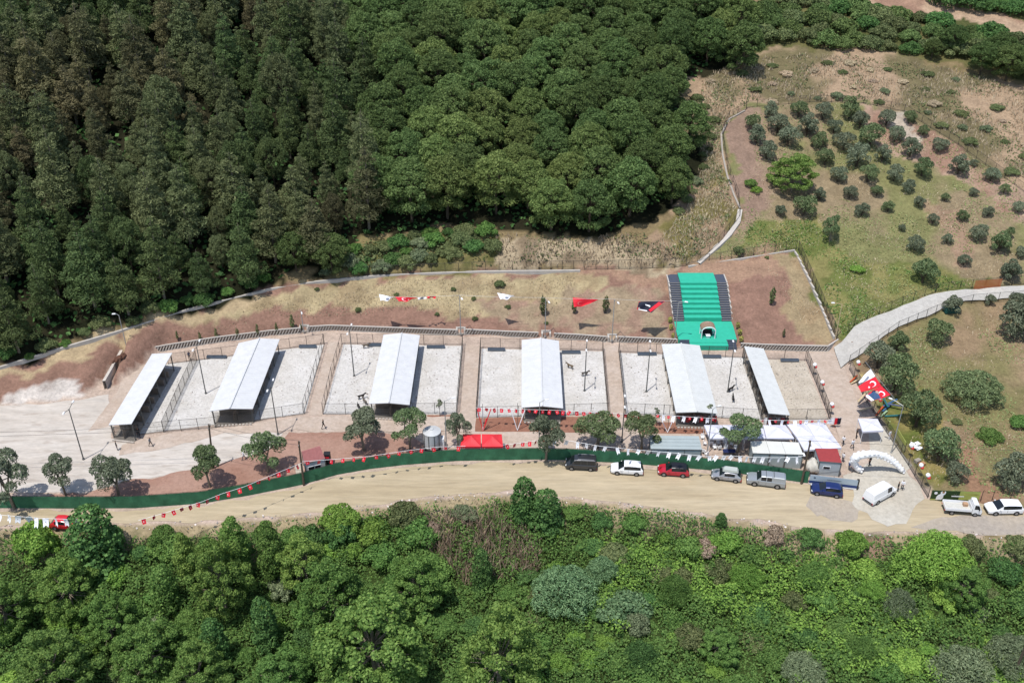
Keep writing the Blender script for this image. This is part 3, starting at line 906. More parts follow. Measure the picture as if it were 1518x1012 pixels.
# ------------------------------------------------------------------ green terrace (amphitheatre)
a = us(998.6, 476, 1.0); b = us(1085.3, 476.7, 1.0); x0, x1, yb = a.x, b.x, (a.y + b.y) / 2
zt = 4.6; top = us(1034, 417.6, zt); yt = top.y; ye = us(1034, 406.5, zt).y
f0 = us(1006.5, 505, 1.0); f1 = us(1094.5, 509, 1.0); yf = (f0.y + f1.y) / 2 - .1
base = Vector(((x0 + x1) / 2, yf, 0))
t = thing('seating_terrace', 'teal green stepped seating terrace with slate stairs on both sides', 'terrace', base)
W = x1 - x0; sw = 1.85
xl, xrr = x0, x1
g = MB(); NT = 8
for i in range(NT):
    z0, z1 = 1.0 + (zt - 1.0) * i / NT, 1.0 + (zt - 1.0) * (i + 1) / NT
    ya = yb + (yt - yb) * i / NT; yb2 = yb + (yt - yb) * (i + 1) / NT
    g.box(((xl + xrr) / 2, (ya + ye) / 2 if i == NT - 1 else (ya + yb2) / 2, (z1 - .6) / 2 + .3), (W - 2 * sw - .02, (ye - ya) if i == NT - 1 else (yb2 - ya), z1 + .6 - .0), 0)
g.build('green_tier', M_TURF, t)
for side in (0, 1):
    xc = xl + sw / 2 if side == 0 else xrr - sw / 2
    s = MB(); NS = 17; e = MB()
    for i in range(NS):
        z1 = 1.0 + (zt - 1.0) * (i + 1) / NS; ya = yb + (yt - yb) * i / NS; y2 = yb + (yt - yb) * (i + 1) / NS
        if i == NS - 1: y2 = ye
        s.box((xc, (ya + y2) / 2, z1 / 2), (sw, y2 - ya, z1))
        e.box((xc, ya + .02, z1 + .004), (sw - .02, .09, .02))
    s.build('stair', M_STEPS, t); e.build('step_edge', M_CONCG, t)
for xx in (xl - .12, xrr + .12):
    e = MB(); n = 10
    for i in range(n):
        ya = yb + (ye - yb) * i / n; y2 = yb + (ye - yb) * (i + 1) / n; zz = 1.0 + (zt - 1) * min(1, ((y2 - yb) / (yt - yb))) + .05
        e.box((xx, (ya + y2) / 2, zz / 2), (.2, y2 - ya, zz))
    e.build('side_kerb', M_CONC, t)
s = MB()
xb0, xb1 = f0.x, f1.x
zf = 1.0
s.slab([(xl, yb, zf), (xb0, yf + .92, zf), (xb0 + 1.75, yf + .92, zf), (xb0 + 1.75, yf, zf), (xb1 - 1.75, yf, zf), (xb1 - 1.75, yf + .92, zf), (xb1, yf + .92, zf), (xrr, yb, zf)], 1.0)
s.build('stage_floor', M_TURF, t)
for side in (0, 1):
    xc = xb0 + .95 if side == 0 else xb1 - .95
    s = MB()
    for i in range(5):
        z1 = zf * (i + 1) / 5 + (.012 if i == 4 else 0)
        s.box((xc - .06 if side else xc + .06, yf - .85 + .35 * i + .175, z1 / 2), (1.62, .35, z1))
    s.build('stair', M_STEPS, t)
s = MB(); s.box(((xb0 + xb1) / 2, yf - .46, .46), (xb1 - xb0 - 3.5, .9, .92)); s.build('front_tier', M_TURF, t)
# bower swing on the stage
c = us(1048.5, 498, 1.0)
t = thing('arched_bower', 'small arched bower with brown roof on the green stage', 'bower', c)
fr, ro, st = MB(), MB(), MB()
R = 1.15
for yy in (-.75, .85):
    pts = [(c.x - R, c.y + yy, 1.0)] + [(c.x + R * math.cos(math.pi - k * math.pi / 10), c.y + yy, 2.45 + .75 * math.sin(k * math.pi / 10)) for k in range(11)] + [(c.x + R, c.y + yy, 1.0)]
    fr.path(pts, .09, 6)
for k in range(10):
    a0, a1 = math.pi - k * math.pi / 10, math.pi - (k + 1) * math.pi / 10
    ro.slab([(c.x + 1.2 * R * math.cos(a0) * .9, c.y - .55, 2.5 + .78 * math.sin(a0)), (c.x + 1.2 * R * math.cos(a1) * .9, c.y - .55, 2.5 + .78 * math.sin(a1)),
             (c.x + 1.2 * R * math.cos(a1) * .9, c.y + 1.15, 2.5 + .78 * math.sin(a1)), (c.x + 1.2 * R * math.cos(a0) * .9, c.y + 1.15, 2.5 + .78 * math.sin(a0))], .06)
st.box((c.x, c.y + .3, 1.45), (1.7, .6, .1)); st.box((c.x, c.y + .62, 1.8), (1.7, .08, .6))
for sx in (-1, 1): st.box((c.x + sx * .75, c.y + .3, 1.22), (.1, .5, .4))
fr.build('frame', M_WHITE, t); ro.build('canopy', mat('brown_canopy', C(168, 140, 118), .8, 0, 3, .15), t); st.build('bench', M_DARKSTEEL, t)
m2 = MB(); m2.box((c.x, c.y - .45, 1.24), (.55, .55, .45)); m2.box((c.x, c.y - .45, 1.48), (.75, .75, .05)); m2.build('table', M_WHITE, t)


# ------------------------------------------------------------------ lamp posts, utility poles, wires
def lamp_double(label, bx, by, ty):
    b = us(bx, by, 0); h = z_at(b.y, ty)
    t = thing('lamp_post', label, 'lamp post', b, 0, 'lamp posts')
    m1 = MB(); m1.tube(b, b + Vector((0, 0, h)), .1, .065, 8); m1.tube(b, b + Vector((0, 0, .25)), .2, .18, 8); m1.build('pole', M_STEEL, t)
    for s in (-1, 1):
        a = MB(); a.tube(b + Vector((0, 0, h - .1)), b + Vector((.12 * s, s * 1.15, h + .25)), .045, n=6); ar = a.build('arm', M_STEEL, t)
        hd = MB(); p = b + Vector((.13 * s, s * 1.4, h + .3)); hd.box(p, (.24, .55, .12), 0, 0, .8); hd.build('lamp_head', M_WHITE, t)


def lamp_single(label, base, ty, ax=(0, -1), alen=1.3, pm=None):
    h = z_at(base.y, ty) - base.z
    t = thing('lamp_post', label, 'lamp post', base, 0, 'lamp posts')
    pm = pm or M_GALV
    m1 = MB(); m1.tube(base, base + Vector((0, 0, h)), .085, .06, 8); m1.tube(base, base + Vector((0, 0, .2)), .18, .16, 8); m1.build('pole', pm, t)
    d = Vector((ax[0], ax[1], 0)).normalized()
    a = MB(); tip = base + Vector((0, 0, h)) + d * alen + Vector((0, 0, .3)); a.tube(base + Vector((0, 0, h - .05)), tip, .045, n=6); a.build('arm', pm, t)
    hd = MB(); p = tip + d * .35; hd.box(p, (.6, .24, .12), math.atan2(d.y, d.x), 0, .8); hd.build('lamp_head', M_WHITE, t)


lamp_double('grey twin headed lamp post standing in the bare yard at far left', 124, 681, 606)
lamp_double('grey twin headed lamp post on the front path beside the second shed', 412.3, 644, 573)
lamp_double('grey twin headed lamp post in the gravel pen left of the second shed', 305.3, 583.5, 514)
lamp_double('grey twin headed lamp post in the gravel pen left of the third shed', 525.1, 557.8, 490)
lamp_double('grey twin headed lamp post in the gravel pen right of the fourth shed', 866.4, 579.6, 514)
lamp_double('grey twin headed lamp post in the gravel pen left of the fifth shed', 958, 581, 515)
lamp_double('grey twin headed lamp post in the gravel pen between the two rightmost sheds', 1078.6, 581, 515)
lamp_double('grey twin headed lamp post at the front end of the third aisle', 921.7, 655, 597)
lamp_single('curved white topped lamp post right of the water tank', us(662, 666, 0), 594, (1, .3), 1.0)
lamp_single('slender lamp post in front of the fourth shed roof', us(799, 660, 0), 596, (1, .2), .7)
lamp_single('slender lamp post in front of the small white tent row', us(1048, 672, 0), 606, (1, .4), .7)
lamp_single('white lamp post at the left end of the lattice wall', us(191.5, 530, 0), 467, (-1, -.1), .4)
lamp_single('white lamp post on the lattice wall at the first aisle', us(450, 491, .5), 459, (.3, -1))
lamp_single('white lamp post on the lattice wall at the second aisle', us(683, 495, .5), 438, (.3, -1))
lamp_single('white lamp post on the lattice wall behind the fourth shed', us(808, 499, .5), 443, (.3, -1))
lamp_single('white lamp post on the lattice wall at the third aisle', us(907, 505, .5), 444, (.3, -1))
lamp_single('white lamp post beside the left stair of the green terrace', us(1000.5, 502, 1.0), 448, (1, -.3), .9)
lamp_single('white lamp post at the corner of the pale concrete road', G(1238, 502), 451, (-1, 0), 1.2, M_CREAM)
lamp_single('tall white lamp post leaning over the entrance beside the flags', us(1321, 671, 0), 601, (-.8, .75), 1.6)


def utility(label, bx, by, tx, ty, arms=True):
    b = us(bx, by, 0); h = z_at(b.y, ty)
    tpx = us(tx, ty, h); lean = tpx.x - b.x
    t = thing('utility_pole', label, 'utility pole', b)
    m1 = MB(); top = b + Vector((lean, 0, h)); m1.tube(b - Vector((0, 0, .3)), top, .17, .11, 8); m1.build('pole', M_WOOD, t)
    if arms:
        m2 = MB(); m2.box(top - Vector((0, 0, .5)), (.1, 1.1, .1)); m2.build('crossarm', M_WOOD, t)
        m3 = MB()
        for s in (-.45, .45): m3.tube(top + Vector((0, s, -.45)), top + Vector((0, s, -.22)), .05, n=6)
        m3.build('insulator', M_CONC, t)
    return top


pt1 = utility('dark wooden pole beside the small tree left of the yard', 316.2, 694, 309.5, 629)
pt2 = utility('wooden pole at the green fence beside the pink roofed cabin', 450.6, 719, 442.7, 654)
pt3 = utility('thick wooden pole at the right end of the green fence', 1187.7, 717, 1201.6, 653)
pt0 = Vector((-110, pt1.y - 3, pt1.z + .5)); pt9 = Vector((135, pt3.y - 4, pt3.z))


def wire(label, a, b, sag, r=.025):
    mb = MB(); n = 18
    mb.path([a.lerp(b, i / n) - Vector((0, 0, sag * 4 * (i / n) * (1 - i / n))) for i in range(n + 1)], r, 4)
    return setp(mb.build('overhead_wire', M_WIRE), label, 'wire')


for s in (-.45, .45):
    k = 'far' if s > 0 else 'near'
    o = Vector((0, s, -.22))
    wire(f'thin black overhead wire, {k} one of the pair crossing the bare yard at left', pt0 + o, pt1 + o, .7)
    wire(f'thin black overhead wire, {k} one of the pair between the two left wooden poles', pt1 + o, pt2 + o, .4)
wire('thin black overhead wire from the thick wooden pole to the right past the entrance', pt3, pt9, .9)
wire('thin black overhead wire from the thick wooden pole over the pale containers', pt3, us(1049, 640, 5.0), .4)
b = G(1500, 1008); b = Vector((b.x, b.y, b.z))
h = z_at(b.y, 885) - b.z
t = thing('utility_pole', 'weathered pole rising from the bushes in the lower right corner', 'utility pole', b)
m1 = MB(); m1.tube(b, b + Vector((0, 0, h)), .17, .11, 8); m1.build('pole', M_WOOD, t)
m2 = MB(); m2.box(b + Vector((0, 0, h - .4)), (2.2, .1, .1)); m2.build('crossarm', M_WOOD, t)


# ------------------------------------------------------------------ tents
def tent(label, c4, apex, mt, group, eave=2.2, legs=True, valance=.28):
    """c4 back-left, back-right, front-right, front-left roof corners in picture coordinates"""
    P = [us(x, y, eave) for x, y in c4]
    P = [p + ((P[0] + P[1] + P[2] + P[3]) / 4 - p) * .012 for p in P]
    c = (P[0] + P[1] + P[2] + P[3]) / 4
    t = thing('canopy_tent', label, 'tent', (c.x, c.y, 0), 0, group)
    mb = MB(); A = Vector((c.x, c.y, eave + apex)); n = 6
    for i in range(4):
        a, b = P[i], P[(i + 1) % 4]
        for k in range(n):
            for j in range(n - k):
                pass
        # sagging panel between two ribs
        rows = []
        for k in range(n + 1):
            f = k / n; l = a.lerp(A, f); r = b.lerp(A, f); m_ = []
            for j in range(5):
                q = l.lerp(r, j / 4); q.z -= .10 * math.sin(math.pi * j / 4) * math.sin(math.pi * f) * 1.2; m_.append(q)
            rows.append(m_)
        for k in range(n):
            for j in range(4): mb.add([rows[k][j], rows[k][j + 1], rows[k + 1][j + 1], rows[k + 1][j]], [(0, 1, 2, 3)])
        dn = Vector((0, 0, valance)); mb.add([a, b, b - dn, a - dn], [(0, 1, 2, 3)])
    mb.build('roof_fabric', mt, t, smooth=False)
    for p in P:
        m1 = MB(); q = p.lerp(c, .03); m1.tube((q.x, q.y, 0), (q.x, q.y, eave), .035, n=6); m1.build('leg', M_WHITE, t)


ec = [(1043.5, 1052), (1070.5, 1078), (1097, 1104), (1131, 1136), (1165, 1178.5)]
for i, lab in enumerate(('white canopy tent at the left end of the row, beside the plastic chairs', 'white canopy tent hidden behind the round olive tree', 'white canopy tent right of the round olive tree', 'white canopy tent touching the large white tents')):
    a, b = ec[i], ec[i + 1]
    tent(lab, [(a[0], 629.5), (b[0] - .6, 629.5), (b[1] - .6, 649.5), (a[1], 649.5)], .75, M_TENTW, 'white tents in the row')
g4 = [[(1166, 628.4), (1194.7, 626.6), (1222.3, 626.4)], [(1180.2, 647), (1206, 645.5), (1234.5, 645)], [(1192, 667), (1219.5, 665.5), (1248, 663.5)]]
labs = [['large white tent, back left of the block of four', 'large white tent, back right of the block of four, nearest the beige track'], ['large white tent, front left of the block of four behind the containers', 'large white tent, front right of the block of four behind the red roofed cabin']]
for r in (0, 1):
    for k in (0, 1):
        tent(labs[r][k], [g4[r][k], g4[r][k + 1], g4[r + 1][k + 1], g4[r + 1][k]], .55, M_TENTW, 'large white tents')
tent('white canopy tent alone on the entrance yard near the flags', [(1271.7, 620), (1301, 620.5), (1310, 638), (1278.6, 639.5)], .25, M_TENTW, None, 2.4)
tent('red canopy tent, left one under the narrow tree', [(686, 643), (713, 643), (713, 661.5), (682, 661.5)], .8, M_TENTR, 'red tents')
tent('red canopy tent, right one nearest the fourth shed', [(714, 643), (744, 643.2), (746, 661.5), (714, 661.5)], .8, M_TENTR, 'red tents')


# ------------------------------------------------------------------ containers, cabins, tank
def boxhouse(name, label, cat, c4, h, wallm, roofm, group=None, seams=0, win=None, win_left=None, ridge=0.0, front_seams=0, roof_over=.05):
    P = [us(x, y, h) for x, y in c4]
    c = (P[0] + P[1] + P[2] + P[3]) / 4
    t = thing(name, label, cat, (c.x, c.y, 0), 0, group)
    mb = MB(); Q = [p.lerp(c, .03) for p in P]
    mb.slab([Vector((p.x, p.y, h - .1)) for p in Q], h - .1); mb.build('wall', wallm, t)
    r = MB()
    r.slab([Vector((p.x, p.y, h)) for p in P], .1)
    if seams:
        for i in range(1, seams + 1):
            f = i / (seams + 1); a = P[0].lerp(P[3], f); b = P[1].lerp(P[2], f)
            r.tube(a + Vector((0, 0, .02)), b + Vector((0, 0, .02)), .06, n=4)
    r.build('roof', roofm, t)
    fm = MB()
    for i in range(4):
        q = P[i].lerp(c, .022); fm.box((q.x, q.y, h / 2 - .06), (.12, .12, h - .14))
    a, b = Q[3], Q[2]
    for i in range(1, front_seams + 1):
        q = a.lerp(b, i / (front_seams + 1)); fm.box((q.x, q.y - .02, h / 2 - .06), (.08, .08, h - .16))
    fm.tube(P[3] + Vector((0, -.01, -.03)), P[2] + Vector((0, -.01, -.03)), .06, n=4)
    fm.build('frame', M_STEEL, t)
    if win:
        for (f0, f1, z0, z1) in win:
            p, q = a.lerp(b, f0), a.lerp(b, f1); wq = MB(); m_ = (p + q) / 2
            wq.box((m_.x, m_.y - .015, (z0 + z1) / 2), ((q - p).length + .16, .05, z1 - z0 + .16), math.atan2((q - p).y, (q - p).x))
            w_ = wq.build('window', M_WHITE, t)
            gq = MB(); gq.box((m_.x, m_.y - .04, (z0 + z1) / 2), ((q - p).length, .05, z1 - z0), math.atan2((q - p).y, (q - p).x))
            g_ = link('pane', gq.mesh('pane', M_GLASS, t.location), w_)
    if win_left:
        a2, b2 = Q[0], Q[3]; f0, f1, z0, z1 = win_left
        p, q = a2.lerp(b2, f0), a2.lerp(b2, f1); m_ = (p + q) / 2; wq = MB()
        wq.box((m_.x - .03, m_.y, (z0 + z1) / 2), ((q - p).length, .06, z1 - z0), math.atan2((q - p).y, (q - p).x)); wq.build('window', M_GLASS, t)
    return t


boxhouse('container_unit', 'long pale grey container unit with seamed roof behind the green fence', 'container', [(963.2, 645), (1035.9, 646), (1040.8, 666.4), (964.7, 665.2)], 2.5, M_CONTAIN, M_CONTAIN, None, 3, None, None, 0, 2)
cb = [(1112.5, 653.5), (1135.8, 653.4), (1158.5, 654.3), (1184, 655.4)]; cf = [(1116.2, 671.6), (1141.6, 672.2), (1165.5, 673), (1191.3, 673.8)]
for i, lab in enumerate(('off-white roofed grey container, left of the three together', 'off-white roofed grey container, middle of the three together', 'off-white roofed grey container, right of the three together')):
    boxhouse('container_unit', lab, 'container', [cb[i], (cb[i + 1][0] - .4, cb[i + 1][1]), (cf[i + 1][0] - .4, cf[i + 1][1]), cf[i]], 2.55, M_CONTAIN, M_CREAMROOF, 'three containers behind the green fence')
boxhouse('site_cabin', 'grey panel cabin with a flat red roof at the entrance', 'cabin', [(1208.5, 664.2), (1241.4, 664.7), (1248, 686), (1215, 683.4)], 2.5, M_CABIN, M_TILE, None, 0, [(.22, .52, 1.25, 1.62)], (.3, .75, 1.0, 1.7))
tc = boxhouse('site_cabin', 'small pale cabin with faded pink corrugated roof at the green fence', 'cabin', [(447, 668.5), (474, 660.5), (482, 679.5), (451, 687)], 2.6, mat('white_cabin_wall', C(226, 226, 222), .6, 0, 1, .06), M_PINK, None, 12, [(.16, .44, .95, 1.75), (.48, .76, .95, 1.75)])
c = us(486.5, 688, 0)
t = thing('vending_box', 'black and red cabinet beside the pink roofed cabin', 'cabinet', c)
m1 = MB(); m1.box((c.x, c.y, .95), (.85, .8, 1.9)); m1.build('housing', M_TRIM, t)
m1 = MB(); m1.box((c.x, c.y, 1.97), (.9, .85, .14)); m1.build('lid', M_TRIM, t); m1 = MB(); m1.box((c.x, c.y - .41, 1.5), (.7, .04, .3)); m1.build('red_panel', M_REDF, t)
c = us(441, 707, 0)
sheet('pavement', [(437, 690), (449, 687.5), (451, 706), (440, 709)], .06, M_APRON)
# pump tank
c = us(641.5, 665, 0)
t = thing('water_tank', 'round silver steel water tank on a dark stand', 'tank', c)
R = 1.28; z0 = .75; z1 = 3.2
m1 = MB(); prof = [(R, z0)]
for k in range(6):
    za = z0 + (z1 - z0) * k / 6; zb = z0 + (z1 - z0) * (k + 1) / 6
    prof += [(R, za + .02), (R + .03, (za + zb) / 2), (R, zb - .02)]
m1.lathe(prof + [(R, z1)], 28, (c.x, c.y, 0)); m1.build('shell', M_TANK, t, True)
m1 = MB(); m1.lathe([(R + .05, z1), (R + .05, z1 + .06), (.25, z1 + .38), (.25, z1 + .48), (.02, z1 + .5)], 28, (c.x, c.y, 0)); m1.build('lid', M_TANK, t)
m1 = MB()
for k in range(10):
    a = 2 * math.pi * k / 10; m1.box((c.x + (R + .04) * math.cos(a), c.y + (R + .04) * math.sin(a), (z0 + z1) / 2), (.09, .09, z1 - z0), a)
m1.build('stiffener', M_STEEL, t)
m1 = MB()
for k in range(6):
    a = 2 * math.pi * k / 6 + .3; m1.box((c.x + R * .85 * math.cos(a), c.y + R * .85 * math.sin(a), z0 / 2), (.16, .16, z0))
m1.lathe([(R, z0 - .12), (R, z0 - .005)], 20, (c.x, c.y, 0)); m1.build('stand', M_DARKSTEEL, t)
c = us(655.5, 664, 0)
t = thing('pump_cabinet', 'white pump cabinet between the tank and the lamp post', 'cabinet', c)
m1 = MB(); m1.box((c.x + .1, c.y, 1.0), (.5, .9, 2.0)); m1.build('housing', M_WHITE, t); m1 = MB(); m1.box((c.x - .2, c.y, .95), (.12, .8, 1.7)); m1.build('door', M_DARKSTEEL, t)
# white lumpy bulk bag
bm = bmesh.new(); bmesh.ops.create_icosphere(bm, subdivisions=3, radius=1)
c = us(1203.5, 697, 0)
for v in bm.verts:
    n = .12 * math.sin(5 * v.co.x + 2 * v.co.z) + .1 * math.sin(7 * v.co.y + 1)
    v.co = Vector((v.co.x * .85 * (1.15 - .25 * v.co.z), v.co.y * .95 * (1.15 - .25 * v.co.z), max(-.98, v.co.z) * 1.05)) * (1 + n)
me = bpy.data.meshes.new('bulk_bag'); bm.to_mesh(me); bm.free(); me.materials.append(mat('off_white_sacking', C(226, 220, 206), .9, 0, 3, .12))
for p in me.polygons: p.use_smooth = True
o = link('bulk_bag', me, None, (c.x, c.y, 1.0)); setp(o, 'bulging off-white bulk bag between the thick pole and the red roofed cabin', 'bag')


# ------------------------------------------------------------------ gate sign, banners
def panel(name, label, cat, a, b, h, z0, layers, thick=.06, frame=None):
    """upright panel from a to b; layers: (u0,u1,v0,v1,material,name)"""
    d = b - a; L = Vector((d.x, d.y)).length; rz = math.atan2(d.y, d.x)
    t = thing(name, label, cat, a, rz)
    m1 = MB(); m1.box((L / 2, 0, z0 + h / 2), (L, thick, h)); m1.local('board', frame or M_WHITE, t)
    for i, (u0, u1, v0, v1, mt, nm) in enumerate(layers):
        m1 = MB(); m1.box(((u0 + u1) / 2 * L, -thick / 2 - .004 - .003 * (i % 5), z0 + (v0 + v1) / 2 * h), ((u1 - u0) * L, .012, (v1 - v0) * h)); m1.local(nm, mt, t)
    m1 = MB()
    for u in (0.02, .5, .98): m1.box((u * L, thick / 2 + .06, (z0 + h) / 2), (.08, .08, z0 + h))
    m1.local('support', M_DARKSTEEL, t)
    return t, L


mt_g = mat('pale_blue_sign', C(196, 212, 222), .5, 0, 1, .04); mt_b = mat('deep_blue_sign', C(52, 78, 138), .5, 0, 1, .06)
mt_txt = mat('grey_sign_lettering', C(110, 122, 136), .6)
lay = [(0, 1, .42, 1, mt_g, 'upper_band'), (0, 1, .14, .42, mt_b, 'blue_band'), (0, 1, 0, .13, M_WHITE, 'lower_band')]
t, L = panel('gate_sign', 'long pale and blue sign panel behind the blue car at the entrance', 'sign', us(1198.5, 717.5, 0), us(1269, 726, 0), 1.65, .1, lay, .12, M_GALV)
m1 = MB()
rr = random.Random(3); x = .36
while x < .66:
    w_ = rr.uniform(.006, .014); m1.box(((x + w_ / 2) * L, -.075, .1 + .70 * 1.65), (w_ * L, .012, .11)); x += w_ + .004
m1.local('lettering', mt_txt, t)
m1 = MB(); m1.lathe([(.16, -.01), (.16, .01)], 14); me = m1.mesh('emblem', mt_txt); o = link('emblem', me, t, (.10 * L, -.08, 1.35)); o.rotation_euler = (math.pi / 2, 0, 0)
m1 = MB(); m1.box((L + .05, .1, .9), (.3, .3, 1.8)); m1.local('gate_post', M_DARKSTEEL, t)

mt_bn = mat('dark_green_banner', C(56, 82, 44), .6, 0, 1, .15); mt_lm = mat('lime_banner', C(196, 204, 110), .6, 0, 1, .1)
lay = [(0, .6, .12, 1, mt_bn, 'green_field'), (.58, 1, .12, 1, mt_lm, 'lime_field'), (0, .16, 0, .12, mt_lm, 'lower_stripe'), (.16, 1, 0, .12, mt_bn, 'lower_stripe'), (.42, .68, .42, .52, M_WHITE, 'white_line'), (.46, .64, .58, .68, M_WHITE, 'white_line'), (.66, .96, .64, .74, mat('yellow_banner', C(232, 222, 120), .6), 'yellow_line')]
t, L = panel('roadside_banner', 'green and lime banner with a white dog picture behind the flatbed truck', 'banner', us(1378, 741, 0), us(1449.5, 743.5, 0), 1.65, .1, lay, .06, mt_bn)


def shape(poly, name, mt, par, x, z, s, y=-.075):
    m1 = MB(); n = len(poly)
    vs = [(x + p[0] * s, y, z + p[1] * s) for p in poly] + [(x + p[0] * s, y + .012, z + p[1] * s) for p in poly]
    m1.add(vs, [tuple(range(n)), tuple(range(2 * n - 1, n - 1, -1))] + [(i, (i + 1) % n, n + (i + 1) % n, n + i) for i in range(n)])
    return m1.local(name, mt, par)


circ = [(math.cos(2 * math.pi * k / 18), math.sin(2 * math.pi * k / 18)) for k in range(18)]
shape(circ, 'white_disc', M_WHITE, t, .085 * L, 1.35, .22)
dog = [(-.8, -1), (-.75, -.3), (-.5, .15), (-.1, .4), (-.2, .75), (.05, 1.05), (.2, .85), (.45, .9), (.65, 1.1), (.8, .75), (.72, .35), (.45, .1), (.5, -.4), (.3, -1)]
shape(dog, 'dog_picture', M_WHITE, t, .20 * L, .95, .72)
shape(circ, 'dog_picture', mat('tan_patch', C(190, 140, 90), .7), t, .235 * L, 1.52, .17, -.085)
lay = [(0, 1, .5, 1, mt_lm, 'lime_field'), (0, 1, 0, .5, mat('pale_lime_banner', C(222, 222, 160), .6), 'pale_field')]
panel('fence_banner', 'lime green banner tied to the fence right of the lone entrance tent', 'banner', us(1325, 650, 0) + Vector((.2, 0, 0)), us(1337.5, 671, 0) + Vector((.2, 0, 0)), 1.7, .2, lay, .05, mt_lm)

# balloon arch at the entrance
F1, F2 = us(1277, 702, 0), us(1338, 699, 0); Yp = (F1.y + F2.y) / 2
cl = [(1277, 701), (1271, 694), (1266.5, 687), (1266, 680), (1271, 675), (1282, 672.3), (1296, 672), (1310, 676), (1322, 683), (1331, 690.5), (1338, 697.5)]
pts = []
for i, (x, y) in enumerate(cl):
    z = max(.45, z_at(Yp, y)); q = us(x, y, z); pts.append(Vector((q.x, Yp + .2 * math.sin(i), z)))
pts = resample(pts, .3)
t = thing('balloon_arch', 'big white balloon arch curving over the entrance yard', 'balloon arch', (F1.x, Yp, 0))
m1 = MB(); mf = MB()
mf.path(pts, .1, 6); mf.build('frame', M_WHITE, t)
rr = random.Random(5)
M_BALW = mat('white_balloon', (.8, .8, .8), .35, 0, spec=.5)


def blob(mb, c, r, n=7, sq=1.0):
    prof = [(max(.01, r * math.sin(math.pi * k / n)), -r * sq * math.cos(math.pi * k / n)) for k in range(n + 1)]
    mb.lathe(prof, 9, c)


rads = [float(np.interp(i / (len(pts) - 1), [0, .25, .5, 1], [.5, .64, .55, .42])) for i in range(len(pts))]
m1.path(pts, [q * .88 for q in rads], 12)
for i, p in enumerate(pts):
    for k in range(5):
        a = k * 1.2566 + i * .63
        blob(m1, (p.x + rads[i] * .6 * math.cos(a), p.y + rads[i] * .6 * math.sin(a), max(.3, p.z + rads[i] * .55 * math.sin(a * 1.7 + 1))), rads[i] * rr.uniform(.33, .42))
m1.build('balloon_cluster', M_BALW, t, True)

# loose balloons on the fences
M_BALR = mat('red_balloon', (.55, .05, .04), .4, 0, spec=.5)
for lab, x, y in (('red and white balloon on the dark fence, above the flatbed truck', 1371, 721), ('red and white balloon on the dark fence, next one up from the truck', 1361, 706), ('red and white balloon on the dark fence beside the paper litter', 1347, 677),
                  ('red and white balloon hanging among the painted planks', 1300, 606), ('red and white balloon on the grass by the concrete road corner', 1269, 552), ('red and white balloon at the upper end of the dense pen fence', 1205, 556),
                  ('red and white balloon in the middle of the dense pen fence', 1216, 582), ('red and white balloon at the lower end of the dense pen fence', 1230, 615)):
    c = us(x, y, 0); t = thing('balloon', lab, 'balloon', (c.x, c.y, 1.2), 0, 'balloons on the fences')
    m1 = MB(); blob(m1, (c.x, c.y, 2.05), .33, 8); m1.build('white_balloon', M_BALW, t, True)
    m1 = MB(); blob(m1, (c.x + .15, c.y - .14, 1.72), .27, 8); m1.build('red_balloon', M_BALR, t, True)
    m1 = MB(); m1.tube((c.x, c.y, .9), (c.x, c.y, 1.8), .012, n=4); m1.build('string', M_WHITE, t)


# ------------------------------------------------------------------ flags
def bil(P, u, v):
    return P[0].lerp(P[1], u).lerp(P[3].lerp(P[2], u), v)


def flag(label, px, zt, zb, mt, emblem=None, border=None, wave=.34):
    """px: top-left, top-right, bottom-right, bottom-left; top edge hangs from the cable"""
    P = [us(*px[0], zt), us(*px[1], zt), us(*px[2], zb), us(*px[3], zb)]
    c = P[0].copy()
    t = thing('hanging_flag', label, 'flag', c)
    nrm = (P[1] - P[0]).cross(P[3] - P[0]).normalized()
    if nrm.y > 0: nrm = -nrm

    def S(u, v, o=0.0):
        p = bil(P, u, v); w_ = math.sin(u * 7 + 1) * wave * v + math.sin(v * 5 + u * 3) * wave * .5 * v
        return p + nrm * (w_ + o)
    mb = MB(); nu, nv = 14, 10; vs = []
    for sgn in (.012, -.012):
        for j in range(nv + 1):
            for i in range(nu + 1): vs.append(S(i / nu, j / nv, sgn))
    fs = []; K = (nu + 1) * (nv + 1)
    for j in range(nv):
        for i in range(nu):
            q = j * (nu + 1) + i; fs.append((q, q + 1, q + nu + 2, q + nu + 1)); fs.append((K + q + nu + 1, K + q + nu + 2, K + q + 1, K + q))
    mb.add(vs, fs); mb.build('cloth', mt, t, True)
    for nm, poly, mm, lift in (emblem or []):
        e = MB(); n = len(poly)
        for sgn in (1, -1):
            e.add([S(u, v, sgn * (.02 + lift)) for u, v in poly], [tuple(range(n)) if sgn > 0 else tuple(range(n - 1, -1, -1))])
        e.build(nm, mm, t)


def crescent(cu, cv, ru, rv, flip=1):
    out = []
    for k in range(15):
        a = math.radians(50 + 260 * k / 14); out.append((cu + flip * ru * math.cos(a), cv + rv * math.sin(a)))
    for k in range(15):
        a = math.radians(310 - 260 * k / 14); out.append((cu + flip * (.22 * ru + ru * .76 * math.cos(a)), cv + rv * .76 * math.sin(a)))
    return out


def star(cu, cv, ru, rv):
    return [(cu + (ru if k % 2 == 0 else ru * .42) * math.cos(math.pi * k / 5 + math.pi), cv + (rv if k % 2 == 0 else rv * .42) * math.sin(math.pi * k / 5 + math.pi)) for k in range(10)]


def disc(cu, cv, ru, rv): return [(cu + ru * math.cos(2 * math.pi * k / 14), cv + rv * math.sin(2 * math.pi * k / 14)) for k in range(14)]


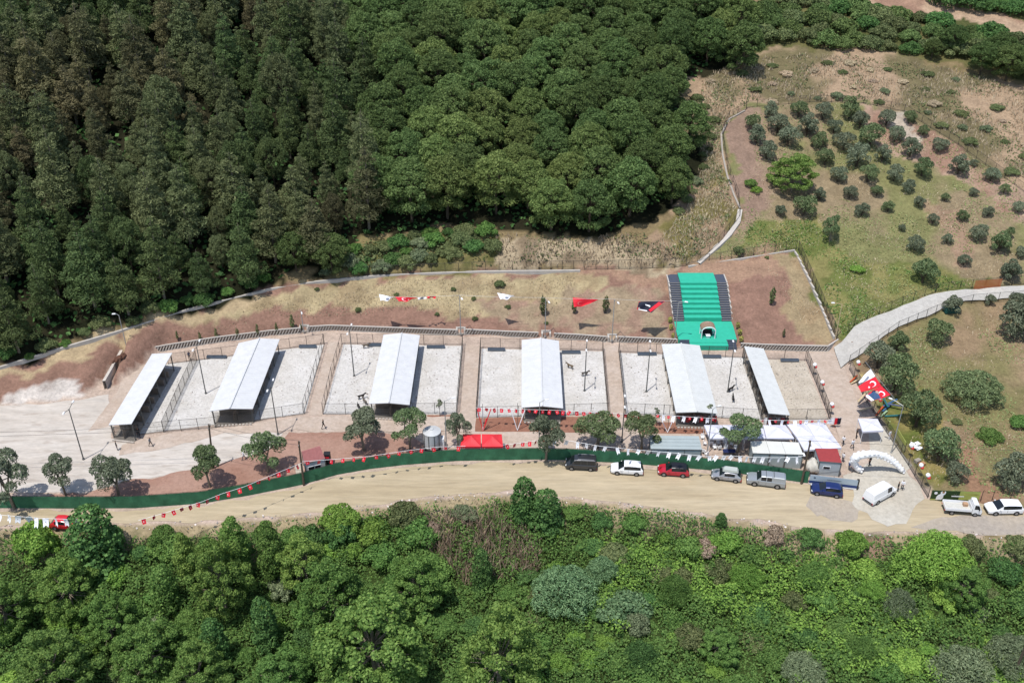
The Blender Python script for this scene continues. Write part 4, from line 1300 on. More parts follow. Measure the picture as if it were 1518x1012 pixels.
bust = [(.08, .95), (.1, .6), (.28, .5), (.38, .42), (.36, .2), (.46, .1), (.6, .12), (.64, .3), (.58, .44), (.7, .52), (.9, .62), (.93, .95)]
ZC = 7.6
CRS = [('crescent', crescent(.42, .45, .2, .28), M_WHITEF, 0), ('star', star(.7, .45, .1, .14), M_WHITEF, 0)]
# flags on the cable above the earth slope
flag('white flag hanging from the cable at the left end above the slope', [(562, 436), (583, 440.5), (583, 442.5), (564.5, 446.5)], ZC, ZC - .5, M_WHITEF, [('emblem', disc(.55, .6, .13, .2), M_EMBL, 0)])
flag('long red flag with white crescent next to the left white flag', [(585, 439.5), (619, 441.5), (612, 444.5), (592, 447.5)], ZC, ZC - .5, M_REDF, [('crescent', crescent(.4, .5, .14, .26), M_WHITEF, 0), ('star', star(.62, .5, .06, .12), M_WHITEF, 0)])
flag('narrow white and dark flag folded along the cable', [(619, 441), (632, 440.3), (632, 442.5), (620, 444)], ZC, ZC - .3, M_WHITEF, [('dark_figure', disc(.4, .5, .25, .3), M_NAVY, 0)])
flag('thin red flag folded along the cable', [(633, 439.6), (647, 438.8), (645, 441), (634, 442)], ZC, ZC - .3, M_REDF)
flag('white flag with small grey emblem hanging above the middle of the slope', [(737, 434), (764, 438.8), (761, 440.5), (742, 444.5)], ZC, ZC - .5, M_WHITEF, [('emblem', disc(.5, .6, .12, .18), M_EMBL, 0)])
flag('large plain red flag hanging above the slope beside the small cypresses', [(849, 441), (887, 444), (872, 452), (851, 455.5)], ZC, ZC - 1.2, M_REDF, [('crescent', crescent(.35, .6, .14, .2), mat('faint_flag_mark', (.62, .1, .1), .7), 0)])
flag('dark flag with a figure between red ends left of the green terrace', [(947, 447), (986, 446.3), (965, 462.5), (944, 458)], ZC, ZC - 1.2, M_NAVY, [('red_end', [(.78, 0), (1, 0), (1, .5), (.9, 1), (.72, 1)], M_REDF, .004), ('red_edge', [(0, 0), (.06, 0), (.06, 1), (0, 1)], M_REDF, .004), ('white_mark', [(.3, .3), (.6, .45), (.68, .62), (.36, .45)], M_WHITEF, .015), ('face', disc(.1, .8, .06, .1), M_SKINF, .015), ('pale_hem', [(.1, .93), (.7, .93), (.7, 1), (.1, 1)], M_WHITEF, .006)])
ca, cb2 = us(450, 459, 7.9), us(1003, 446, 7.9)
for lab, pA, pB in (('thin cable carrying the flags above the left of the slope', us(556, 440, ZC + .1), us(683, 437.5, ZC + .1)), ('thin cable carrying the white flag between two slope lamps', us(683, 437.5, ZC + .1), us(808, 441, ZC + .1)),
                    ('thin cable carrying the large red flag', us(808, 441, ZC + .1), us(907, 443, ZC + .1)), ('thin cable carrying the dark flag left of the green terrace', us(907, 443, ZC + .1), us(1003, 446, ZC + .1))):
    mb = MB(); mb.path([pA.lerp(pB, i / 12) - Vector((0, 0, .5 * (i / 12) * (1 - i / 12))) for i in range(13)], .022, 4)
    setp(mb.build('flag_cable', M_GALV), lab, 'cable')
# flags over the entrance
ZE = 7.0
flag('white flag with faint blue emblem at the top of the entrance flag line', [(1290.7, 547), (1297.4, 557.6), (1275, 571.5), (1273.5, 567)], ZE, ZE - 1.6, M_WHITEF, [('emblem', [(.35, .35), (.6, .3), (.68, .9), (.4, .9)], M_EMBL, 0)])
flag('red flag with white crescent and star at the entrance', [(1297.8, 558.6), (1306.3, 571.3), (1278.2, 584.4), (1272.5, 573.2)], ZE, ZE - 1.6, M_REDF, [('crescent', [(v_, u_) for u_, v_ in crescent(.30, .5, .17, .27)][:0] or [(b_, a_) for a_, b_ in crescent(.30, .5, .16, .28)], M_WHITEF, 0), ('star', [(b_, a_) for a_, b_ in star(.54, .5, .07, .13)], M_WHITEF, 0)])
flag('flag with a blue suited figure on red at the entrance, lowest of three', [(1306.3, 571.5), (1320, 585), (1293.4, 597.3), (1282.7, 587.5)], ZE, ZE - 1.6, M_REDF,
     [('blue_figure', [(.05, .45), (.5, .42), (.95, .5), (.97, .84), (.05, .84)], mat('blue_suit_print', C(70, 100, 140), .7), 0), ('white_field', [(.0, .84), (1, .84), (1, 1), (.0, 1)], M_WHITEF, .002), ('crescent', [(b_, a_) for a_, b_ in crescent(.27, .6, .13, .26)], M_WHITEF, .004), ('face', disc(.32, .42, .13, .09), M_SKINF, .01), ('hair', disc(.15, .52, .1, .12), M_NAVY, .012), ('collar', [(.4, .52), (.62, .58), (.55, .7), (.42, .62)], M_WHITEF, .012)])
mb = MB(); pA, pB = us(1283, 536, ZE + .1), us(1327, 592, ZE + .1)
mb.path([pA.lerp(pB, i / 12) for i in range(13)], .03, 4); setp(mb.build('flag_cable', M_GALV), 'taut cable carrying the three entrance flags', 'cable')


# ------------------------------------------------------------------ bunting
def pennant_mesh(w_, h, tail, mt, nm):
    m1 = MB(); n = 5; front = []
    for k in range(n + 1):
        v = k / n; hw = w_ / 2 * (1 - .15 * v); yy = .12 * math.sin(v * 4) * h * .4
        front.append([(-hw, yy, -h * v), (0, yy + .03, -h * v + (tail * h if k == n else 0)), (hw, yy + .02, -h * v)])
    for s in (0, .014):
        for k in range(n):
            for j in range(2):
                q = [front[k][j], front[k][j + 1], front[k + 1][j + 1], front[k + 1][j]]
                m1.add([(p[0], p[1] - s, p[2]) for p in q], [(0, 1, 2, 3)])
    return m1.mesh(nm, mt)


PN_W = pennant_mesh(.74, 1.3, .26, M_WHITEF, 'pennant'); PN_R = pennant_mesh(.52, .66, 0, M_REDF, 'pennant')
m1 = MB()
m1.add([(p[0] * .06, -.05, -.5 + p[1] * .08) for p in circ], [tuple(range(18))]); EM_W = m1.mesh('emblem', M_EMBL)
m1 = MB(); cr = crescent(0, 0, .10, .10)
m1.add([(p[0], -.06, -.33 + p[1]) for p in cr], [tuple(range(len(cr)))]); EM_R = m1.mesh('emblem', M_WHITEF)


def bunting(label, px, z, kind, gap, group='bunting strings', hang=1.0):
    P = [us(a, b, z) for a, b in px]
    R = resample(P, gap)
    t = thing('bunting_string', label, 'bunting', R[0], 0, group)
    mb = MB(); mb.path(R, .025, 4); mb.build('cord', M_WHITE, t)
    for i, (a, b) in enumerate(zip(R[:-1], R[1:])):
        p = (a + b) / 2; d = b - a
        k = kind if kind in 'WR' else ('W' if i % 2 else 'R')
        o = link('pennant', PN_W if k == 'W' else PN_R, t, p - R[0])
        o.rotation_euler = (random.uniform(-.6, .3), random.uniform(-.15, .6) if k == 'W' and gap > 1.1 and z < 4.5 else random.uniform(-.3, .3), math.atan2(d.y, d.x) + random.uniform(-.8, .8)); o.scale = (hang, hang, hang * random.uniform(.8, 1.1))
        link('emblem', EM_W if k == 'W' else EM_R, o)
    return t


bunting('white swallow tailed bunting stretched over the road in front of the red car', [(-30, 760), (20, 764.5), (60, 767.5), (118, 770)], 4.6, 'W', 1.24)
bunting('red bunting slanting over the road to the wooden pole', [(205, 771), (250, 758), (300, 743), (330, 731), (362, 721), (405, 703), (447, 686)], 5.2, 'R', 1.2)
bunting('red bunting over the pink roofed cabin and along the green fence to the tank', [(447, 684), (500, 680), (548, 676), (600, 668), (650, 662), (690, 661)], 4.2, 'R', 1.7)
bunting('red bunting between the red tents and the fourth tree', [(745, 659), (770, 656.5), (800, 652), (812, 649.5)], 4.4, 'R', 1.0)
bunting('white bunting drooping in front of the round trees and the long container', [(813, 649), (850, 654), (890, 661), (940, 666), (1000, 671), (1046, 676)], 4.4, 'W', 1.5, hang=.72)
bunting('white bunting in front of the three pale containers', [(1046, 676), (1080, 675), (1114, 677), (1150, 678), (1188, 677)], 4.2, 'W', 1.15, hang=.72)
bunting('red bunting across the pen front before the fourth shed', [(705, 604), (760, 606), (830, 608), (900, 612), (965, 615)], 3.4, 'R', 1.05)
bunting('mixed red and white bunting below the fifth shed', [(972, 614), (1010, 617), (1062, 620)], 3.2, 'X', .8, hang=.75)
bunting('mixed red and white bunting below the rightmost shed', [(1126, 622), (1165, 623), (1236, 622)], 3.0, 'X', .9, hang=.75)
# V shaped streamers rising from the soil beds
for lab, x, y, tops in (('red and white streamers fanning up from the bed left of the fourth shed', 735, 639, [(708, 607, 'r'), (736, 606, 'w'), (727 + 5, 607, 'w'), (724, 607, 'r')]),
                        ('pair of white streamers forming a V in front of the fourth shed', 767, 638, [(757, 606, 'w'), (778, 608, 'w')]),
                        ('pair of white streamers forming a V in front of the fifth shed', 989.5, 641, [(980, 618, 'w'), (1001, 619, 'w')])):
    if x == 735: x, tops = 716, [(708, 607, 'r'), (716, 606, 'w'), (728, 606, 'r'), (721, 620, 'r')]
    c = us(x, y, 0); t = thing('streamer_fan', lab, 'streamers', c, 0, 'streamers in front of the pens')
    for k, (tx, ty, cc_) in enumerate(tops):
        q = us(tx, ty, 3.3 if ty < 615 else 2.6); q.y = c.y + .5; q = Vector((us(tx, ty, 3).x, c.y + .6, z_at(c.y + .6, ty)))
        m1 = MB(); m1.tube((c.x, c.y, .05), q, .05, .08, 5); m1.build('streamer', M_WHITEF if cc_ == 'w' else M_REDF, t)
    m1 = MB(); m1.tube((c.x, c.y + .1, 0), (c.x, c.y + .1, 5.0), .035, n=6); m1.build('pole', M_STEEL, t)

# cloth flags hung along the pen fronts
for lab, xs_, yy in (('row of cloth flags under the fifth shed front', np.arange(1012, 1062, 6.5), 629), ('row of cloth flags under the rightmost shed front', np.arange(1133, 1168, 6), 632), ('row of cloth flags at the corner beside the beige track', np.arange(1231, 1243, 5), 632)):
    t = thing('flag_row', lab, 'flags', us(xs_[0], yy, 0))
    cols = [M_WHITEF, M_REDF, M_NAVY, M_WHITEF, M_REDF, mat('maroon_cloth', C(110, 30, 44), .8)]
    for i, x in enumerate(xs_):
        p = us(x, yy, 0); m1 = MB(); q = []
        for j in range(4):
            for i2 in range(4): q.append((p.x + (i2 / 3 - .5) * .62, p.y - .3 + .1 * math.sin(i2 * 2 + i), .65 + j / 3 * 1.2))
        m1.add(q, [(j * 4 + k, j * 4 + k + 1, j * 4 + k + 5, j * 4 + k + 4) for j in range(3) for k in range(3)]); m1.build('cloth', cols[i % 6], t)
    m1 = MB(); a, b = us(xs_[0] - 2, yy, 0), us(xs_[-1] + 3, yy, 0); m1.tube(a + Vector((0, -.28, 1.86)), b + Vector((0, -.28, 1.86)), .02, n=4); m1.build('cord', M_WHITE, t)


# ------------------------------------------------------------------ vehicles
def wheel_meshes(R, wd):
    m1 = MB(); m1.lathe([(R * .66, -wd / 2), (R * .94, -wd / 2), (R, -wd * .3), (R, wd * .3), (R * .94, wd / 2), (R * .66, wd / 2), (R * .66, -wd / 2)], 20, cap=False); ty = m1.mesh('wheel', M_BLACK, smooth=False)
    m2 = MB(); m2.lathe([(R * .64, -wd * .46), (R * .64, wd * .40), (R * .5, wd * .46), (R * .14, wd * .42), (.01, wd * .44)], 20); ri = m2.mesh('rim', M_RIM)
    return ty, ri


WHEELS = {}


def add_wheels(t, wb, tr, R):
    if R not in WHEELS: WHEELS[R] = wheel_meshes(R, .2)
    ty, ri = WHEELS[R]
    for sx in (-1, 1):
        for sy in (-1, 1):
            o = link('wheel', ty, t, (sx * wb / 2, sy * tr / 2, R)); o.rotation_euler = (-math.pi / 2 * sy, 0, 0); link('rim', ri, o)


def paintm(name, col, rough=.3, metal=0.0): return mat(name, col, rough, metal, spec=.5, coat=.6)


def car(name, label, cat, st, W, H_, wb, R, paint, pos, heading, roofm=None, group=None, zb=.22):
    """st: stations (x, belt, top, kind) front to back; kind n body, p pillar, g glazed side; windscreen where the top leaves the belt"""
    t = thing(name, label, cat, pos, heading, group)
    secs = []
    for x, belt, top, kind, wsc in st:
        w_ = W / 2 * wsc; cab = top > belt + .06
        wr = w_ * (.80 if cab else .93)
        tz = top if cab else belt + .035
        secs.append([(0, zb), (w_ * .86, zb), (w_ * .985, zb + .16), (w_, zb + .38 if belt > .7 else belt * .7), (w_ * .985, belt - .07), (w_ * .94, belt), (wr * 1.0, tz - (.07 if cab else .012)), (wr * .86, tz - .012), (wr * .45, tz + .012), (0, tz + .02)])
    body, glass, roof = MB(), MB(), MB()
    n = len(secs[0])
    for i in range(len(st) - 1):
        A, B = secs[i], secs[i + 1]; xa, xb = st[i][0], st[i + 1][0]
        ca_, cb_ = st[i][2] > st[i][1] + .06, st[i + 1][2] > st[i + 1][1] + .06
        for sy in (1, -1):
            for k in range(n - 1):
                q = [(xa, sy * A[k][0], A[k][1]), (xa, sy * A[k + 1][0], A[k + 1][1]), (xb, sy * B[k + 1][0], B[k + 1][1]), (xb, sy * B[k][0], B[k][1])]
                if sy < 0: q = q[::-1]
                tgt = body
                if k == 5 and ca_ and cb_ and (st[i][3] == 'g' or (st[i][3] == 'p' and name == 'parked_car' and i < len(st) - 4)): tgt = glass
                if k >= 6 and ca_ != cb_ and st[i][3] != 'n': tgt = glass
                if k >= 6 and ca_ and cb_ and roofm: tgt = roof
                tgt.add(q, [(0, 1, 2, 3)])
    for e, i in ((0, 0), (1, -1)):
        A = secs[i]; x = st[i][0]; ring = [(x, p[0], p[1]) for p in A] + [(x, -p[0], p[1]) for p in A[::-1][1:-1]]
        body.add(ring, [tuple(range(len(ring))) if e else tuple(range(len(ring) - 1, -1, -1))])
    for mb, nm, mm in ((body, 'body', paint), (glass, 'windows', M_GLASS), (roof, 'roof', roofm)):
        if mb.f:
            me = mb.mesh(nm, mm)
            bm = bmesh.new(); bm.from_mesh(me); bmesh.ops.remove_doubles(bm, verts=bm.verts, dist=.002)
            bmesh.ops.recalc_face_normals(bm, faces=bm.faces); bm.to_mesh(me); bm.free()
            link(nm, me, t)
    add_wheels(t, wb, W - .13, R)
    for sx in (-1, 1):
        for sy in (-1, 1):
            a = MB(); vs = []
            for k in range(13):
                an = math.pi * k / 12; vs.append((sx * wb / 2 + (R + .075) * math.cos(an), sy * (W / 2 + .002), R + (R + .075) * math.sin(an)))
            vs += [(sx * wb / 2 - R - .075, sy * (W / 2 + .002), zb), (sx * wb / 2 + R + .075, sy * (W / 2 + .002), zb)]
            a.add(vs, [tuple(range(len(vs)))]); a.local('wheel_arch', M_TRIM, t)
    xf, xr_ = st[0][0], st[-1][0]; hz = st[1][1]
    for sy in (-1, 1):
        a = MB(); a.box((st[1][0] - .02, sy * W * .36, hz - .07), (.24, .28, .10), -sy * .35); a.local('headlight', M_LAMP, t)
        a = MB(); a.box((xr_ + .03, sy * W * .40, st[-1][1] - .1), (.14, .18, .3)); a.local('taillight', M_TAIL, t)
        xm = next(s[0] for s in st if s[2] > s[1] + .06) + .35
        a = MB(); a.box((xm, sy * (W / 2 + .08), st[3][1] + .08), (.14, .2, .14)); a.local('mirror', paint, t)
    a = MB(); a.box((xf + .01, 0, .38), (.1, W * .72, .2)); a.local('front_bumper', M_TRIM, t)
    a = MB(); a.box((xr_ - .01, 0, .4), (.1, W * .78, .16)); a.local('rear_bumper', M_TRIM, t)
    a = MB()
    xd = next((s[0] for s in st if s[3] == 'p'), 0)
    for sy in (-1, 1):
        for x in (xd, xd + 1.05): a.box((x, sy * (W / 2 + .001), .72), (.02, .008, .5))
    a.local('door_seam', M_TRIM, t)
    return t


def S_mpv(L, Hh):
    h = L / 2
    return [(h, .50, .50, 'n', .72), (h - .12, .70, .70, 'n', .90), (h - .55, .86, .86, 'n', .98), (h - 1.05, .95, .95, 'w', 1), (h - 1.85, .97, Hh - .06, 'g', 1), (h - 2.35, .98, Hh, 'g', 1), (h - 2.45, .98, Hh, 'p', 1), (h - 2.53, .98, Hh, 'g', 1),
            (h - 3.45, 1.0, Hh - .02, 'p', 1), (h - 3.53, 1.0, Hh - .03, 'g', 1), (-h + .38, 1.02, Hh - .10, 'w', .98), (-h + .06, 1.0, 1.0, 'n', .95), (-h, .55, .55, 'n', .88)]


def S_van(L, Hh, glazed=True):
    h = L / 2; g_ = 'g' if glazed else 'n'
    return [(h, .55, .55, 'n', .78), (h - .1, .85, .85, 'n', .92), (h - .65, 1.02, 1.02, 'w', 1), (h - 1.2, 1.05, Hh - .12, 'g', 1), (h - 1.6, 1.05, Hh - .03, 'g', 1), (h - 2.1, 1.05, Hh, 'p', 1), (h - 2.2, 1.05, Hh, g_, 1),
            (h - 3.0, 1.05, Hh, 'p', 1), (h - 3.1, 1.05, Hh, g_, 1), (-h + .3, 1.05, Hh - .02, 'p', 1), (-h + .12, 1.05, Hh - .08, 'w' if glazed else 'n', .99), (-h + .02, 1.0, 1.0, 'n', .97), (-h, .5, .5, 'n', .95)]


def S_hatch(L, Hh):
    h = L / 2
    return [(h, .48, .48, 'n', .72), (h - .13, .66, .66, 'n', .90), (h - .55, .80, .80, 'n', .98), (h - 1.05, .90, .90, 'w', 1), (h - 1.75, .93, Hh - .07, 'g', 1), (h - 2.2, .94, Hh, 'g', 1), (h - 2.3, .94, Hh, 'p', 1), (h - 2.38, .94, Hh, 'g', 1),
            (h - 3.15, .97, Hh - .05, 'p', .99), (-h + .62, 1.0, Hh - .13, 'w', .97), (-h + .12, .92, .92, 'n', .93), (-h, .5, .5, 'n', .86)]


def S_pick(L, Hh):
    h = L / 2
    return [(h, .60, .60, 'n', .82), (h - .1, .92, .92, 'n', .94), (h - .6, 1.05, 1.05, 'n', 1), (h - 1.3, 1.1, 1.1, 'w', 1), (h - 1.85, 1.12, Hh - .06, 'g', 1), (h - 2.45, 1.12, Hh, 'g', 1), (h - 2.55, 1.12, Hh, 'p', 1), (h - 2.65, 1.12, Hh, 'g', 1),
            (h - 3.3, 1.12, Hh, 'p', 1), (h - 3.42, 1.12, Hh - .03, 'p', 1), (h - 3.5, 1.12, Hh + .02, 'p', 1), (-h + .25, 1.12, Hh, 'p', 1), (-h + .05, 1.1, Hh - .1, 'n', .99), (-h, .6, .6, 'n', .95)]


def at_wheels(fpx, rpx, W, zoff=.0):
    """front and rear near-side wheel contact points in the picture -> centre, heading"""
    f, r = us(fpx[0], fpx[1], 0), us(rpx[0], rpx[1], 0)
    d = f - r; m_ = (f + r) / 2; hd = math.atan2(d.y, d.x)
    n = Vector((-d.y, d.x, 0)).normalized()
    if n.y < 0: n = -n
    return m_ + n * (W / 2 - .1) + Vector((0, 0, .055)), hd


CAR_G = 'vehicles parked along the dirt road'
P_GREY = paintm('charcoal_car_paint', C(78, 80, 84), .35, .5); P_WHITE = paintm('white_car_paint', (.78, .78, .78)); P_RED = paintm('red_car_paint', (.42, .012, .03))
P_SILV = paintm('silver_car_paint', C(196, 198, 204), .35, .45); P_BLUE = paintm('blue_car_paint', C(40, 58, 120), .3, .3); P_SILB = paintm('pale_silver_paint', C(190, 196, 200), .4, .4)
p, hd = at_wheels((846.3, 697), (876, 698.6), 1.8); t = car('parked_van', 'charcoal grey boxy passenger van parked first in the row by the green fence', 'van', S_van(4.4, 1.82), 1.8, 1.82, 2.7, .32, P_GREY, p, hd, None, CAR_G)
a = MB()
for sy in (-1, 1): a.tube((.5, sy * .6, 1.89), (-1.8, sy * .6, 1.87), .03, n=5)
a.local('roof_rail', M_RIM, t)
p, hd = at_wheels((915.4, 704), (942.4, 705.6), 1.82); car('parked_car', 'white people carrier parked between the charcoal van and the red car', 'car', S_mpv(4.55, 1.62), 1.82, 1.62, 2.72, .32, P_WHITE, p, hd, None, CAR_G)
p, hd = at_wheels((983.6, 706), (1012, 708), 1.8); car('parked_car', 'red car with a black roof parked by the green fence', 'car', S_mpv(4.3, 1.56), 1.8, 1.56, 2.65, .34, P_RED, p, hd, mat('black_car_roof', (.015, .015, .018), .3, 0, spec=.4), CAR_G)
p, hd = at_wheels((1062, 712.2), (1090, 715.8), 1.75); t = car('parked_car', 'silver hatchback carrying a pale roof box', 'car', S_hatch(4.1, 1.5), 1.75, 1.5, 2.55, .31, P_SILV, p, hd, None, CAR_G)
a = MB(); a.box((-.45, .1, 1.76), (2.1, .95, .3), 0, 0, .86); a.box((-.45, .1, 1.60), (2.14, .97, .06)); a.local('roof_box', mat('pale_roof_box', C(205, 212, 205), .4), t)
p, hd = at_wheels((1117.3, 720.3), (1152, 724.6), 1.85); t = car('parked_pickup', 'silver double cab pickup with a canopy over its bed', 'pickup', S_pick(5.2, 1.78), 1.85, 1.78, 3.1, .37, P_SILB, p, hd, None, CAR_G)
a = MB()
for x in (-.98, .1): a.box((x, 0, 1.82), (.05, 1.4, .05))
a.local('roof_bar', M_TRIM, t)
p, hd = at_wheels((1209.4, 734.2), (1240.5, 738.4), 1.76); car('parked_car', 'dark blue hatchback parked in front of the blue and pale sign', 'car', S_mpv(4.2, 1.55), 1.76, 1.55, 2.6, .32, P_BLUE, p, hd, None, CAR_G)
p, hd = at_wheels((1323, 735), (1298.2, 748.8), 1.95)
f, r = us(1323, 735, 0), us(1298.2, 748.8, 0); d = f - r; n = Vector((-d.y, d.x, 0)).normalized(); p = (f + r) / 2 + n * .86 + Vector((0, 0, .065))
t = car('parked_van', 'white panel van angled towards the balloon arch', 'van', S_van(4.95, 1.95, False), 1.92, 1.95, 3.0, .34, P_WHITE, p, hd, None, CAR_G)
p, hd = at_wheels((1475, 764), (1505, 763.6), 1.85); car('parked_car', 'white estate car parked last at the right edge', 'car', S_mpv(4.7, 1.6), 1.85, 1.6, 2.8, .33, P_WHITE, p, hd, None, CAR_G)
f, r = us(108, 787.5, 0), us(84, 786, 0); d = f - r; n = Vector((-d.y, d.x, 0)).normalized(); p = (f + r) / 2 + n * .8 + Vector((0, 0, .05))
car('parked_car', 'red boxy car half hidden by the ivy covered tree at far left', 'car', S_hatch(3.9, 1.5), 1.7, 1.5, 2.45, .3, paintm('bright_red_car_paint', (.55, .02, .03)), p, math.atan2(d.y, d.x), None, CAR_G)
# flatbed truck
f, r = us(1440, 765.2, 0), us(1409.5, 763.0, 0); d = f - r; n = Vector((-d.y, d.x, 0)).normalized(); p = (f + r) / 2 + n * .8 + Vector((0, 0, .055)); hd = math.atan2(d.y, d.x)
t = thing('flatbed_truck', 'small white flatbed truck with an open bed facing right', 'truck', p, hd, CAR_G)
cabm, cabg = MB(), MB()
prof = [(1.25, .45), (2.45, .45), (2.5, .95), (2.3, 1.2), (1.95, 1.92), (1.75, 2.0), (1.3, 1.98), (1.22, 1.2)]
hw = .84
for sy in (-1, 1):
    vs = [(x, sy * hw * (1 if z < 1.3 else .88), z) for x, z in prof]; cabm.add(vs, [tuple(range(8)) if sy < 0 else tuple(range(7, -1, -1))])
for i in range(8):
    a_, b_2 = prof[i], prof[(i + 1) % 8]
    ka = hw * (1 if a_[1] < 1.3 else .88); kb = hw * (1 if b_2[1] < 1.3 else .88)
    (cabg if i == 3 else cabm).add([(a_[0], -ka, a_[1]), (a_[0], ka, a_[1]), (b_2[0], kb, b_2[1]), (b_2[0], -kb, b_2[1])], [(0, 1, 2, 3)])
for sy in (-1, 1):
    cabg.add([(1.42, sy * .85, 1.22), (2.2, sy * .85, 1.22), (1.95, sy * .765, 1.8), (1.45, sy * .765, 1.85)], [(0, 1, 2, 3)])
cabm.local('cab', P_WHITE, t); cabg.local('windows', M_GLASS, t)
a = MB(); a.box((-.55, 0, .76), (3.3, 1.7, .1)); a.local('bed_floor', mat('pale_bed', C(222, 220, 210), .7, 0, 3, .12), t)
for nm, c_, s_ in (('side_board', (-.55, -.87, .98), (3.3, .05, .4)), ('side_board', (-.55, .87, .98), (3.3, .05, .4)), ('tail_board', (-2.22, 0, .98), (.05, 1.78, .4)), ('head_board', (1.12, 0, 1.1), (.05, 1.78, .7))):
    a = MB(); a.box(c_, s_); a.local(nm, P_WHITE, t)
a = MB()
for sy in (-.4, .4): a.box((-.4, sy, .55), (3.6, .12, .2))
a.box((-1.0, 0, .4), (.3, 1.3, .2)); a.local('chassis', M_TRIM, t)
add_wheels(t, 3.0, 1.58, .32)
for ch in list(t.children):
    if ch.name.startswith('wheel'): ch.location.x += .25 - .05
for sy in (-1, 1):
    a = MB(); a.box((2.49, sy * .6, .78), (.06, .26, .16)); a.local('headlight', M_LAMP, t)
    a = MB(); a.box((2.0, sy * 1.0, 1.35), (.1, .16, .26)); a.local('mirror', M_TRIM, t)
    a = MB(); a.box((-2.26, sy * .7, .66), (.05, .22, .12)); a.local('taillight', M_TAIL, t)
a = MB(); a.box((2.5, 0, .5), (.1, 1.6, .18)); a.local('front_bumper', M_TRIM, t)
bx = MB(); q = p + Matrix.Rotation(hd, 3, 'Z') @ Vector((.6, .35, .81)); bx.box((q.x, q.y, q.z + .2), (.6, .5, .4), hd); bx.box((q.x, q.y, q.z + .41), (.62, .2, .02), hd)
setp(bx.build('cardboard_box', mat('cardboard', C(205, 165, 130), .9, 0, 4, .1)), 'brown cardboard box on the bed of the flatbed truck', 'box')

# ------------------------------------------------------------------ plastic chairs, litter, planks
ch = thing('plastic_chair', 'white plastic chair at the front right of the chairs before the left tent', 'chair', us(1090, 668, 0), 0, 'white chairs before the tents')
a = MB(); a.box((0, 0, .43), (.48, .46, .05)); a.local('seat', M_WHITE, ch)
a = MB(); a.box((0, .23, .68), (.48, .05, .5)); a.local('backrest', M_WHITE, ch)
for sx in (-1, 1):
    for sy in (-1, 1):
        a = MB(); a.tube((sx * .2, sy * .19, .42), (sx * .25, sy * .25, 0), .03, .025, 5); a.local('leg', M_WHITE, ch)
    a = MB(); a.box((sx * .25, .0, .63), (.05, .44, .04)); a.local('armrest', M_WHITE, ch)
CHL = [('first', 1054, 660), ('second', 1059, 666), ('third', 1064.5, 659.5), ('fourth', 1066, 666.5), ('fifth', 1074, 659.5), ('sixth', 1075.5, 667), ('seventh', 1084, 661)]
for k, (o_, x, y) in enumerate(CHL):
    dup(ch, us(x, y, 0), random.uniform(-.5, .5) + (math.pi if k % 3 == 0 else 0), f'white plastic chair, {o_} from the left before the left tent row')
for k, (x, y, lab) in enumerate([(1041, 651, 'white plastic chair nearest the left tent corner, apart from the row'), (1044.5, 660, 'white plastic chair halfway down the side of the long container'), (1043, 672, 'white plastic chair closest to the green fence beside the long container'), (1047, 676, 'white plastic chair tipped towards the green fence by the lamp post')]):
    dup(ch, us(x, y, 0), k * 1.3, lab)
c = us(1080, 674, 0); tb = thing('folding_table', 'dark blue table in the shade under the round olive tree', 'table', c)
a = MB(); a.box((c.x, c.y, .74), (1.8, .8, .05)); a.build('tabletop', mat('navy_table_cloth', C(40, 50, 96), .7), tb)
for sx in (-1, 1):
    a = MB(); a.box((c.x + sx * .75, c.y, .36), (.06, .6, .71)); a.build('leg', M_STEEL, tb)
c = us(1170, 694, 0)
o = MB(); o.box((c.x + 1.4, c.y + .2, 2.35), (1.0, .7, .05)); o.box((c.x + 1.4, c.y + .2, 1.2), (.08, .08, 2.3)); setp(o.build('small_awning', M_WHITE), 'small white board on a post beside the thick wooden pole', 'board')
c = us(1356, 664, 0); a = MB()
for k in range(5): a.box((c.x + .4 * math.sin(k * 2), c.y + .35 * math.cos(k * 3), .2 + .12 * k), (1.3 - .15 * k, .7, .05), k * .5)
setp(a.build('litter_pile', M_WHITE), 'pile of white sheets lying by an olive tree outside the fence', 'litter')
for lab, x, y, mm in (('tan cardboard box thrown on the grass outside the fence', 1366, 690, mat('tan_card', C(196, 150, 112), .9, 0, 4, .15)), ('pale crate on the grass outside the fence, beside a tan box', 1359.5, 685, M_CONCG)):
    c = G(x, y); a = MB(); a.box((c.x, c.y, c.z + .25), (.9, .6, .5), .5); a.box((c.x, c.y, c.z + .52), (.92, .25, .03), .5); setp(a.build('box', mm), lab, 'box')
